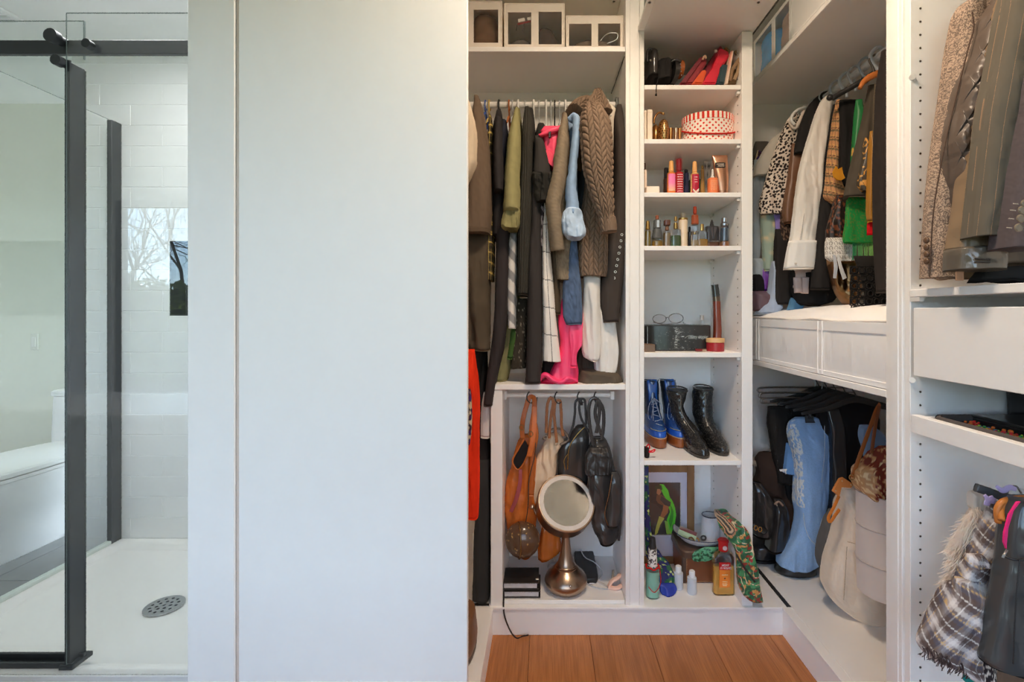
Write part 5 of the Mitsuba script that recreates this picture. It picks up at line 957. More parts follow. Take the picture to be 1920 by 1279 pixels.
# ------------------------------------------------------------------ sixth tier: boots
z5 = base_z(5)
def blue_boot(px, label, yf, lean):
    t = thing('lace_up_boot', label, 'boot', 'blue lace-up boots'); x = PX(px, yf + .05); yc_ = yf + .12
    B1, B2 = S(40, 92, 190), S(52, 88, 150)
    part(t, 'sole', loft([(z5, x, yc_ - .01, .03, .105, .85), (z5 + .004, x, yc_ - .01, .036, .115, .85), (z5 + .036, x, yc_ - .008, .0385, .12, .85), (z5 + .04, x, yc_ - .008, .038, .119, .85)], n=48), GLS, lambda v: S(140, 74, 34) * (.7 + .6 * fbm(v / np.array([.05, .05, .004]), 2, 2))[:, None])
    part(t, 'welt', loft([(z5 + .04, x, yc_ - .008, .0385, .12, .85), (z5 + .043, x, yc_ - .008, .0385, .12, .85)], n=48), SAT, S(176, 150, 120))
    up = [(z5 + .043, x, yc_ - .006, .0365, .116, .85), (z5 + .06, x, yc_ - .006, .036, .114, .9), (z5 + .075, x, yc_ + .004, .035, .1, .95), (z5 + .095, x, yc_ + .022, .034, .078, 1), (z5 + .12, x, yc_ + .044, .032, .055, 1), (z5 + .16, x + lean * .3, yc_ + .056, .033, .048, 1), (z5 + .21, x + lean * .7, yc_ + .062, .035, .047, 1), (z5 + .246, x + lean, yc_ + .066, .0345, .046, 1)]
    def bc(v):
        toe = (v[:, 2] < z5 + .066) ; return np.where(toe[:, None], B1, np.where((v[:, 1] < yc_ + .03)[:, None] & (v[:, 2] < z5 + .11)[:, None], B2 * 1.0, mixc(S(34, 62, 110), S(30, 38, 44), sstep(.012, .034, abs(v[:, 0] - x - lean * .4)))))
    m = loft(up, n=56, m=60, fold=.003, fs=.04, seed=px, capin=.95)
    uk = part(t, 'upper', m, GLS, bc, smooth=True)
    part(uk, 'toe_seam', tube(spl([(x - .03, yc_ - .05, z5 + .068), (x - .025, yc_ - .096, z5 + .07), (x, yc_ - .114, z5 + .068), (x + .025, yc_ - .096, z5 + .07), (x + .03, yc_ - .05, z5 + .068)], 30), .0016, n=6), FAB, S(150, 150, 140), smooth=True)
    part(t, 'tongue', drape([(0, 0, 0), (1, 1, 1)], 1, nu=8) if 0 else loft([(z5 + .16, x + lean * .4, yc_ + .016, .016, .004, .6), (z5 + .22, x + lean * .8, yc_ + .02, .02, .004, .6), (z5 + .252, x + lean, yc_ + .03, .021, .004, .6)], m=12, n=20), GLS, S(30, 96, 186), smooth=True)
    part(t, 'collar', tube([(x + lean + .035 * math.cos(a), yc_ + .066 + .0465 * math.sin(a), z5 + .247 + .004 * math.sin(2 * a)) for a in np.linspace(0, 2 * np.pi, 40)], .0022, n=6, ref=(0, 0, 1)), GLS, S(40, 70, 100), smooth=True)
    LC = S(176, 186, 206); f = lambda zz_: np.interp(zz_, [.08, .1, .12, .16, .2], [-.085, -.06, -.016, .006, .012]) + yc_
    for k in range(7):
        za, zb = z5 + .084 + k * .0135, z5 + .092 + k * .0135; fa = f(za - z5) - .008; s = 1 if k % 2 else -1
        part(uk, 'lace', tube(spl([(x - s * .013, fa + .004, za), (x, fa - .002, (za + zb) / 2), (x + s * .013, fa + .002, zb)], 8), .0015, n=6), FAB, LC, smooth=True)
    zt_ = z5 + .178; ft = f(.178) - .01
    for s in (-1, 1):
        part(uk, 'lace_loop', tube(spl([(x, ft, zt_), (x + s * .022, ft - .012, zt_ - .02), (x + s * .03, ft - .026, zt_ - .075), (x + s * .022, ft - .03, zt_ - .085), (x + s * .012, ft - .02, zt_ - .05), (x, ft, zt_)], 36), .0015, n=6), FAB, LC, smooth=True)
        part(uk, 'lace_end', tube(spl([(x, ft, zt_), (x + s * .008, ft - .02, zt_ - .03), (x + s * .016, ft - .055, zt_ - .09 + .01 * s)], 24), .0014, n=6), FAB, LC, smooth=True)
    return t
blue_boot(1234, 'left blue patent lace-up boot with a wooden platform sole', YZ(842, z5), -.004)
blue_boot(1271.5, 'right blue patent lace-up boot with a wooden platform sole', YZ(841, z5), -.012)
def croc(v):
    p = v / np.array([.009, .009, .007]); i = fbm(p, 1, 8); e = abs(fbm(v / .0065, 2, 4) - .5)
    return S(26, 25, 24) + (S(60, 57, 52) - S(26, 25, 24)) * (e < .035)[:, None]
def black_boot(label, secs, px, yf, seed, side):
    t = thing('ankle_boot', label, 'boot', 'black crocodile ankle boots'); x = PX(px, yf + .02)
    part(t, 'sole', loft([(z5, x, yf + .12, .036, .118, .9), (z5 + .006, x, yf + .12, .04, .122, .9), (z5 + .011, x, yf + .12, .04, .122, .9)], n=44), SAT, S(58, 52, 46))
    m = loft([(z5 + zz_, x + dx_, yf + dy_, a, b, 1) for zz_, dx_, dy_, a, b in secs], n=90, m=100, fold=.004, fs=.022, seed=seed, capin=.95)
    part(t, 'upper', m, GLS, croc, smooth=True)
    tp = secs[-1]; part(t, 'opening', tube([(x + tp[1] + tp[3] * math.cos(a), yf + tp[2] + tp[4] * math.sin(a), z5 + tp[0] + .001 + .006 * math.sin(a)) for a in np.linspace(0, 2 * np.pi, 36)], .0025, n=6, ref=(0, 0, 1)), GLS, S(50, 48, 44), smooth=True)
    q = spl([(x + dx_ - side * a, yf + dy_ - b * (1 - side ** 2) ** .5 - .001, z5 + zz_) for zz_, dx_, dy_, a, b in secs[3:-1]], 50)
    part(t, 'front_seam', tube(q, .0024, n=6, fold=.0012), GLS, S(104, 100, 92), smooth=True)
    return t, x
t, x = black_boot('slouching black crocodile ankle boot in the middle of the shoe tier', [(.01, 0, .12, .038, .12), (.03, -.002, .12, .038, .116), (.05, -.008, .135, .036, .098), (.075, -.016, .155, .035, .076), (.1, -.03, .172, .032, .058), (.13, -.045, .18, .027, .05), (.16, -.052, .185, .024, .05), (.19, -.053, .186, .033, .05), (.21, -.054, .186, .039, .052), (.224, -.05, .186, .04, .05)], 1318, YZ(861, z5), 3, -.1)
t, x = black_boot('upright black crocodile ankle boot at the right of the shoe tier', [(.01, 0, .12, .038, .12), (.03, -.002, .12, .038, .116), (.05, -.006, .135, .036, .098), (.075, -.014, .155, .036, .076), (.1, -.022, .17, .036, .06), (.13, -.026, .178, .037, .052), (.17, -.024, .182, .038, .05), (.21, -.022, .184, .039, .05), (.226, -.02, .184, .038, .05)], 1355, YZ(856, z5), 6, .15)
t = thing('cord_necklace', 'black bundle with a red cord at the left wall of the shoe tier', 'necklace')
part(t, 'bundle', loft([(z5, PX(1212, 1.80), 1.80, .008, .02), (z5 + .015, PX(1212, 1.80), 1.80, .009, .025), (z5 + .035, PX(1212, 1.80), 1.80, .007, .015)], m=14, fold=.004, fs=.012), FAB, S(40, 34, 34), smooth=True)
part(t, 'cord', tube(spl([P(1211, 840, 1.80), P(1216, 833, 1.79), P(1218, 840, 1.79), P(1212, 845, 1.80), P(1219, 846, 1.78), P(1228, 843, 1.79), P(1226, 847, 1.78), P(1216, 848, 1.78)], 60), .0022, n=6), FAB, S(214, 40, 50), smooth=True)

# ------------------------------------------------------------------ bottom tier of the tower
z6 = ZB + .0004; yb0 = 2.04
t = thing('picture_frame', 'oak framed photo of a dancer leaning at the back of the bottom tier', 'picture')
xa, xb_ = XM0 + .002, PX(1302, yb0); za, zb = z6, PZ(871, yb0) + .0
zb = PZ(873, yb0); fw_ = 13 * yb0 / F
part(t, 'frame', [box(xb_ - fw_, xb_, yb0, yb0 + .025, za, zb), box(xa, xb_ - fw_, yb0, yb0 + .025, zb - fw_, zb), box(xa, xb_ - fw_, yb0, yb0 + .025, za, za + fw_)], 'm_oak')
part(t, 'mat', box(xa, xb_ - fw_, yb0 + .008, yb0 + .011, za + fw_, zb - fw_, 0), FAB, S(214, 210, 224))
px0, px1, py0, py1 = 1212, 1277, 906, 1005
part(t, 'print', box(max(PX(px0, yb0), xa + .001), PX(px1, yb0), yb0 + .0065, yb0 + .0078, PZ(py1, yb0), PZ(py0, yb0), 0), SAT, S(50, 46, 44), label='dark photo print')
def flat(pts, d, c, nm='figure'): part(t + '__print', nm, prism(pts, yb0 + .0062 - d, yb0 + .0064 - d), SAT, c)
flat([(1214, 940), (1230, 946), (1246, 962), (1240, 990), (1222, 985), (1213, 968)], 0, S(66, 60, 56), 'backdrop')
SKN, LIM = S(170, 104, 62), S(96, 206, 48)
flat([(1237, 908), (1244, 908), (1253, 920), (1256, 932), (1262, 941), (1266, 952), (1268, 966), (1265, 984), (1259, 1000), (1253, 990), (1250, 975), (1256, 960), (1252, 945), (1246, 932), (1240, 920)], .0002, LIM, 'feather_train')
flat([(1257, 946), (1263, 958), (1262, 975), (1257, 990), (1254, 978), (1258, 962)], .0004, S(60, 150, 40), 'feather_train')
flat([(1228, 912), (1234, 909), (1240, 910), (1242, 918), (1236, 920), (1229, 919)], .0004, S(46, 66, 36), 'headdress')
flat([(1232, 917), (1238, 917), (1240, 923), (1236, 929), (1231, 926)], .0006, S(190, 130, 90), 'face')
flat([(1231, 929), (1239, 927), (1248, 934), (1250, 942), (1244, 948), (1234, 944), (1230, 938)], .0005, S(120, 76, 50), 'torso')
flat([(1240, 930), (1252, 938), (1258, 942), (1256, 950), (1246, 946), (1238, 938)], .0007, S(60, 58, 56), 'bodice')
flat([(1244, 946), (1254, 950), (1252, 962), (1242, 974), (1237, 970), (1242, 958)], .0006, SKN, 'leg')
flat([(1236, 968), (1246, 972), (1238, 984), (1233, 1000), (1227, 1005), (1230, 988)], .0007, S(196, 190, 90), 'boot')
flat([(1246, 976), (1252, 978), (1254, 992), (1260, 1001), (1250, 1002), (1248, 990)], .0007, S(150, 190, 70), 'boot')
part(t, 'inner_edge', [box(PX(px1, yb0) - .002, PX(px1, yb0) - .0005, yb0 + .006, yb0 + .0066, PZ(py1, yb0), PZ(py0, yb0), 0), box(XM0 + .004, PX(px1, yb0), yb0 + .006, yb0 + .0066, PZ(py1, yb0) + .001, PZ(py1, yb0) + .0025, 0)], SAT, S(206, 196, 176))
part(t, 'glass', pane(xa, xb_ - fw_, yb0 + .005, za + fw_, zb - fw_), 'm_pane', smooth=False)
# brown leather case
t = thing('leather_case', 'brown leather case carrying an enamel bowl', 'case')
yc0 = YZ(1094, z6); x0, x1 = PX(1281, yc0), PX(1346, yc0); zc1 = PZ(1046, yc0); yc1 = yc0 + .19
LTH = S(120, 70, 42)
def lthr(v): return LTH * (.75 + .5 * fbm(v / .02, 3, 6))[:, None]
part(t, 'body', box(x0, x1, yc0, yc1, z6, zc1, .006), SAT, lthr)
part(t, 'lid', loft([(zc1 + .0005, (x0 + x1) / 2, (yc0 + yc1) / 2, (x1 - x0) / 2 + .008, (yc1 - yc0) / 2 + .008, .3), (zc1 + .022, (x0 + x1) / 2, (yc0 + yc1) / 2, (x1 - x0) / 2 + .008, (yc1 - yc0) / 2 + .008, .3), (zc1 + .027, (x0 + x1) / 2, (yc0 + yc1) / 2, (x1 - x0) / 2 + .003, (yc1 - yc0) / 2 + .003, .3)], n=48), SAT, S(88, 64, 50))
part(t, 'corner_trim', box(x0 - .001, x0 + .012, yc0 - .0012, yc0 + .02, z6, zc1, .002), SAT, S(92, 74, 64))
part(t, 'seam', [tube([(x0 + .014, yc0 - .0005, z6 + .008), (x0 + .014, yc0 - .0005, zc1 - .002)], .0008, n=5), tube([(x0 + .014, yc0 - .0005, z6 + .008), (x1 - .004, yc0 - .0005, z6 + .008)], .0008, n=5)], FAB, S(186, 150, 110))
zlid = zc1 + .0275
# bowl
t = thing('enamel_bowl', 'white enamel bowl on the brown leather case', 'bowl')
yb_ = (yc0 + yc1) / 2 + .0; xb2 = PX(1312, yb_); R = 49 * yb_ / F
part(t, 'bowl', xf(lathe([(0, 0), (R * .55, 0), (R * .72, .006), (R * .93, .028), (R, .036), (R * .985, .0375), (R * .9, .029), (R * .7, .009), (R * .5, .003), (0, .003)], (0, 0, 0), 60), (xb2, yb_, zlid + .0005)), GLS, S(238, 238, 238), smooth=50)
part(t, 'rim', tube([(xb2 + R * .995 * math.cos(a), yb_ + R * .995 * math.sin(a), zlid + .0372) for a in np.linspace(0, 2 * np.pi, 64)], .0014, n=6, ref=(0, 0, 1)), SAT, S(46, 58, 84), smooth=True)
t = thing('enamel_mug', 'white enamel mug with a blue rim standing in the bowl', 'mug')
xm, ym = PX(1331, yb_ - .01), yb_ - .012; zm = zlid + .005; hm = PZ(958, ym + .04) - zm
part(t, 'cup', lathe([(0, 0), (.038, 0), (.0395, .003), (.0325, hm * .75), (.031, hm - .002), (.032, hm), (.0295, hm), (.031, hm * .7), (.036, .004), (0, .004)], (xm, ym, zm), 48), GLS, S(240, 240, 240), smooth=50)
part(t, 'rim', tube([(xm + .0315 * math.cos(a), ym + .0315 * math.sin(a), zm + hm) for a in np.linspace(0, 2 * np.pi, 48)], .0018, n=6, ref=(0, 0, 1)), SAT, S(40, 48, 68), smooth=True)
part(t, 'handle', tube(spl([(xm + .03, ym + .014, zm + hm * .8), (xm + .05, ym + .02, zm + hm * .7), (xm + .05, ym + .02, zm + hm * .4), (xm + .036, ym + .014, zm + hm * .3)], 24), .004, n=8), GLS, S(238, 238, 238), smooth=True)
t = thing('soap_box', 'pale green soap box with a flowered top in the bowl', 'soap box')
q = np.array([PX(1289, yb_ - .03), yb_ - .028, zlid + .034])
part(t, 'box', xf(box(-.036, .036, -.018, .018, -.014, .014, .002), q, ry=14, rz=-24), SAT, S(214, 226, 178))
part(t, 'top_print', xf(box(-.034, .034, -.016, .016, .0141, .0147, 0), q, ry=14, rz=-24), SAT, lambda v: np.where((fbm(v / .005, 2, 6) > .52)[:, None], S(226, 206, 190), S(170, 90, 84)))
for i, (a, b, lab) in enumerate(((1296, 1012, 'brown wooden bead at the left of the bowl'), (1306, 1013, 'golden ring in the bowl'), (1319, 1009, 'dark ring with a loop before the mug'))):
    qq = P(a, b, yb_ - .055)
    solo('trinket', lab, 'trinket', tube([qq + .009 * np.array([math.cos(u), .3 * math.sin(u), .8 * math.sin(u)]) for u in np.linspace(0, 2 * np.pi, 20)], .0032, n=8), MET if i == 1 else SAT, (S(120, 84, 50), S(200, 160, 90), S(50, 46, 44))[i], smooth=True)
# green scarf over the bowl
GRN = S(40, 96, 66)
sc_medal = P(1368, 991, 1.72)
def scarf(v):
    f = fbm(v / .02, 2, 7); c = np.where((f > .58)[:, None], S(70, 140, 90), GRN)
    c = np.where((fbm(v / .013 + 5, 2, 3) > .63)[:, None], S(150, 50, 44), c)
    c = np.where((abs(fbm(v / .03 + 9, 1, 2) - .5) < .022)[:, None], S(226, 206, 170), c)
    c = np.where((fbm(v / .016 + 2, 2, 12) > .67)[:, None], S(204, 150, 84), c)
    c = np.where(((v[:, 2] > PZ(968, 1.8)) & (f > .42))[:, None], S(206, 170, 140), c)
    d = np.linalg.norm((v - sc_medal)[:, [0, 2]] * [1, .8], axis=1)
    c = np.where((d < .021)[:, None], S(196, 140, 104), c); c = np.where((d < .017)[:, None], S(60, 60, 50), c); c = np.where(((d < .012) & (d > .005))[:, None], S(190, 160, 130), c)
    return c
t = thing('silk_scarf', 'green patterned silk scarf draped from the mug to the shelf', 'scarf')
part(t, 'fall', drape([(956, 1340, 1364, 1.90), (966, 1341, 1370, 1.85), (978, 1346, 1386, 1.775), (990, 1351, 1398, 1.735), (1008, 1363, 1406, 1.735), (1022, 1374, 1410, 1.735), (1040, 1380, 1413, 1.735), (1070, 1381, 1421, 1.735), (1095, 1384, 1423, 1.735), (1112, 1390, 1426, 1.735), (1127, 1408, 1428, 1.735)], 1.8, d=.045, amp=.009, fw=.022, seed=70, nu=170, res=.003, wrk=.002, sway=.02), SAT, scarf, smooth=True)
part(t, 'stripe', tube(spl([P(1381, 1040, 1.709), P(1390, 1056, 1.706), P(1404, 1076, 1.706), P(1416, 1092, 1.709)], 24), .003, .001, n=6), SAT, S(40, 40, 40), smooth=True)
part(t, 'corner', drape([(1026, 1322, 1352), (1034, 1303, 1350), (1043, 1297, 1346), (1050, 1299, 1330), (1053, 1304, 1322)], yc0 - .006, d=.012, amp=.006, fw=.015, seed=71, nu=90, res=.003), SAT, lambda v: np.where((fbm(v / .01, 2, 3) > .6)[:, None], S(40, 84, 58), S(96, 168, 124)), smooth=True)
# cologne bottle
t = thing('cologne_bottle', 'amber cologne bottle with red cap and red and orange label', 'bottle')
yq = 1.828; xq = PX(1356, yq); wq = 19.3 * yq / F; HB = PZ(1032, yq) - z6
part(t, 'liquid', loft([(z6 + .004, xq, yq, wq * .9, .013, .4), (z6 + HB * .66, xq, yq, wq * .9, .013, .4)], n=40), SAT, S(242, 188, 84), smooth=40)
part(t, 'glass', loft([(z6, xq, yq, wq * .94, .016, .45), (z6 + .003, xq, yq, wq, .018, .45), (z6 + HB * .86, xq, yq, wq * .99, .018, .45), (z6 + HB * .95, xq, yq, wq * .7, .016, .7), (z6 + HB, xq, yq, wq * .4, .009, 1), (z6 + HB * 1.03, xq, yq, wq * .4, .009, 1)], n=48), 'm_glass', smooth=40)
part(t, 'cap', loft([(z6 + HB * 1.0, xq, yq, .0155, .0145, 1), (z6 + HB * 1.02, xq, yq, .017, .016, 1), (z6 + HB * 1.2, xq, yq, .018, .017, 1), (z6 + HB * 1.21, xq, yq, .0205, .0195, 1), (z6 + HB * 1.24, xq, yq, .0205, .0195, 1), (z6 + HB * 1.27, xq, yq, .015, .014, 1)], n=40), SAT, S(214, 34, 34), smooth=40)
part(t, 'seal', tube([(xq, yq - .0165, z6 + HB * 1.1), (xq, yq - .019, z6 + HB * 1.1)], .0085, n=20, ref=(0, 0, 1)), SAT, S(236, 206, 200))
lx0, lx1, ly = PX(1349, yq - .02), PX(1369.5, yq - .02), yq - .0186
lk_ = part(t, 'label', box(lx0, lx1, ly - .0006, ly, PZ(1102, yq - .02), PZ(1056, yq - .02), 0), SAT, S(238, 136, 50), label='orange label')
part(t, 'label', box(lx0 - .0004, lx1 + .0004, ly - .001, ly, PZ(1069, yq - .02), PZ(1055, yq - .02), 0), SAT, S(206, 28, 34), label='red label band')
zl0 = PZ(1062, yq - .02)
part(lk_, 'print', lettering('MONT', .0075, (lx0 + .0085, ly - .001, zl0), .0005, True, squash=.9), SAT, S(244, 236, 226), smooth=False)
part(lk_, 'print', lettering('ST MICHEL', .0075, (lx0 + .0025, ly - .001, zl0 - .0105), .0005, True, squash=.78), SAT, S(244, 236, 226), smooth=False)
for k, (a, w_) in enumerate(((1078, .022), (1091, .018), (1095, .02), (1098, .016))): part(lk_, 'print_line', box((lx0 + lx1) / 2 - w_ / 2, (lx0 + lx1) / 2 + w_ / 2, ly - .001, ly - .0006, PZ(a + 1.2, yq - .02), PZ(a - .4, yq - .02), 0), SAT, S(250, 206, 150))
part(lk_, 'print_dot', tube([((lx0 + lx1) / 2, ly - .0006, PZ(1085, yq - .02)), ((lx0 + lx1) / 2, ly - .001, PZ(1085, yq - .02))], .0026, n=14, ref=(0, 0, 1)), SAT, S(90, 50, 30))
# two small white bottles
for px, pt, pb, lab in ((1272, 1061, 1110, 'taller small white bottle standing behind'), (1297.5, 1070, 1119, 'small white bottle standing in front')):
    ys = YZ(pb - 2, z6) + .016; xs = PX(px, ys); r = 8.6 * ys / F; h = PZ(pt, ys) - z6
    t = thing('squeeze_bottle', lab + ' on the bottom tier', 'bottle', 'small white squeeze bottles')
    part(t, 'body', loft([(z6, xs, ys, r * .9, r * .9), (z6 + .002, xs, ys, r, r), (z6 + h * .7, xs, ys, r, r), (z6 + h * .75, xs, ys, r * .6, r * .6)], n=32), SAT, S(200, 205, 212))
    part(t, 'cap', loft([(z6 + h * .75, xs, ys, r * .66, r * .66), (z6 + h * .98, xs, ys, r * .64, r * .64), (z6 + h, xs, ys, r * .55, r * .55)], n=28), SAT, S(236, 236, 236))
# teal bottle
t = thing('shower_gel_bottle', 'pale teal bottle with a red cord and patterned cap', 'bottle')
ys = YZ(1124, z6) + .022; xs = PX(1223.5, ys); r = 12.6 * ys / F
xs = max(xs, XM0 + r + .001)
hb = PZ(1060, ys) - z6; ht = PZ(1008, ys) - z6
part(t, 'liquid', loft([(z6 + .004, xs, ys, r * .86, r * .86, .8), (z6 + hb * .85, xs, ys, r * .86, r * .86, .8)], n=32), SAT, S(186, 236, 214), smooth=40)
part(t, 'glass', loft([(z6, xs, ys, r * .9, r * .9, .8), (z6 + .004, xs, ys, r, r, .8), (z6 + hb * .92, xs, ys, r, r, .8), (z6 + hb, xs, ys, r * .7, r * .7, 1)], n=40), 'm_glass', smooth=40)
part(t, 'cap', loft([(z6 + hb * .98, xs, ys, r * .72, r * .72, 1), (z6 + ht * .82, xs, ys, r * .6, r * .6, 1)], n=60, m=24), SAT, lambda v: np.where((fbm(v / .005, 2, 21) > .55)[:, None], S(80, 70, 66), S(236, 230, 222)))
part(t, 'nozzle', loft([(z6 + ht * .82, xs, ys, r * .55, r * .55, 1), (z6 + ht, xs, ys, r * .4, r * .4, 1)], n=24), SAT, S(40, 38, 38))
part(t, 'cord', tube([(xs + r * .95 * math.cos(a), ys + r * .95 * math.sin(a), z6 + hb * .97 + .003 * math.sin(5 * a)) for a in np.linspace(0, 2 * np.pi, 40)], .003, n=6, ref=(0, 0, 1)), FAB, S(196, 40, 36), smooth=True)
part(t, 'cord_loop', tube(spl([(xs + r, ys - r * .3, z6 + hb * .95), (xs + r * .95, ys - r * .9, z6 + hb * .5), (xs, ys - r * 1.15, z6 + hb * .26), (xs - r * .8, ys - r * .9, z6 + hb * .4)], 30), .0014, n=6), FAB, S(196, 40, 36), smooth=True)
# blue green scarf hanging at the left
def bscarf(v):
    f = fbm(v / .02, 2, 31); c = np.where((f > .56)[:, None], S(40, 96, 60), S(34, 40, 96)); return np.where((fbm(v / .01, 2, 8) > .68)[:, None], S(196, 206, 120), c)
t = thing('silk_scarf', 'blue and green silk scarf hanging down the left wall of the bottom tier', 'scarf')
part(t, 'fall', drape([(872, 1204, 1216, 1.84), (950, 1206, 1217, 1.84), (1010, 1210, 1222, 1.85), (1040, 1212, 1240, 1.86), (1060, 1220, 1255, 1.86), (1085, 1230, 1264, 1.855), (1108, 1236, 1262, 1.85)], 1.85, d=.03, amp=.012, fw=.022, seed=72, nu=110, res=.004), SAT, bscarf, smooth=True)
part(t, 'tail', drape([(1094, 1236, 1262, 1.84), (1104, 1236, 1268, 1.83), (1114, 1240, 1262, 1.82)], 1.83, d=.03, amp=.008, seed=73), SAT, S(44, 62, 160), smooth=True)
# ------------------------------------------------------------------ storage boxes on the shelf over the clothes rail
SBX = 'white fabric boxes with clear windows'
def storage_box(label, px0, px1, pyt, pyb, wins, Yf, D, fill, lean=0):
    t = thing('storage_box', label, 'storage box', SBX)
    zb = SHELF_A + .0005; x0, x1 = PX(px0, Yf), PX(px1, Yf); zt_ = PZ(pyt, Yf); c = S(238, 228, 216)
    front = sbox(x0, zb, x1, zt_)
    for a, b, p, q in wins: front = front.difference(sbox(PX(a, Yf), max(PZ(q, Yf), zb + .004), PX(b, Yf), PZ(p, Yf)))
    part(t, 'front', prism(front, Yf, Yf + .003, px=False), FAB, c)
    part(t, 'shell', [box(x0, x0 + .003, Yf + .003, Yf + D, zb, zt_, 0), box(x1 - .003, x1, Yf + .003, Yf + D, zb, zt_, 0), box(x0, x1, Yf + D - .003, Yf + D, zb, zt_, 0), box(x0, x1, Yf + .003, Yf + D, zb, zb + .003, 0), box(x0, x1, Yf + .003, Yf + D, zt_ - .003, zt_, 0)], FAB, c)
    part(t, 'piping', [tube([(x0, Yf, zb), (x0, Yf, zt_)], .0022, n=6), tube([(x1, Yf, zb), (x1, Yf, zt_)], .0022, n=6), tube([(x0, Yf, zt_), (x1, Yf, zt_)], .0022, n=6)], FAB, c * .96, smooth=True)
    for a, b, p, q in wins: part(t, 'window', pane(PX(a, Yf) - .002, PX(b, Yf) + .002, Yf + .0034, zb + .004, PZ(p, Yf) + .002), 'm_plastic', smooth=False)
    return t, x0, x1, zb, zt_
scene['m_plastic'] = {'type': 'thindielectric', 'int_ior': 1.7}
SHELF_A = PZ(87.5, Y0)
Ys = 1.79
t, x0, x1, zb, zt_ = storage_box('white fabric storage box at the left end of the top shelf', 868, 941, 3, 87, [(888, 934, 18, 80)], Ys, .27, None)
solo('folded_garment', 'brown folded garment inside the leftmost storage box', 'garment', loft([(zb + .004, (x0 + x1) / 2, Ys + .13, .058, .11, .7), (zb + .07, (x0 + x1) / 2, Ys + .12, .056, .1, .7), (zt_ - .02, (x0 + x1) / 2, Ys + .13, .045, .09, .8)], m=20, fold=.012, fs=.05), FAB, vmottle(S(112, 84, 60), .3, .03), smooth=True, group=None)
t, x0, x1, zb, zt_ = storage_box('tallest white fabric storage box at the middle of the top shelf', 946, 1058, 7, 87, [(952.5, 996, 23, 83), (1010, 1053, 22, 83)], Ys, .27, None)
solo('folded_garment', 'dark grey folded garment in the left window of the middle storage box', 'garment', loft([(zb + .004, x0 + .055, Ys + .14, .045, .11, .7), (zb + .04, x0 + .055, Ys + .14, .046, .11, .7), (zb + .075, x0 + .055, Ys + .15, .044, .1, .8)], m=16, fold=.008, fs=.04), FAB, S(98, 92, 86), smooth=True)
solo('folded_garment', 'black brown folded garment in the right window of the middle storage box', 'garment', loft([(zb + .004, x1 - .06, Ys + .15, .052, .11, .7), (zb + .05, x1 - .06, Ys + .15, .05, .11, .7), (zb + .13, x1 - .07, Ys + .16, .036, .09, .8)], m=20, fold=.01, fs=.04), FAB, vmottle(S(74, 62, 54), .3, .03), smooth=True)
t = thing('cloth_tag', 'red and white tag hanging in the left window of the middle storage box', 'tag')
part(t, 'stripe', prism([(970, 44), (996, 38), (996, 41), (971, 47)], Ys + .012, Ys + .014), FAB, S(130, 36, 40)); part(t, 'patch', [prism([(971, 36), (983, 33), (985, 39), (972, 42)], Ys + .011, Ys + .013), prism([(988, 33), (996, 31), (996, 37), (989, 38)], Ys + .011, Ys + .013)], FAB, S(232, 226, 216)); part(t, 'tie', [tube([P(970, 46, Ys + .013), P(968, 58, Ys + .014)], .0012, n=5), tube([P(983, 44, Ys + .013), P(980, 60, Ys + .014)], .0012, n=5)], FAB, S(50, 40, 38))
solo('peach_cloth', 'peach cloth at the bottom of the middle storage box', 'cloth', loft([(zb + .004, PX(1028, Ys + .03), Ys + .035, .026, .018, 1), (zb + .012, PX(1028, Ys + .03), Ys + .035, .024, .016, 1), (zb + .018, PX(1027, Ys + .03), Ys + .035, .012, .008, 1)], m=8, fold=.003, fs=.02), FAB, S(222, 170, 120), smooth=True)
t, x0, x1, zb, zt_ = storage_box('lowest white fabric storage box at the right end of the top shelf', 1062, 1168, 30, 87, [(1067, 1109, 44.5, 86), (1121.5, 1163, 44, 86)], Ys, .27, None)
solo('folded_garment', 'grey brown folded garment inside the rightmost storage box', 'garment', loft([(zb + .004, (x0 + x1) / 2, Ys + .15, .092, .11, .7), (zb + .04, (x0 + x1) / 2, Ys + .15, .09, .11, .7), (zb + .08, (x0 + x1) / 2, Ys + .16, .08, .1, .8)], m=16, fold=.01, fs=.05), FAB, S(128, 112, 96), smooth=True)
solo('yellow_cloth', 'yellow cloth in the left window of the rightmost storage box', 'cloth', loft([(zb + .004, PX(1084, Ys + .03), Ys + .03, .014, .014, 1), (zb + .02, PX(1085, Ys + .03), Ys + .03, .01, .01, 1), (zb + .028, PX(1086, Ys + .03), Ys + .03, .004, .004, 1)], m=8, fold=.002), FAB, S(190, 170, 84), smooth=True)
solo('jewelled_headband', 'silver jewelled headband in the right window of the rightmost storage box', 'headband', tube(spl([P(1124, 78, Ys + .02), P(1134, 67, Ys + .018), P(1146, 62, Ys + .018), P(1158, 64, Ys + .018), P(1156, 74, Ys + .02), P(1138, 82, Ys + .022)], 40), .0028, n=6, fold=.002), MET, S(226, 226, 220), smooth=True)

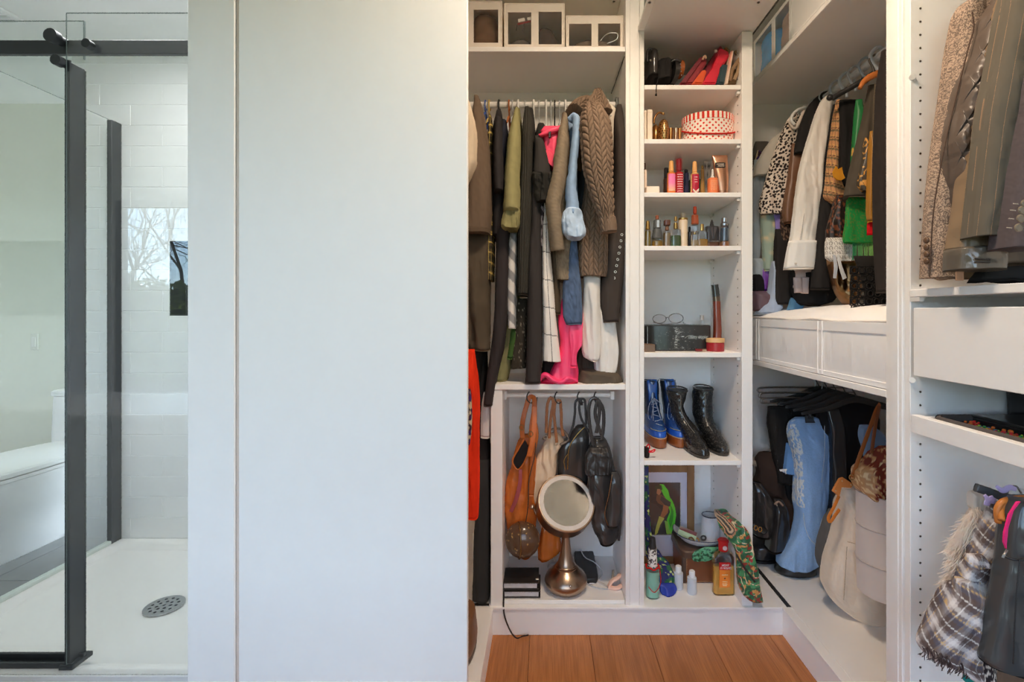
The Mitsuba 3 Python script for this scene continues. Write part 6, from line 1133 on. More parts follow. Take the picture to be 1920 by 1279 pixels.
# box on the right unit's top shelf
zt_ = ztop + .018
t = thing('storage_box', 'white fabric storage box with blue contents on the right top shelf', 'storage box', SBX)
c = S(232, 230, 226); bz0, bz1 = zt_, 2.285
yA, yB_ = 1.715, 2.02; xb0 = .868
part(t, 'front', [box(xb0, xb0 + .003, yA, yA + .012, bz0, bz1, 0), box(xb0, xb0 + .003, 1.835, 1.86, bz0, bz1, 0), box(xb0, xb0 + .003, yB_ - .014, yB_, bz0, bz1, 0), box(xb0, xb0 + .003, yA, yB_, bz0, bz0 + .02, 0), box(xb0, xb0 + .003, yA, yB_, bz1 - .014, bz1, 0)], FAB, c)
part(t, 'shell', [box(xb0 + .003, xb0 + .4, yB_ - .003, yB_, bz0, bz1, 0), box(xb0 + .003, xb0 + .4, yA, yA + .003, bz0, bz1, 0), box(xb0 + .003, xb0 + .4, yA, yB_, bz1 - .003, bz1, 0)], FAB, c)
part(t, 'window', trimesh.Trimesh([(xb0 + .004, yA, bz0 + .01), (xb0 + .004, yB_, bz0 + .01), (xb0 + .004, yB_, bz1 - .01), (xb0 + .004, yA, bz1 - .01)], [(0, 1, 2), (0, 2, 3)]), 'm_plastic', smooth=False)
solo('folded_garment', 'bright blue folded garment inside the right storage box', 'garment', loft([(bz0 + .005, xb0 + .12, 1.93, .112, .075, .6), (bz0 + .11, xb0 + .12, 1.935, .112, .075, .6), (bz0 + .16, xb0 + .12, 1.94, .1, .06, .8)], m=18, fold=.012, fs=.05), FAB, vmottle(S(60, 165, 230), .25, .04), smooth=True)
solo('folded_garment', 'pink grey folded garment nearer in the right storage box', 'garment', loft([(bz0 + .005, xb0 + .12, 1.78, .112, .05, .6), (bz0 + .11, xb0 + .12, 1.78, .11, .05, .6), (bz0 + .155, xb0 + .12, 1.78, .09, .035, .8)], m=18, fold=.01, fs=.05), FAB, vmottle(S(176, 150, 140), .25, .03), smooth=True)
t = thing('white_case', 'plain white fabric case beside the right storage box', 'case'); part(t, 'body', box(.866, 1.3, 1.245, 1.712, zt_, 2.34, .006), FAB, S(226, 224, 220)); part(t, 'seam', box(.8645, .867, 1.25, 1.70, zt_ + .012, zt_ + .018, 0), FAB, S(236, 234, 230))

# ------------------------------------------------------------------ clothes in the right corner wardrobe (far to near)
def rhook(label, Y, px_end=None, col=STL, r=.002, mat=SAT, arms=True, tilt=-.12, z=2.005, xr_=1.1, drop=.06, group='clothes hangers on the right rail'):
    t = thing('clothes_hanger', label, 'hanger', group)
    zt2 = z + .0125 + r
    part(t, 'hook', tube(spl([(xr_ + .024, Y, z - .012), (xr_ + .027, Y, z + .004), (xr_, Y, zt2 + .012), (xr_ - .027, Y, z + .004), (xr_ - .018, Y, z - .026), (xr_, Y, z - drop * .8), (xr_, Y, z - drop)], 30), r, n=8), mat, col, smooth=True)
    if arms: part(t, 'shoulders', tube(spl([(xr_ - .2, Y, z - drop - .085), (xr_ - .1, Y, z - drop - .03), (xr_, Y, z - drop), (xr_ + .1, Y, z - drop - .03), (xr_ + .2, Y, z - drop - .085)], 30), [.006, .008, .009, .008, .006], .007, n=8), mat, col, smooth=True)
    return t
for y, lab, c, r in ((2.06, 'white plastic hanger of the leopard blouse', WHT, .005), (1.97, 'grey wire hanger behind the black cardigan', STL, .0025), (1.9, 'grey wire hanger of the black cardigan', STL, .0025), (1.83, 'grey plastic hanger of the white shirt', S(176, 190, 206), .0045), (1.77, 'pale grey plastic hanger behind the plaid shirt', S(186, 200, 212), .005), (1.72, 'grey plastic hanger of the flowered blouse', S(176, 186, 196), .004), (1.66, 'blue grey hanger by the red ribbon', S(150, 166, 180), .004), (1.60, 'white thick plastic hanger near the top of the right rail', S(206, 216, 226), .006), (1.52, 'light blue grey hanger next to the post', S(176, 190, 200), .006), (1.46, 'grey metal hanger nearest the post', S(150, 150, 146), .004)):
    rhook(lab, y, col=c, r=r, arms=False)
t = thing('clothes_hanger', 'broad black wooden hanger bar sloping in front of the white shirt', 'hanger', 'clothes hangers on the right rail'); part(t, 'bar', tube(spl([P(1560, 185, 1.70), P(1580, 173, 1.69), P(1610, 156, 1.67), P(1645, 133, 1.65)], 20), .009, .006, n=10), SAT, BK, smooth=True); part(t, 'bar_end', trimesh.creation.icosphere(subdivisions=2, radius=.011).apply_translation(P(1556, 183, 1.70)), SAT, BK, smooth=True)
t = thing('clothes_hanger', 'orange brown wooden hanger over the dark skirt', 'hanger', 'clothes hangers on the right rail'); part(t, 'bar', tube(spl([P(1612, 166, 1.60), P(1618, 155, 1.60), P(1632, 144, 1.60), P(1652, 135, 1.60)], 20), [.006, .011, .011], .007, n=10), SAT, S(206, 120, 56), smooth=True); part(t, 'hook', tube(spl([P(1640, 141, 1.6), P(1636, 125, 1.6), P(1630, 112, 1.6), P(1640, 103, 1.6), P(1652, 101, 1.6)], 20), .0035, n=8), MET, S(130, 124, 116), smooth=True)
t = thing('cardigan', 'grey stripe knitted cardigan hanging deepest in the corner', 'cardigan', RR); part(t, 'body', drape([(266, 1416, 1440), (285, 1412, 1450), (330, 1410, 1440)], 2.11, d=.04, amp=.006, seed=80, col=lambda X, Z, v: np.where(((Z / .012) % 1 < .5)[..., None], S(96, 90, 84), S(70, 64, 60))), FAB, smooth=True)
cloth('shirt', 'orange red print shirt glimpsed in the corner', 'shirt', [(282, 1420, 1440), (310, 1413, 1430), (330, 1410, 1418)], 2.095, patt, d=.02, amp=.003, seed=81, group=RR, res=.005)
cloth('shirt', 'beige short sleeve shirt left of the leopard blouse', 'shirt', [(246, 1466, 1476), (262, 1446, 1480), (285, 1430, 1480), (320, 1414, 1450), (333, 1413, 1432)], 2.06, mottle(S(212, 204, 192), .05, .03), d=.05, amp=.008, seed=82, group=RR)
cloth('trousers', 'pale blue grey trousers hanging left of the leopard blouse', 'trousers', [(300, 1414, 1436), (380, 1410, 1430), (440, 1410, 1428), (498, 1410, 1420)], 2.08, mottle(S(170, 178, 184), .08, .02), d=.04, amp=.008, seed=83, group=RR)
g_ = np.random.default_rng(3); LSP = np.stack(np.meshgrid(np.arange(-.3, .3, .0128), np.arange(1.5, 2.05, .0128)), -1).reshape(-1, 2); LSP = LSP + g_.uniform(-.0055, .0055, LSP.shape); LSR = g_.uniform(.0032, .0058, len(LSP)); LT = cKDTree(LSP)
def leopard(X, Z, v):
    d, i = LT.query(np.stack([X, Z], -1)); w = fbm(st(X / .004, Z / .004, 0 * X), 1, 3) * .003
    return np.where((d + w - .0015 < LSR[i])[..., None], S(44, 36, 34), S(232, 216, 202))
t = thing('blouse', 'leopard spotted blouse on the right rail', 'blouse', RR)
part(t, 'body', drape([(216, 1484, 1508), (230, 1474, 1512), (270, 1458, 1506), (330, 1438, 1496), (392, 1424, 1480), (402, 1427, 1478)], 2.0, d=.05, amp=.008, fw=.03, seed=84, nu=440, res=.0016, col=leopard), FAB, smooth=True)
t_h = thing('clothes_hanger', 'curved white plastic hanger end in the leopard blouse collar', 'hanger', 'clothes hangers on the right rail'); part(t_h, 'arm', tube(spl([P(1511, 201, 1.96), P(1496, 206, 1.955), P(1486, 216, 1.955), P(1484, 226, 1.955), P(1490, 234, 1.955)], 30), .0062, n=10), SAT, WHT, smooth=True)
part(t, 'collar', tube(spl([P(1478, 224, 1.97), P(1490, 240, 1.965), P(1500, 226, 1.96), P(1508, 208, 1.965)], 20), .008, .006, n=10), FAB, lambda v: leopard(v[:, 0], v[:, 2], 0), smooth=True)
cloth('shirt', 'pale green tie dye shirt hem under the leopard blouse', 'shirt', [(390, 1426, 1450), (440, 1428, 1452), (510, 1433, 1451)], 2.03, lambda X, Z, v: mixc(S(168, 186, 170) * np.ones(X.shape + (1,)), S(226, 206, 166), sstep(.4, .62, fbm(st(X / .03, Z / .03, 0 * X), 2, 8))), d=.04, amp=.006, seed=85, group=RR)
cloth('top', 'lavender top hem right of the tie dye shirt', 'top', [(385, 1448, 1475), (430, 1454, 1474), (447, 1460, 1472)], 2.02, S(160, 140, 210), d=.03, amp=.006, seed=86, group=RR)
cloth('shirt', 'white shirt hem between the lavender top and the brown satin', 'shirt', [(440, 1464, 1474), (490, 1466, 1476)], 2.0, S(226, 220, 214), d=.03, amp=.004, seed=87, group=RR)
cloth('blouse', 'dark brown satin blouse behind the white shirt', 'blouse', [(270, 1484, 1508), (330, 1478, 1506), (400, 1468, 1490), (420, 1472, 1484)], 1.94, mottle(S(120, 84, 62), .2, .02), SAT, d=.04, amp=.006, seed=88, group=RR)
cloth('blouse', 'brown lace trim blouse below the brown satin', 'blouse', [(395, 1464, 1490), (440, 1464, 1485), (470, 1468, 1480)], 1.96, lambda X, Z, v: np.where((fbm(st(X / .005, Z / .005, 0 * X), 1, 5) > .6)[..., None], S(120, 96, 80), S(54, 42, 38)), d=.03, amp=.006, seed=89, res=.005, nu=70, group=RR)
cloth('cardigan', 'black cardigan shoulder left of the white shirt', 'cardigan', [(172, 1545, 1562), (182, 1530, 1566), (205, 1512, 1566), (270, 1492, 1550), (290, 1489, 1530)], 1.92, S(46, 44, 43), d=.05, amp=.006, seed=90, group=RR)
t = thing('shirt', 'white buttoned shirt with a long sleeve on the right rail', 'shirt', RR)
WSH = mottle(S(236, 228, 218), .03, .04)
part(t, 'body', drape([(180, 1548, 1563), (195, 1536, 1566), (260, 1522, 1566), (340, 1512, 1548), (420, 1500, 1530), (480, 1494, 1528), (506, 1471, 1523)], 1.86, d=.05, amp=.007, fw=.03, seed=91, wrk=.002, col=WSH), FAB, smooth=True)
part(t, 'sleeve', drape([(182, 1546, 1560), (200, 1534, 1556), (250, 1518, 1550), (310, 1501, 1542), (350, 1494, 1540), (400, 1488, 1532), (440, 1483, 1530), (468, 1477, 1528)], 1.82, d=.05, amp=.008, fw=.03, seed=92, wrk=.003, top=.6, res=.006, nu=90, col=S(236, 229, 220)), FAB, smooth=True)
part(t, 'placket', tube(spl([P(1508, 400, 1.792), P(1502, 440, 1.79), P(1497, 466, 1.79)], 10), .0012, n=6), FAB, S(206, 198, 190), smooth=True)
part(t, 'cuff_button', trimesh.creation.icosphere(subdivisions=2, radius=.004).apply_translation(P(1492, 494, 1.772)), SAT, S(226, 214, 200), smooth=True)
part(t, 'cuff', drape([(452, 1480, 1529), (470, 1476, 1528), (506, 1470, 1524)], 1.80, d=.045, amp=.003, seed=93, top=1, col=S(240, 236, 230)), FAB, smooth=True)
cloth('dress', 'long black dress right of the white shirt', 'dress', [(196, 1562, 1577), (260, 1552, 1572), (340, 1544, 1562), (430, 1532, 1556), (545, 1522, 1552)], 1.80, S(44, 41, 40), d=.05, amp=.006, seed=94, group=RR)
def plaid_o(X, Z, v):
    k = ((Z + X * .35) / .034) % 1; c = S(206, 150, 106) * np.ones(X.shape + (1,)); c = mixc(c, S(90, 92, 70), ((k > .1) & (k < .3)) * .85); c = mixc(c, S(54, 44, 40), ((k > .42) & (k < .5)) * .9); c = mixc(c, S(230, 190, 110), (k > .6) * ((k < .66)) * .9)
    return mixc(c, S(120, 96, 74), (((X + Z * .1) / .016) % 1 < .3) * .45)
cloth('shirt', 'orange and green plaid shirt on the right rail', 'shirt', [(188, 1568, 1578), (240, 1562, 1578), (300, 1553, 1580), (345, 1549, 1586), (366, 1546, 1590), (384, 1566, 1588)], 1.76, plaid_o, d=.05, amp=.007, seed=95, nu=110, res=.004, group=RR)
t = cloth('blouse', 'black blouse with a yellow flower', 'blouse', [(188, 1574, 1606), (250, 1574, 1602), (320, 1572, 1596), (352, 1582, 1594)], 1.735, S(38, 36, 36), d=.05, amp=.006, seed=96, nu=90, group=RR)
part(t, 'flower', prism([(1562, 322), (1568, 311), (1572, 317), (1579, 313), (1581, 325), (1585, 334), (1578, 338), (1570, 337), (1564, 332)], 1.695, 1.70), FAB, S(222, 150, 46), label='yellow flower print')
t = cloth('scarf', 'green silk scarf hanging from the brown hanger', 'scarf', [(187, 1605, 1617), (230, 1602, 1616), (290, 1598, 1610), (340, 1596, 1604)], 1.69, lambda X, Z, v: mixc(S(44, 128, 70) * np.ones(X.shape + (1,)), S(220, 170, 90), (fbm(st(X / .012, Z / .02, 0 * X), 2, 6) > .6) & (v > .5)), SAT, d=.03, amp=.005, seed=97, nu=80, res=.005, group=RR)
GSC = S(40, 138, 66)
t = thing('scarf', 'bright green wool scarf with a fringe', 'scarf', RR)
part(t, 'body', drape([(360, 1590, 1634), (375, 1588, 1638), (420, 1585, 1640), (448, 1581, 1641), (456, 1583, 1641)], 1.655, d=.03, amp=.004, seed=98, nu=90, res=.004, top=.8, col=lambda X, Z, v: mixc(GSC * np.ones(X.shape + (1,)), S(120, 120, 60), .5 * (fbm(st(X / .003, Z / .003, 0 * X), 1, 2) > .66))), FAB, smooth=True)
for i in range(18):
    a = 1599 + i * 2.3; g = np.random.default_rng(i)
    part(t, 'fringe', tube(spl([P(a, 452, 1.65), P(a + g.uniform(-1, 2), 478, 1.648), P(a + g.uniform(-2, 4), 500 - 6 * g.random() - max(0, 6 - i) * 2, 1.65)], 10), .0019, n=6), FAB, mixc(S(50, 130, 84), S(150, 200, 110), i / 18), smooth=True)
t = cloth('skirt', 'dark grey skirt pair clipped on the wooden hanger', 'skirt', [(160, 1628, 1648), (200, 1624, 1646), (260, 1610, 1644), (330, 1592, 1640), (372, 1584, 1626)], 1.63, mottle(S(84, 76, 66), .1, .02), d=.05, amp=.008, seed=99, group=RR)
cloth('blouse', 'black and gold chain print blouse', 'blouse', [(258, 1622, 1632), (300, 1616, 1632), (345, 1608, 1628), (360, 1616, 1628)], 1.60, lambda X, Z, v: np.where((abs(fbm(st(X / .016, Z / .018, 0 * X), 2, 15) - .5) < .05)[..., None], S(220, 160, 80), S(76, 66, 54)), SAT, d=.03, amp=.005, seed=100, nu=90, res=.004, group=RR)
cloth('scarf', 'long mustard gold scarf beside the black coat', 'scarf', [(246, 1632, 1644), (330, 1628, 1640), (400, 1626, 1640), (418, 1630, 1640)], 1.57, mottle(S(168, 116, 42), .12, .02), SAT, d=.03, amp=.005, seed=101, group=RR)
cloth('scarf', 'small red cloth end under the mustard gold scarf', 'scarf', [(412, 1628, 1642), (430, 1627, 1643), (441, 1627, 1642)], 1.585, S(206, 28, 34), d=.02, amp=.003, seed=102, group=RR)
cloth('coat', 'long black coat nearest the post on the right rail', 'coat', [(95, 1654, 1675), (130, 1650, 1676), (220, 1646, 1676), (330, 1642, 1676), (430, 1643, 1676), (550, 1650, 1676)], 1.45, mottle(S(52, 47, 45), .12, .004), d=.06, amp=.005, seed=103, group=RR)
cloth('coat', 'grey brown woollen coat between the wooden hanger and the black coat', 'coat', [(158, 1640, 1652), (240, 1640, 1652), (320, 1638, 1650)], 1.55, S(96, 86, 72), d=.03, amp=.004, seed=106, group=RR)
def sequin(X, Z, v):
    h = meshkit.noise(st(np.floor(X / .0045), np.floor(Z / .0045), 0 * X) + .5, 5); return np.where((h > .72)[..., None], S(236, 140, 80), np.where((h > .55)[..., None], S(110, 60, 36), S(40, 28, 24)))
cloth('dress', 'black and copper sequin dress', 'dress', [(366, 1568, 1586), (400, 1560, 1584), (440, 1550, 1604), (460, 1550, 1604)], 1.72, sequin, SAT, d=.05, amp=.006, seed=104, nu=130, res=.003, group=RR)
def lacew(X, Z, v):
    u = (X / .016) % 1 - .5; w = (Z / .016) % 1 - .5; return np.where((abs(np.hypot(u, w) - .32) < .07)[..., None], S(150, 140, 132), S(232, 226, 218))
t = cloth('blouse', 'white lace blouse hem with ribbon ties', 'blouse', [(446, 1549, 1598), (465, 1548, 1601), (484, 1549, 1602), (490, 1560, 1600)], 1.70, lacew, d=.04, amp=.007, fw=.015, seed=105, nu=120, res=.003, group=RR)
part(t, 'ribbon', ribbon(spl([P(1564, 478, 1.672), P(1567, 500, 1.668), P(1565, 522, 1.67)], 14), [.009, .014, .012], .0015), SAT, S(206, 206, 210), smooth=True)
part(t, 'ribbon', ribbon(spl([P(1571, 478, 1.672), P(1576, 500, 1.666), P(1584, 523, 1.67)], 14), [.009, .013, .016], .0015), SAT, S(226, 224, 222), smooth=True)
t = thing('metallic_bag', 'crinkled bronze metallic bag resting on the white storage case', 'bag')
part(t, 'body', drape([(478, 1550, 1604), (510, 1557, 1610), (545, 1566, 1612), (565, 1580, 1606), (573, 1590, 1600)], 1.72, d=.06, amp=.008, fw=.03, seed=107, wrk=.003, res=.006, nu=80, col=mottle(S(150, 112, 76), .25, .03)), MET, smooth=True)
t = thing('lace_dress', 'black crochet lace dress hem hanging by the post', 'dress', RR)
def crochet_mesh():
    x0, x1, Yq = PX(1594, 1.56), PX(1676, 1.56), 1.56; zA, zB_ = PZ(500, Yq), PZ(584, Yq)
    out = []
    for r in range(6):
        for k in range(6):
            cx_, cz_ = x0 + .012 + k * .024 + (r % 2) * .004, zA - .012 - r * .025
            out.append(tube([(cx_ + .009 * math.cos(a), Yq - .002, cz_ + .009 * math.sin(a)) for a in np.linspace(0, 2 * np.pi, 18)], .0024, n=5))
            for q in (-.012, .012):
                out.append(tube([(cx_ + q, Yq, cz_ - .013), (cx_ + q, Yq, cz_ + .013)], .002, n=5))
            out.append(tube([(cx_ - .012, Yq, cz_ + .0125), (cx_ + .012, Yq, cz_ + .0125)], .0022, n=5)); out.append(tube([(cx_ - .012, Yq, cz_), (cx_ - .006, Yq, cz_)], .002, n=5)); out.append(tube([(cx_ + .006, Yq, cz_), (cx_ + .012, Yq, cz_)], .002, n=5))
    return out
part(t, 'crochet', crochet_mesh(), FAB, S(36, 34, 33), smooth=True, kind='stuff')
part(t, 'lining', drape([(480, 1600, 1676), (530, 1618, 1676), (578, 1626, 1676)], 1.60, d=.03, amp=.005, seed=108, col=S(46, 43, 41)), FAB, smooth=True)
t = cloth('shirt', 'pale pink shirt cuffs under the white shirt', 'shirt', [(495, 1488, 1520), (520, 1489, 1520), (540, 1488, 1518)], 1.88, S(206, 186, 180), d=.04, amp=.004, seed=109, group=RR)
part(t, 'cuff', drape([(520, 1488, 1502), (550, 1490, 1503)], 1.85, d=.02, amp=.002, seed=110, top=1, col=S(202, 182, 178)), FAB, smooth=True)
part(t, 'cuff', drape([(520, 1503, 1516), (550, 1503, 1515)], 1.85, d=.02, amp=.002, seed=111, top=1, col=S(198, 178, 174)), FAB, smooth=True)
cloth('dress', 'black dress spreading over the white storage case', 'dress', [(500, 1480, 1560), (545, 1486, 1566), (565, 1494, 1560), (574, 1504, 1530)], 1.90, S(40, 38, 38), d=.08, amp=.008, seed=112, group=RR)
cloth('trousers', 'black trousers beside the pale pink cuffs', 'trousers', [(430, 1453, 1476), (500, 1452, 1478), (560, 1450, 1484), (572, 1454, 1480)], 1.97, S(46, 43, 42), d=.05, amp=.006, seed=113, group=RR)
cloth('top', 'violet blue top between the white shirt and the black trousers', 'top', [(410, 1478, 1486), (470, 1478, 1490), (530, 1480, 1488)], 1.98, S(92, 78, 170), d=.03, amp=.004, seed=114, group=RR)
PRP = S(128, 66, 168)
cloth('top', 'purple satin top crumpled at the left of the right rail', 'top', [(500, 1426, 1440), (520, 1421, 1444), (540, 1424, 1443), (546, 1428, 1438)], 2.05, PRP, SAT, d=.05, amp=.01, seed=115, wrk=.004, group=RR)
cloth('top', 'black crumpled top with a white mark in the corner', 'top', [(515, 1410, 1425), (545, 1411, 1430), (560, 1412, 1424)], 2.03, S(36, 34, 36), d=.06, amp=.01, seed=116, wrk=.004, group=RR)
cloth('top', 'plum satin top slumped on the white storage case', 'top', [(546, 1411, 1434), (565, 1411, 1443), (584, 1411, 1436)], 2.0, S(112, 88, 98), SAT, d=.08, amp=.012, seed=117, wrk=.004, group=RR)
cloth('jeans', 'pale blue denim leg slumped on the white storage case', 'jeans', [(490, 1447, 1455), (530, 1444, 1456), (560, 1438, 1456), (576, 1424, 1466), (590, 1416, 1450)], 1.98, mottle(S(176, 190, 212), .08, .02), d=.06, amp=.008, seed=118, group=RR)
cloth('cloth_bundle', 'grey white towel fold in the corner of the right rail', 'towel', [(485, 1411, 1432), (500, 1411, 1436), (520, 1411, 1430)], 2.06, S(196, 204, 208), d=.06, amp=.01, seed=119, wrk=.003, group=RR)
cloth('scarf', 'sky blue scarf end below the black trousers', 'scarf', [(558, 1482, 1502), (570, 1480, 1506), (582, 1476, 1500)], 1.93, S(120, 170, 206), d=.04, amp=.008, seed=120, group=RR)

# white storage case on the middle shelf
t = thing('storage_case', 'large white fabric storage case on the right middle shelf', 'storage case')
cz0, cx0, cx1, cy0, cy1 = zsh + .0172, XR + .012, XRB - .04, 1.2165, 2.055
Xg, Yg = np.meshgrid(np.linspace(cx0, cx1, 40), np.linspace(cy0, cy1, 70))
czt = ZC - .015 * 1 - .02
def zcase(x, y): return PZ(596, cx0 * F / (1413 - CX)) + .05 * np.sin(np.clip((x - cx0) / (cx1 - cx0), 0, 1) * np.pi) ** .7 + .012 * (fbm(st(x / .12, y / .12, 0 * x), 2, 3) - .5) - .0 * y
tp = st(Xg, Yg, zcase(Xg, Yg)); m = grid_mesh(tp, closed=False, cap=False); m.invert()
CSE = S(236, 234, 232)
part(t, 'lid', m, FAB, CSE, smooth=True)
def front_mesh():
    y = np.linspace(cy0, cy1, 160)[None]; s = np.linspace(0, 1, 40)[:, None]
    zt2 = zcase(np.full_like(y, cx0), y); z = zt2 + (cz0 - zt2) * s
    x = cx0 - .006 * np.sin(s * np.pi) + .004 * (fbm(st(y / .02 + 0 * s, z / .25, 0 * z), 3, 4) - .5) * np.sin(s * np.pi)
    return grid_mesh(st(x, y + 0 * s, z), closed=False, cap=False)
part(t, 'front_panel', front_mesh(), FAB, CSE, smooth=True)
part(t, 'side_panel', box(cx0 + .004, cx1, cy0, cy0 + .004, cz0, zcase(cx0, cy0) - .002, 0), FAB, CSE); part(t, 'side_panel', box(cx0 + .004, cx1, cy1 - .004, cy1, cz0, zcase(cx0, cy1) - .002, 0), FAB, CSE)
zA = float(zcase(np.array(cx0), np.array(1.6)))
part(t, 'top_piping', tube([(cx0 - .003, y, float(zcase(np.array(cx0), np.array(y)))) for y in np.linspace(cy0, cy1, 40)], .0035, n=8, ref=(1, 0, 0)), FAB, S(240, 232, 222), smooth=True)
part(t, 'hem_band', box(cx0 - .007, cx0 - .003, cy0, cy1, zA - .034, zA - .005, .001), FAB, S(238, 236, 234))
part(t, 'bottom_band', box(cx0 - .0065, cx0 - .002, cy0, cy1, cz0 + .001, cz0 + .016, .001), FAB, S(238, 236, 234))
for y in (cx0 * F / (1542 - CX), cx0 * F / (1424 - CX)):
    for s in (-1, 1): part(t, 'seam_tape', box(cx0 - .0105, cx0 - .006, y + s * .012 - .002, y + s * .012 + .002, cz0 + .004, zA - .004, .001), FAB, S(242, 238, 234))

# ------------------------------------------------------------------ lower part of the right corner wardrobe
LH = 'hangers on the lower right rail'
for y, lab in ((2.02, 'black clip hanger at the far end of the lower rail'), (1.96, 'second black clip hanger of the lower rail'), (1.90, 'black curved hanger in front of the clip hangers'), (1.84, 'black curved hanger in the middle of the lower rail'), (1.78, 'black curved hanger nearest the post on the lower rail')):
    t = rhook(lab, y, col=S(40, 42, 42), r=.0022, z=zlr, xr_=1.14, drop=.075, arms=False, group=LH)
    part(t, 'bar', tube(spl([(1.14 - .2, y, zlr - .125), (1.14 - .1, y, zlr - .105), (1.14 - .03, y, zlr - .078), (1.14, y, zlr - .072), (1.14 + .03, y, zlr - .078), (1.14 + .2, y, zlr - .125)], 40), [.006, .011, .013, .011, .006], .005, n=8), SAT, S(36, 37, 37), smooth=True)
for i, (y, z_, lab) in enumerate(((2.05, PZ(727, 2.05), 'silver trouser hanger at the top of the lower corner'), (2.0, PZ(737, 2.0), 'second silver trouser hanger below the first'), (1.97, PZ(747, 1.97), 'lowest silver trouser hanger in the lower corner'))):
    t = thing('trouser_hanger', lab, 'hanger', 'silver trouser hangers')
    x0, x1 = PX(1420 + 3 * i, y), PX(1600 - 8 * i, y)
    part(t, 'bar', tube(spl([(x1, y, z_), (x0 + .02, y, z_), (x0 + .004, y, z_ - .004), (x0, y, z_ - .012), (x0 + .006, y, z_ - .02)], 40), .004, .005, n=8), MET, S(150, 152, 152), smooth=True)
    part(t, 'lower_bar', tube([(x0 + .006, y, z_ - .02), (x1, y, z_ - .02)], .0028, n=8), MET, S(140, 142, 142))
    part(t, 'hook', tube(spl([(1.14, y, z_), (1.14, y, zlr - .03), (1.12, y, zlr), (1.14, y, zlr + .016), (1.165, y, zlr)], 24), .0018, n=6), MET, S(176, 178, 178), smooth=True)
t = thing('fur_vest', 'black fur vest hanging at the left of the lower right rail', 'vest')
g_ = np.random.default_rng(9)
core = [(762, 1440, 1478), (790, 1440, 1484), (830, 1446, 1484), (870, 1452, 1486), (905, 1458, 1484)]
m = drape(core, 2.02, d=.07, amp=.012, seed=121, res=.012, nu=60); part(t, 'pelt', m, FAB, S(38, 36, 35), smooth=True)
idx = g_.integers(0, len(m.vertices) - 2, 5200); base = np.array(m.vertices)[idx]; nn = np.array(m.vertex_normals)[idx]; tip = base + nn * .016 + g_.normal(size=base.shape) * .007 - [0, 0, .008]; sd_ = np.cross(tip - base, g_.normal(size=base.shape)); sd_ /= np.linalg.norm(sd_, axis=1, keepdims=True); sd_ *= .0012
v = np.stack([base - sd_, base + sd_, tip], 1).reshape(-1, 3); part(t, 'fur', trimesh.Trimesh(v, np.arange(len(v)).reshape(-1, 3), process=False), FAB, np.repeat(S(58, 55, 54) * g_.uniform(.5, 1.6, (len(idx), 1)), 3, 0), smooth=False, kind='stuff')
cloth('coat', 'black velvet coat at the back of the lower right rail', 'coat', [(752, 1520, 1640), (790, 1535, 1645), (860, 1548, 1640), (940, 1552, 1625), (1000, 1548, 1600)], 1.94, S(34, 32, 33), d=.08, amp=.012, fw=.04, seed=122, group=None)
cloth('trousers', 'black leather trousers beside the denim boot', 'trousers', [(765, 1548, 1572), (820, 1555, 1582), (900, 1556, 1584), (990, 1552, 1580)], 1.90, S(38, 38, 40), GLS, d=.05, amp=.01, fw=.03, seed=123, group=None)
cloth('skirt', 'black skirt hung behind the denim boots', 'skirt', [(752, 1470, 1520), (800, 1468, 1530), (900, 1470, 1530), (960, 1480, 1530)], 2.04, S(36, 34, 34), d=.05, amp=.01, seed=124, group=None)
DB = S(150, 184, 224)
def denimb(X, Z, v):
    c = DB * (.8 + .4 * fbm(st(X / .03, Z / .12, 0 * X), 3, 4))[..., None]; c = c * (.93 + .14 * fbm(st(X / .002, Z / .002, 0 * X), 1, 5))[..., None]
    px = CX + LAST['X'] * F / 1.95; py = CY + (ZC - Z) * F / 1.95
    w = fbm(st(X / .006, Z / .01, 0 * X), 2, 9)
    t_ = (px < np.interp(py, [785, 830, 890, 935], [1484, 1490, 1493, 1495]) + 6 * w) & (py < 945) & (w > .46)
    return mixc(c, S(226, 226, 222), t_ * .85)
t = thing('thigh_boot', 'light blue denim thigh boot with a frayed seam and black sole', 'boot', None)
part(t, 'shaft', drape([(783, 1490, 1540), (792, 1480, 1556), (803, 1477, 1561), (850, 1486, 1560), (900, 1491, 1554), (940, 1490, 1546), (965, 1494, 1541), (1000, 1488, 1542), (1028, 1470, 1541), (1046, 1459, 1538), (1057, 1459, 1528), (1061, 1468, 1520)], 1.95, d=.1, amp=.01, fw=.04, seed=125, nu=150, res=.004, wrk=.002, col=denimb), FAB, smooth=True)
part(t, 'seam', tube(spl([P(1506, 962, 1.896), P(1510, 990, 1.894), P(1520, 1012, 1.894), P(1535, 1026, 1.90)], 20), .0013, n=6), FAB, S(206, 214, 226), smooth=True)
part(t, 'seam', tube(spl([P(1552, 960, 1.92), P(1541, 975, 1.90), P(1535, 1000, 1.897)], 14), .0012, n=6), FAB, S(206, 214, 226), smooth=True)
part(t, 'stitching', tube(spl([P(1546, 798, 1.893), P(1546, 850, 1.892), P(1540, 905, 1.893)], 16), .0012, n=6), FAB, S(206, 216, 228), smooth=True)
ysb = YZ(1082, ZB); part(t, 'sole', loft([(ZB + .001, PX(1494, ysb + .03), ysb + .04, .075, .05, .9), (ZB + .01, PX(1494, ysb + .03), ysb + .04, .083, .055, .9), (ZB + .04, PX(1498, ysb + .03), ysb + .04, .078, .055, .9), (ZB + .06, PX(1500, ysb + .03), ysb + .045, .06, .045, .9)], n=44, m=16), GLS, S(30, 31, 33), smooth=True)
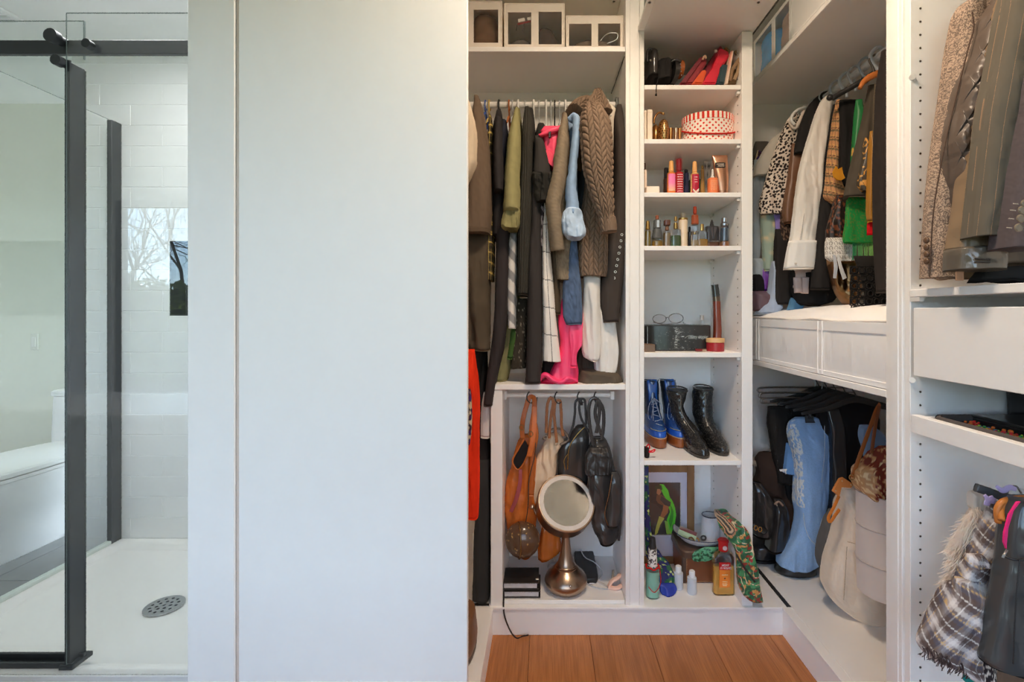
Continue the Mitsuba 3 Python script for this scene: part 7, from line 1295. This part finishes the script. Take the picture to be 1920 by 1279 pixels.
for i in range(16):
    q = P(np.interp(i, [0, 3, 9, 15], [1483, 1487, 1494, 1497]) + (i % 3), 796 + i * 9, 1.90); part(t, 'fray', tube(spl([q, q + [-.005 - .003 * (i % 2), -.006, -.004], q + [-.004, -.008, -.012 - .004 * (i % 3)]], 8), .0013, n=5), FAB, S(228, 228, 226), smooth=True)
part(t, 'clip', [pbox(1513, 1526, 780, 793, 1.885, 1.90)], SAT, S(48, 52, 56)); part(t, 'clip_grip', prism([(1511, 793), (1514, 786), (1525, 786), (1529, 793)], 1.88, 1.886), SAT, S(56, 62, 68)); part(t, 'clip_post', cyl(P(1519, 782, 1.89), P(1519, 764, 1.90), .006), SAT, S(50, 52, 54))
t = thing('thigh_boot', 'second denim thigh boot peeking out behind the first with a frayed cuff', 'boot', None)
part(t, 'shaft', drape([(830, 1474, 1500), (860, 1471, 1500), (886, 1468, 1500), (888, 1476, 1496)], 1.99, d=.06, amp=.006, seed=126, nu=80, res=.005, col=mottle(S(104, 146, 196), .12, .02)), FAB, smooth=True)
part(t, 'fray', [tube(spl([P(1466 + 3 * i, 880, 1.955), P(1464 + 3 * i, 884, 1.95), P(1462 + 4 * i, 880 + 3 * i, 1.95)], 8), .0026, n=5, fold=.001) for i in range(4)], FAB, S(226, 226, 226), smooth=True, kind='stuff')
# heap of black boots at the left
def heap(label, rows, Y, seed, col=S(38, 36, 36), mat=GLS, d=.08, name='black_boot', cat_='boot', grp='black leather boots in the lower right wardrobe'):
    t = thing(name, label, cat_, grp); part(t, 'shaft', drape(rows, Y, d=d, amp=.012, fw=.03, seed=seed, wrk=.004, col=col), mat, smooth=True); return t
heap('brown black suede boot shaft folded over at the back', [(848, 1424, 1450), (862, 1416, 1456), (885, 1420, 1466), (910, 1412, 1478), (940, 1440, 1484), (980, 1466, 1490), (1010, 1474, 1492)], 2.06, 130, S(62, 48, 42), FAB)
t = heap('crumpled black leather boot with brass buckles', [(905, 1411, 1426), (930, 1411, 1442), (960, 1411, 1456), (985, 1411, 1450), (1005, 1414, 1438)], 1.98, 131)
part(t, 'strap', tube(spl([P(1411, 985, 1.935), P(1425, 992, 1.93), P(1436, 998, 1.935)], 12), .012, .005, n=10), GLS, S(46, 42, 40), smooth=True)
for k in range(2): part(t, 'buckle', tube([P(1417 + 8 * k, 990 + 3 * k, 1.922) + .007 * np.array([math.cos(a), 0, 1.3 * math.sin(a)]) for a in np.linspace(0, 2 * np.pi, 14)], .0018, n=6), MET, S(206, 160, 96))
t = heap('black leather boot with a tan edge standing in the heap', [(935, 1450, 1466), (960, 1448, 1474), (990, 1444, 1476), (1015, 1440, 1470), (1030, 1436, 1462)], 1.97, 132)
part(t, 'lining_edge', tube(spl([P(1452, 946, 1.93), P(1460, 941, 1.928), P(1468, 948, 1.93)], 10), .004, n=8), FAB, S(150, 126, 110), smooth=True)
ysb = YZ(1056, ZB)
t = thing('black_boot', 'round toed black boot at the front of the heap', 'boot', 'black leather boots in the lower right wardrobe')
part(t, 'foot', loft([(ZB + .012, PX(1436, ysb), ysb + .05, .07, .06, .9), (ZB + .05, PX(1440, ysb), ysb + .05, .07, .06, .9), (ZB + .09, PX(1450, ysb), ysb + .06, .055, .055, 1), (ZB + .14, PX(1458, ysb), ysb + .07, .04, .045, 1)], n=36, m=24, fold=.004), GLS, S(36, 35, 36), smooth=True)
part(t, 'sole', loft([(ZB + .001, PX(1436, ysb), ysb + .05, .074, .062, .9), (ZB + .012, PX(1436, ysb), ysb + .05, .074, .062, .9)], n=36), SAT, S(26, 26, 27))
solo('tan_shoe', 'pale tan shoe edge at the back left of the lower right wardrobe', 'shoe', loft([(PZ(872, 2.08), PX(1420, 2.08), 2.08, .018, .03, 1), (PZ(866, 2.08), PX(1420, 2.08), 2.08, .024, .035, 1), (PZ(861, 2.08), PX(1417, 2.08), 2.08, .02, .03, 1)], n=24, m=8), SAT, S(196, 172, 152), smooth=True)
# bags on the right
CNV = S(232, 216, 196)
t = thing('canvas_tote', 'cream canvas tote bag slumped on the wardrobe base', 'tote bag')
part(t, 'body', drape([(912, 1577, 1606), (940, 1575, 1612), (980, 1573, 1622), (1020, 1563, 1634), (1060, 1550, 1645), (1090, 1546, 1654), (1120, 1558, 1664), (1145, 1582, 1672), (1161, 1618, 1672)], 1.70, d=.14, amp=.014, fw=.06, seed=133, wrk=.002, res=.006, nu=90, col=mottle(CNV, .05, .006)), FAB, smooth=True)
part(t, 'seam', tube(spl([P(1588, 1025, 1.627), P(1586, 1060, 1.624), P(1582, 1125, 1.632)], 16), .0012, n=6), FAB, S(186, 168, 146), smooth=True)
part(t, 'pocket_edge', tube(spl([P(1589, 1016, 1.627), P(1605, 1020, 1.622), P(1628, 1024, 1.628)], 12), .0014, n=6), FAB, S(190, 172, 150), smooth=True)
part(t, 'top_hem', tube(spl([P(1578, 915, 1.68), P(1590, 913, 1.665), P(1606, 918, 1.68)], 12), .006, n=8), FAB, CNV, smooth=True)
t = thing('leather_tag', 'orange leather tag with rivets above the canvas tote', 'tag'); part(t, 'tag', prism([(1562, 922), (1575, 899), (1582, 896), (1600, 908), (1596, 915), (1578, 914), (1574, 932)], 1.63, 1.64), SAT, S(206, 128, 66))
for a, b in ((1579, 902), (1596, 909), (1567, 920)): part(t, 'rivet', trimesh.creation.icosphere(subdivisions=1, radius=.003).apply_translation(P(a, b, 1.628)), MET, S(226, 200, 160), smooth=True)
part(t, 'loop', ribbon(spl([P(1573, 930, 1.64), P(1564, 950, 1.64), P(1553, 972, 1.64), P(1556, 979, 1.64), P(1566, 966, 1.64), P(1574, 955, 1.645)], 30), .011, .003), SAT, S(214, 122, 44), smooth=True)
cloth('grey_bag', 'dark grey canvas bag behind the cream tote', 'bag', [(955, 1556, 1580), (985, 1546, 1578), (1020, 1536, 1570), (1045, 1534, 1562), (1072, 1544, 1556)], 1.80, mottle(S(104, 102, 100), .1, .02), d=.08, amp=.01, seed=134, group=None)
t = thing('paper_bin', 'light grey cylindrical fabric basket by the post', 'basket')
xb3, yb3, rb3 = PX(1625, 1.52) + .085, 1.55, .085
part(t, 'shell', lathe([(rb3 * .96, PZ(1128, 1.5)), (rb3, PZ(1060, 1.5)), (rb3, PZ(934, 1.5)), (rb3 - .004, PZ(934, 1.5)), (rb3 - .004, PZ(1120, 1.5)), (0, PZ(1126, 1.5)), (0, PZ(1128, 1.5))], (xb3, yb3, 0), 48), FAB, S(216, 206, 200), smooth=40)
for y in (934, 998, 1065): part(t, 'seam', tube([(xb3 + (rb3 + .0012) * math.cos(a), yb3 + (rb3 + .0012) * math.sin(a), PZ(y, 1.5)) for a in np.linspace(0, 2 * np.pi, 48)], .0016, n=6, ref=(0, 0, 1)), FAB, S(190, 180, 174), smooth=True)
def snake(v):
    d = fbm(v / np.array([.006, .006, .008]), 1, 3); c = np.where((d > .6)[:, None], S(220, 190, 146), S(184, 138, 92)); return np.where(((v[:, 0] > PX(1640, 1.5)) & (fbm(v / .012, 2, 5) > .45))[:, None], S(116, 40, 28), c)
t = thing('snakeskin_bag', 'tan and red snakeskin bag above the cream tote', 'bag')
part(t, 'body', drape([(838, 1650, 1676), (862, 1630, 1676), (885, 1604, 1676), (905, 1604, 1672), (925, 1616, 1656), (931, 1622, 1648)], 1.55, d=.1, amp=.01, fw=.03, seed=135, nu=110, res=.005, wrk=.003), SAT, snake, smooth=True)
part(t, 'strap', ribbon(spl([P(1598, 895, 1.56), P(1612, 855, 1.55), P(1632, 800, 1.56), P(1645, 765, 1.58), P(1650, 758, 1.59)], 30), .013, .004), SAT, S(160, 92, 44), smooth=True)
part(t, 'strap', ribbon(spl([P(1634, 850, 1.53), P(1641, 800, 1.54), P(1649, 762, 1.58)], 20), .011, .004), SAT, S(120, 68, 36), smooth=True)
part(t, 'ring', tube([P(1597, 895, 1.55) + .008 * np.array([math.cos(a), 0, math.sin(a)]) for a in np.linspace(0, 2 * np.pi, 16)], .002, n=6), MET, S(180, 150, 110))
cloth('denim_bag', 'blue grey denim bag hanging behind the tan strap', 'bag', [(797, 1612, 1630), (815, 1612, 1655), (845, 1620, 1660), (875, 1626, 1660)], 1.66, mottle(S(120, 146, 176), .25, .05), d=.05, amp=.008, seed=136, group=None)
# ------------------------------------------------------------------ near right unit: jackets, tray, dresses
NR = 'jackets hanging in the near wardrobe'
def herring(X, Z, v):
    f = fbm(st(X / .0016, Z / .0016, 0 * X), 2, 3); return mixc(S(104, 90, 80) * np.ones(X.shape + (1,)), S(178, 154, 136), sstep(.35, .65, f)) * (.9 + .2 * fbm(st(X / .05, Z / .05, 0 * X), 2, 8))[..., None]
t = thing('jacket', 'brown grey tweed jacket hanging foremost left in the near wardrobe', 'jacket', NR)
part(t, 'body', drape([(-60, 1860, 1980), (-20, 1846, 1980), (0, 1826, 1975), (16, 1802, 1970), (60, 1800, 1960), (200, 1780, 1930), (400, 1765, 1900), (522, 1760, 1880)], 1.075, d=.06, amp=.008, seed=140, nu=300, res=.0016, col=herring), FAB, smooth=True)
t1 = drape([(6, 1806, 1836), (30, 1793, 1836), (70, 1788, 1832), (140, 1778, 1822), (210, 1768, 1812), (300, 1755, 1800), (380, 1746, 1794), (460, 1741, 1790), (522, 1738, 1788)], 1.045, d=.075, amp=.009, fw=.05, seed=141, nu=330, res=.0014, wrk=.002, top=.7, col=herring)
part(t, 'sleeve', t1, FAB, smooth=True)
part(t, 'sleeve_seam', tube(spl([P(1823, 22, 1.005), P(1826, 52, 1.003), P(1817, 85, 1.003), P(1786, 210, 1.004), P(1766, 300, 1.004), P(1750, 400, 1.004), P(1743, 520, 1.006)], 40), .0013, n=6), FAB, S(84, 66, 56), smooth=True)
for k in range(4): part(t + '__sleeve', 'cuff_button', trimesh.creation.icosphere(subdivisions=2, radius=1).apply_scale((.004, .007, .007)).apply_translation(P(1737, 451 + 13 * k, 1.035)), SAT, S(96, 70, 50), smooth=True)
PUF = S(86, 74, 66)
def quilt(X, Z, v):
    a = abs(((Z * .8 + X * 1.6) / .055) % 1 - .5); b = abs(((Z * .8 - X * 1.6) / .055) % 1 - .5); return .009 * np.minimum(np.clip((.5 - a) * 6, 0, 1), np.clip((.5 - b) * 6, 0, 1))
t = thing('jacket', 'dark brown quilted satin jacket between the tweed and the leather jacket', 'jacket', NR)
part(t, 'body', drape([(-60, 1895, 1990), (0, 1874, 1985), (50, 1850, 1980), (100, 1838, 1960), (160, 1822, 1940), (240, 1800, 1920), (330, 1798, 1890), (400, 1800, 1870)], 1.03, d=.05, amp=.006, seed=142, nu=180, res=.004, disp=quilt, wrk=.002, col=PUF), SAT, smooth=True)
part(t, 'sleeve', drape([(-40, 1884, 1905), (0, 1868, 1892), (40, 1840, 1872), (90, 1826, 1856), (150, 1806, 1848), (220, 1789, 1836), (270, 1781, 1826), (320, 1783, 1814), (360, 1788, 1806), (394, 1791, 1798)], 1.0, d=.06, amp=.007, fw=.02, seed=143, nu=160, res=.003, disp=quilt, wrk=.004, col=PUF), SAT, smooth=True)
LTR = S(122, 102, 80)
t = thing('jacket', 'brown leather jacket with a buttoned cuff in the near wardrobe', 'jacket', NR)
part(t, 'body', drape([(-60, 1905, 1990), (0, 1890, 1990), (100, 1868, 1980), (250, 1846, 1960), (400, 1830, 1940), (500, 1826, 1925)], .99, d=.05, amp=.008, seed=144, col=S(70, 60, 50)), SAT, smooth=True)
part(t, 'sleeve', drape([(-40, 1884, 1915), (0, 1876, 1908), (60, 1862, 1895), (140, 1846, 1880), (220, 1830, 1866), (300, 1814, 1852), (370, 1804, 1848), (430, 1792, 1850), (466, 1784, 1872)], .965, d=.07, amp=.008, fw=.03, seed=145, wrk=.004, res=.005, nu=90, col=mottle(LTR, .2, .05)), SAT, smooth=True)
part(t, 'cuff', drape([(466, 1785, 1872), (486, 1783, 1871), (508, 1783, 1868)], .96, d=.078, amp=.004, seed=146, wrk=.004, top=1, res=.004, nu=90, col=S(92, 84, 74)), GLS, smooth=True)
part(t + '__cuff', 'buttonhole', [tube([P(1828, 485, .918), P(1856, 487, .918)], .0016, n=6), tube([P(1828, 491, .918), P(1856, 492, .918)], .0016, n=6)], SAT, S(46, 42, 40))
part(t, 'tag', pbox(1793, 1808, 509, 526, .95, .953), FAB, S(150, 114, 88))
def pin(X, Z, v):
    s = X; c = S(96, 90, 80) * (.92 + .16 * fbm(st(X / .06, Z / .1, 0 * X), 2, 8))[..., None]; return mixc(c, S(176, 136, 104), (((s / .021) % 1) < .04) * .5)
t = thing('jacket', 'grey green pinstripe suit jacket in the near wardrobe', 'jacket', NR)
part(t, 'body', drape([(-60, 1930, 2000), (0, 1915, 2000), (100, 1905, 1990), (250, 1885, 1970), (447, 1866, 1940)], .95, d=.05, amp=.008, seed=147, nu=200, res=.004, col=pin), FAB, smooth=True)
part(t, 'sleeve', drape([(-60, 1896, 1950), (0, 1884, 1946), (60, 1872, 1936), (140, 1857, 1922), (220, 1842, 1910), (300, 1834, 1898), (380, 1825, 1888), (447, 1818, 1878)], .925, d=.07, amp=.01, fw=.05, seed=148, nu=460, res=.003, wrk=.002, top=.8, col=pin), FAB, smooth=True)
t = thing('jacket', 'charcoal purple jacket with sleeve buttons at the right edge', 'jacket', NR)
part(t, 'sleeve', drape([(20, 1932, 1990), (100, 1921, 1985), (200, 1910, 1980), (300, 1896, 1972), (400, 1881, 1965), (470, 1872, 1960)], .885, d=.08, amp=.008, fw=.05, seed=149, nu=120, res=.004, top=.8, col=mottle(S(84, 76, 78), .12, .003)), FAB, smooth=True)
for a, b in ((1921, 382), (1916, 394), (1913, 410), (1909, 427)):
    q = P(a, b, .836); part(t + '__sleeve', 'button', oriented(lathe([(0, 0), (.0072, 0), (.0072, .002), (.006, .0032), (.005, .002), (0, .002)], n=24), np.array([0, -1.0, 0]), q), GLS, S(120, 108, 92), smooth=40)
    part(t + '__sleeve', 'buttonhole', tube([q + [-.016, .004, .001], q + [-.007, .004, 0]], .001, n=5), FAB, S(170, 160, 150))
cloth('jacket', 'black jacket hem below the pinstripe jacket', 'jacket', [(440, 1860, 1990), (500, 1840, 1990), (528, 1822, 1990)], 1.0, S(42, 42, 43), d=.06, amp=.008, seed=150, group=NR)
cloth('coat', 'tan coat hem glimpsed under the leather cuff', 'coat', [(480, 1790, 1900), (512, 1796, 1900), (522, 1810, 1890)], 1.03, S(128, 104, 80), d=.04, amp=.006, seed=151, group=NR)
# felt tray
zt = ZC - .2615
t = thing('felt_insert', 'dark grey felt insert lining the pull-out tray', 'felt tray')
xi0, xi1, yi0, yi1 = XR + .016, XRB - .04, .3, 1.108
FEL = lambda v: S(82, 76, 74) * (.8 + .4 * fbm(v / .003, 1, 3))[:, None]
part(t, 'base', box(xi0, xi1, yi0, yi1, zt, zt + .012, .002), FAB, FEL)
part(t, 'rim', [tube([(xi0 + .008, yi0, zt + .018), (xi0 + .008, yi1 - .03, zt + .018), (xi0 + .025, yi1 - .008, zt + .018), (xi1, yi1 - .008, zt + .018)], .0125, n=12, ref=(0, 0, 1))], FAB, FEL, smooth=True)
for i, yy in enumerate((1.0, .8)):
    t = thing('jewellery_box', ('black glossy jewellery box at the back of the felt tray', 'black glossy jewellery box cut by the right picture edge')[i], 'jewellery box')
    part(t, 'box', box(xi0 + .09 + .05 * i, xi0 + .4, yy - .09, yy + .09, zt + .0122, zt + .026, .002), GLS, S(34, 34, 35)); part(t, 'lid', box(xi0 + .089 + .05 * i, xi0 + .401, yy - .091, yy + .091, zt + .0265, zt + .033, .002), GLS, S(40, 40, 40))
g_ = np.random.default_rng(21)
BC = [S(214, 40, 40), S(226, 190, 50), S(60, 150, 70), S(236, 236, 226), S(40, 120, 160), S(226, 110, 40), S(190, 206, 60)]
for nm, lab, cx_, cy_, n_, ext in (('bead_necklace', 'multicoloured bead necklace heaped in the felt tray', xi0 + .045, .93, 260, (.025, .1)), ('bead_strand', 'short red bead strand at the back of the felt tray', xi0 + .07, 1.065, 16, (.02, .01))):
    t = thing(nm, lab, 'necklace'); k = []
    for ci in range(len(BC)):
        if n_ < 20 and ci not in (0, 5): continue
        bl = []
        for _ in range(n_ // 7 if n_ > 20 else 8):
            r = g_.uniform(.0018, .0038); bl.append(trimesh.creation.icosphere(subdivisions=2, radius=r).apply_translation((cx_ + g_.normal() * ext[0] * .6, cy_ + g_.uniform(-1, 1) * ext[1], zt + .0125 + r + g_.uniform(0, .006))))
        part(t, 'beads', bl, SAT, BC[ci], smooth=True, kind='stuff')
cloth('dark_blanket', 'dark grey felt blanket folded at the back above the tray', 'blanket', [(700, 1885, 1990), (760, 1890, 1990), (800, 1892, 1990)], 1.12, S(60, 58, 58), d=.012, amp=.002, seed=152, group=None)
# lower hanging dresses
t = thing('clothes_hanger', 'dark grey hanger bar over the feather top', 'hanger', 'hangers on the near lower rail'); part(t, 'bar', tube(spl([P(1829, 914, .99), P(1850, 921, .985), P(1875, 930, .98), P(1900, 936, .98)], 20), .0085, .006, n=10, pw=.5), SAT, S(70, 72, 74), smooth=True); part(t, 'hook', tube(spl([P(1888, 930, .98), P(1892, 915, .98), P(1905, 912, .98), P(1915, 925, .98)], 16), .002, n=6), MET, S(150, 150, 150), smooth=True)
t = thing('clothes_hanger', 'orange wooden hanger end over the black leather dress', 'hanger', 'hangers on the near lower rail')
for k in range(2): part(t, 'bar', tube(spl([P(1872 + 6 * k, 980 - 4 * k, .93 - .01 * k), P(1870 + 7 * k, 955 - 2 * k, .93), P(1880 + 7 * k, 941, .93), P(1905, 935, .93), P(1940, 934, .93)], 26), .0055, .006, n=10), SAT, S(196, 118, 50), smooth=True)
CRF = S(250, 234, 216)
t = thing('feather_top', 'cream feather trimmed top at the left of the lower rail', 'top')
part(t, 'waistband', drape([(921, 1820, 1846), (938, 1819, 1848), (955, 1822, 1846)], 1.03, d=.03, amp=.006, seed=153, col=S(226, 216, 204)), FAB, smooth=True)
part(t, 'body', drape([(945, 1822, 1846), (990, 1808, 1842), (1030, 1800, 1830), (1080, 1790, 1812), (1120, 1780, 1796)], 1.055, d=.03, amp=.008, seed=154, col=mottle(S(232, 210, 190), .06, .02)), FAB, smooth=True)
barbs = []
for i in range(2200):
    f = g_.random(); y = 950 + f * 190; w0 = np.interp(y, [950, 990, 1015, 1050, 1090, 1130], [14, 34, 34, 30, 22, 14]); xc = np.interp(y, [950, 990, 1050, 1140], [1832, 1816, 1804, 1782])
    a = xc + g_.uniform(-1, .9) * w0 * .62; q = P(a, y, 1.026 + g_.uniform(-.02, .012)); d = np.array([-.35 + g_.uniform(-.8, .7), g_.uniform(-.35, .2), -1.0]); d /= np.linalg.norm(d); L = g_.uniform(.02, .045)
    barbs.append(tube(spl([q, q + d * L * .5 + [0, -.004, 0], q + d * L + [-.006, 0, g_.uniform(-.006, .008)]], 7), [.0006, .0008, .0002], .0004, n=3))
part(t, 'feathers', barbs, FAB, vmottle(CRF, .12, .01), smooth=True, kind='stuff')
part(t, 'long_feathers', [tube(spl([P(1785, 1090, 1.03), P(1760 - 4 * k, 1125 + 6 * k, 1.02), P(1730 + 8 * k, 1150 + 5 * k, 1.03)], 14), [.0014, .002, .0004], .0006, n=4) for k in range(4)], FAB, CRF, smooth=True, kind='stuff')
def tartan(X, Z, v):
    c_, s_ = math.cos(.42), math.sin(.42); a, b = X * c_ + Z * s_ * -1, X * s_ + Z * c_
    a = X * c_ - Z * s_; b = X * s_ + Z * c_
    c = S(176, 166, 166) * np.ones(X.shape + (1,))
    for u, w in ((a, .047), (b, .052)):
        k = (u / w) % 1
        c = mixc(c, S(72, 52, 44), ((k < .42)) * .62); c = mixc(c, S(56, 58, 80), ((k > .42) & (k < .56)) * .6); c = mixc(c, S(226, 222, 220), ((k > .19) & (k < .23)) * .8); c = mixc(c, S(206, 170, 110), ((k > .6) & (k < .63)) * .8); c = mixc(c, S(236, 232, 230), ((k > .74) & (k < .9)) * .45)
    return c
t = thing('plaid_dress', 'brown white and blue plaid flannel dress with a frayed hem', 'dress')
part(t, 'bodice', drape([(940, 1860, 1874), (960, 1858, 1876), (990, 1842, 1878), (1020, 1832, 1876), (1045, 1818, 1874), (1065, 1808, 1868), (1085, 1800, 1858), (1105, 1794, 1850)], .985, d=.05, amp=.007, fw=.025, seed=155, nu=200, res=.0025, col=tartan), FAB, smooth=True)
part(t, 'ruffle', drape([(1040, 1817, 1840), (1052, 1813, 1850), (1062, 1815, 1856)], .952, d=.02, amp=.006, fw=.012, seed=156, nu=120, res=.0025, col=tartan), FAB, smooth=True)
part(t, 'skirt', drape([(1085, 1792, 1856), (1105, 1786, 1856), (1140, 1766, 1850), (1180, 1748, 1842), (1213, 1731, 1832), (1228, 1738, 1828), (1244, 1776, 1826), (1256, 1800, 1824)], .975, d=.08, amp=.014, fw=.035, seed=157, nu=260, res=.0025, col=tartan), FAB, smooth=True)
fr = []
for i in range(46):
    f = i / 45; q = P(1730 + 90 * f, 1212 + 40 * f + 3 * math.sin(i), .945); fr.append(tube(spl([q, q + [g_.uniform(-.004, .004), -.002, -.01], q + [g_.uniform(-.01, .006), 0, -g_.uniform(.015, .03)]], 6), .0008, n=4))
part(t, 'frayed_hem', fr, FAB, S(70, 56, 54), smooth=True, kind='stuff')
cloth('tweed_skirt', 'black white and teal tweed skirt between the plaid and leather dresses', 'skirt', [(1090, 1856, 1876), (1130, 1846, 1872), (1180, 1834, 1866), (1230, 1822, 1858), (1262, 1818, 1856)], 1.0, lambda X, Z, v: np.where((fbm(st(X / .003, Z / .006, 0 * X), 1, 3) > .6)[..., None], S(214, 206, 196), np.where((Z < PZ(1262, 1.0))[..., None], S(40, 150, 150), S(52, 46, 48))), d=.05, amp=.006, seed=158, nu=110, res=.004, group=None)
solo('teal_hem', 'teal hem under the tweed skirt', 'skirt', drape([(1258, 1818, 1842), (1285, 1814, 1850)], 1.01, d=.04, amp=.006, seed=159), FAB, S(44, 150, 148), smooth=True)
cloth('brown_skirt', 'dark tan skirt hem at the bottom right below the leather dress', 'skirt', [(1210, 1858, 1930), (1290, 1852, 1930)], .99, S(112, 92, 76), d=.04, amp=.01, seed=160, group=None)
t = thing('leather_dress', 'black leather dress with a hot pink lining at the right edge', 'dress')
part(t, 'body', drape([(936, 1900, 1960), (960, 1890, 1960), (1000, 1884, 1958), (1040, 1881, 1954), (1050, 1880, 1953), (1080, 1874, 1956), (1150, 1860, 1960), (1220, 1848, 1960), (1243, 1843, 1955), (1254, 1880, 1950)], .915, d=.06, amp=.007, fw=.05, seed=161, wrk=.002, res=.008, nu=80, top=.8, col=S(60, 62, 64)), GLS, smooth=True)
part(t, 'waist_seam', tube(spl([P(1882, 1042, .893), P(1895, 1048, .884), P(1915, 1050, .881), P(1940, 1048, .884)], 20), .0022, n=6), SAT, S(40, 42, 44), smooth=True)
part(t, 'lining', prism([(1888, 1030), (1883, 1018), (1884, 1000), (1893, 966), (1908, 942), (1914, 941), (1901, 958), (1891, 990), (1888, 1020)], .884, .888), SAT, S(236, 36, 120), label='hot pink lining')
part(t, 'front_seam', tube(spl([P(1912, 1050, .878), P(1905, 1130, .876), P(1900, 1245, .88)], 20), .0012, n=6), SAT, S(40, 42, 44), smooth=True)
part(t, 'zip', tube(spl([P(1888, 1032, .884), P(1883, 1040, .88), P(1880, 1046, .88)], 8), .002, n=6), MET, S(170, 170, 170))
t = thing('purple_ribbon', 'lilac ribbon ties on the lower hangers', 'ribbon')
for pts in ([(1846, 928), (1852, 938), (1850, 946), (1856, 936)], [(1858, 930), (1861, 940), (1864, 933)], [(1868, 912), (1880, 920), (1894, 914), (1905, 918)]): part(t, 'tie', ribbon(spl([P(a, b, .955) for a, b in pts], 30), [.006, .013, .008], .0025), SAT, S(190, 172, 214), smooth=True)
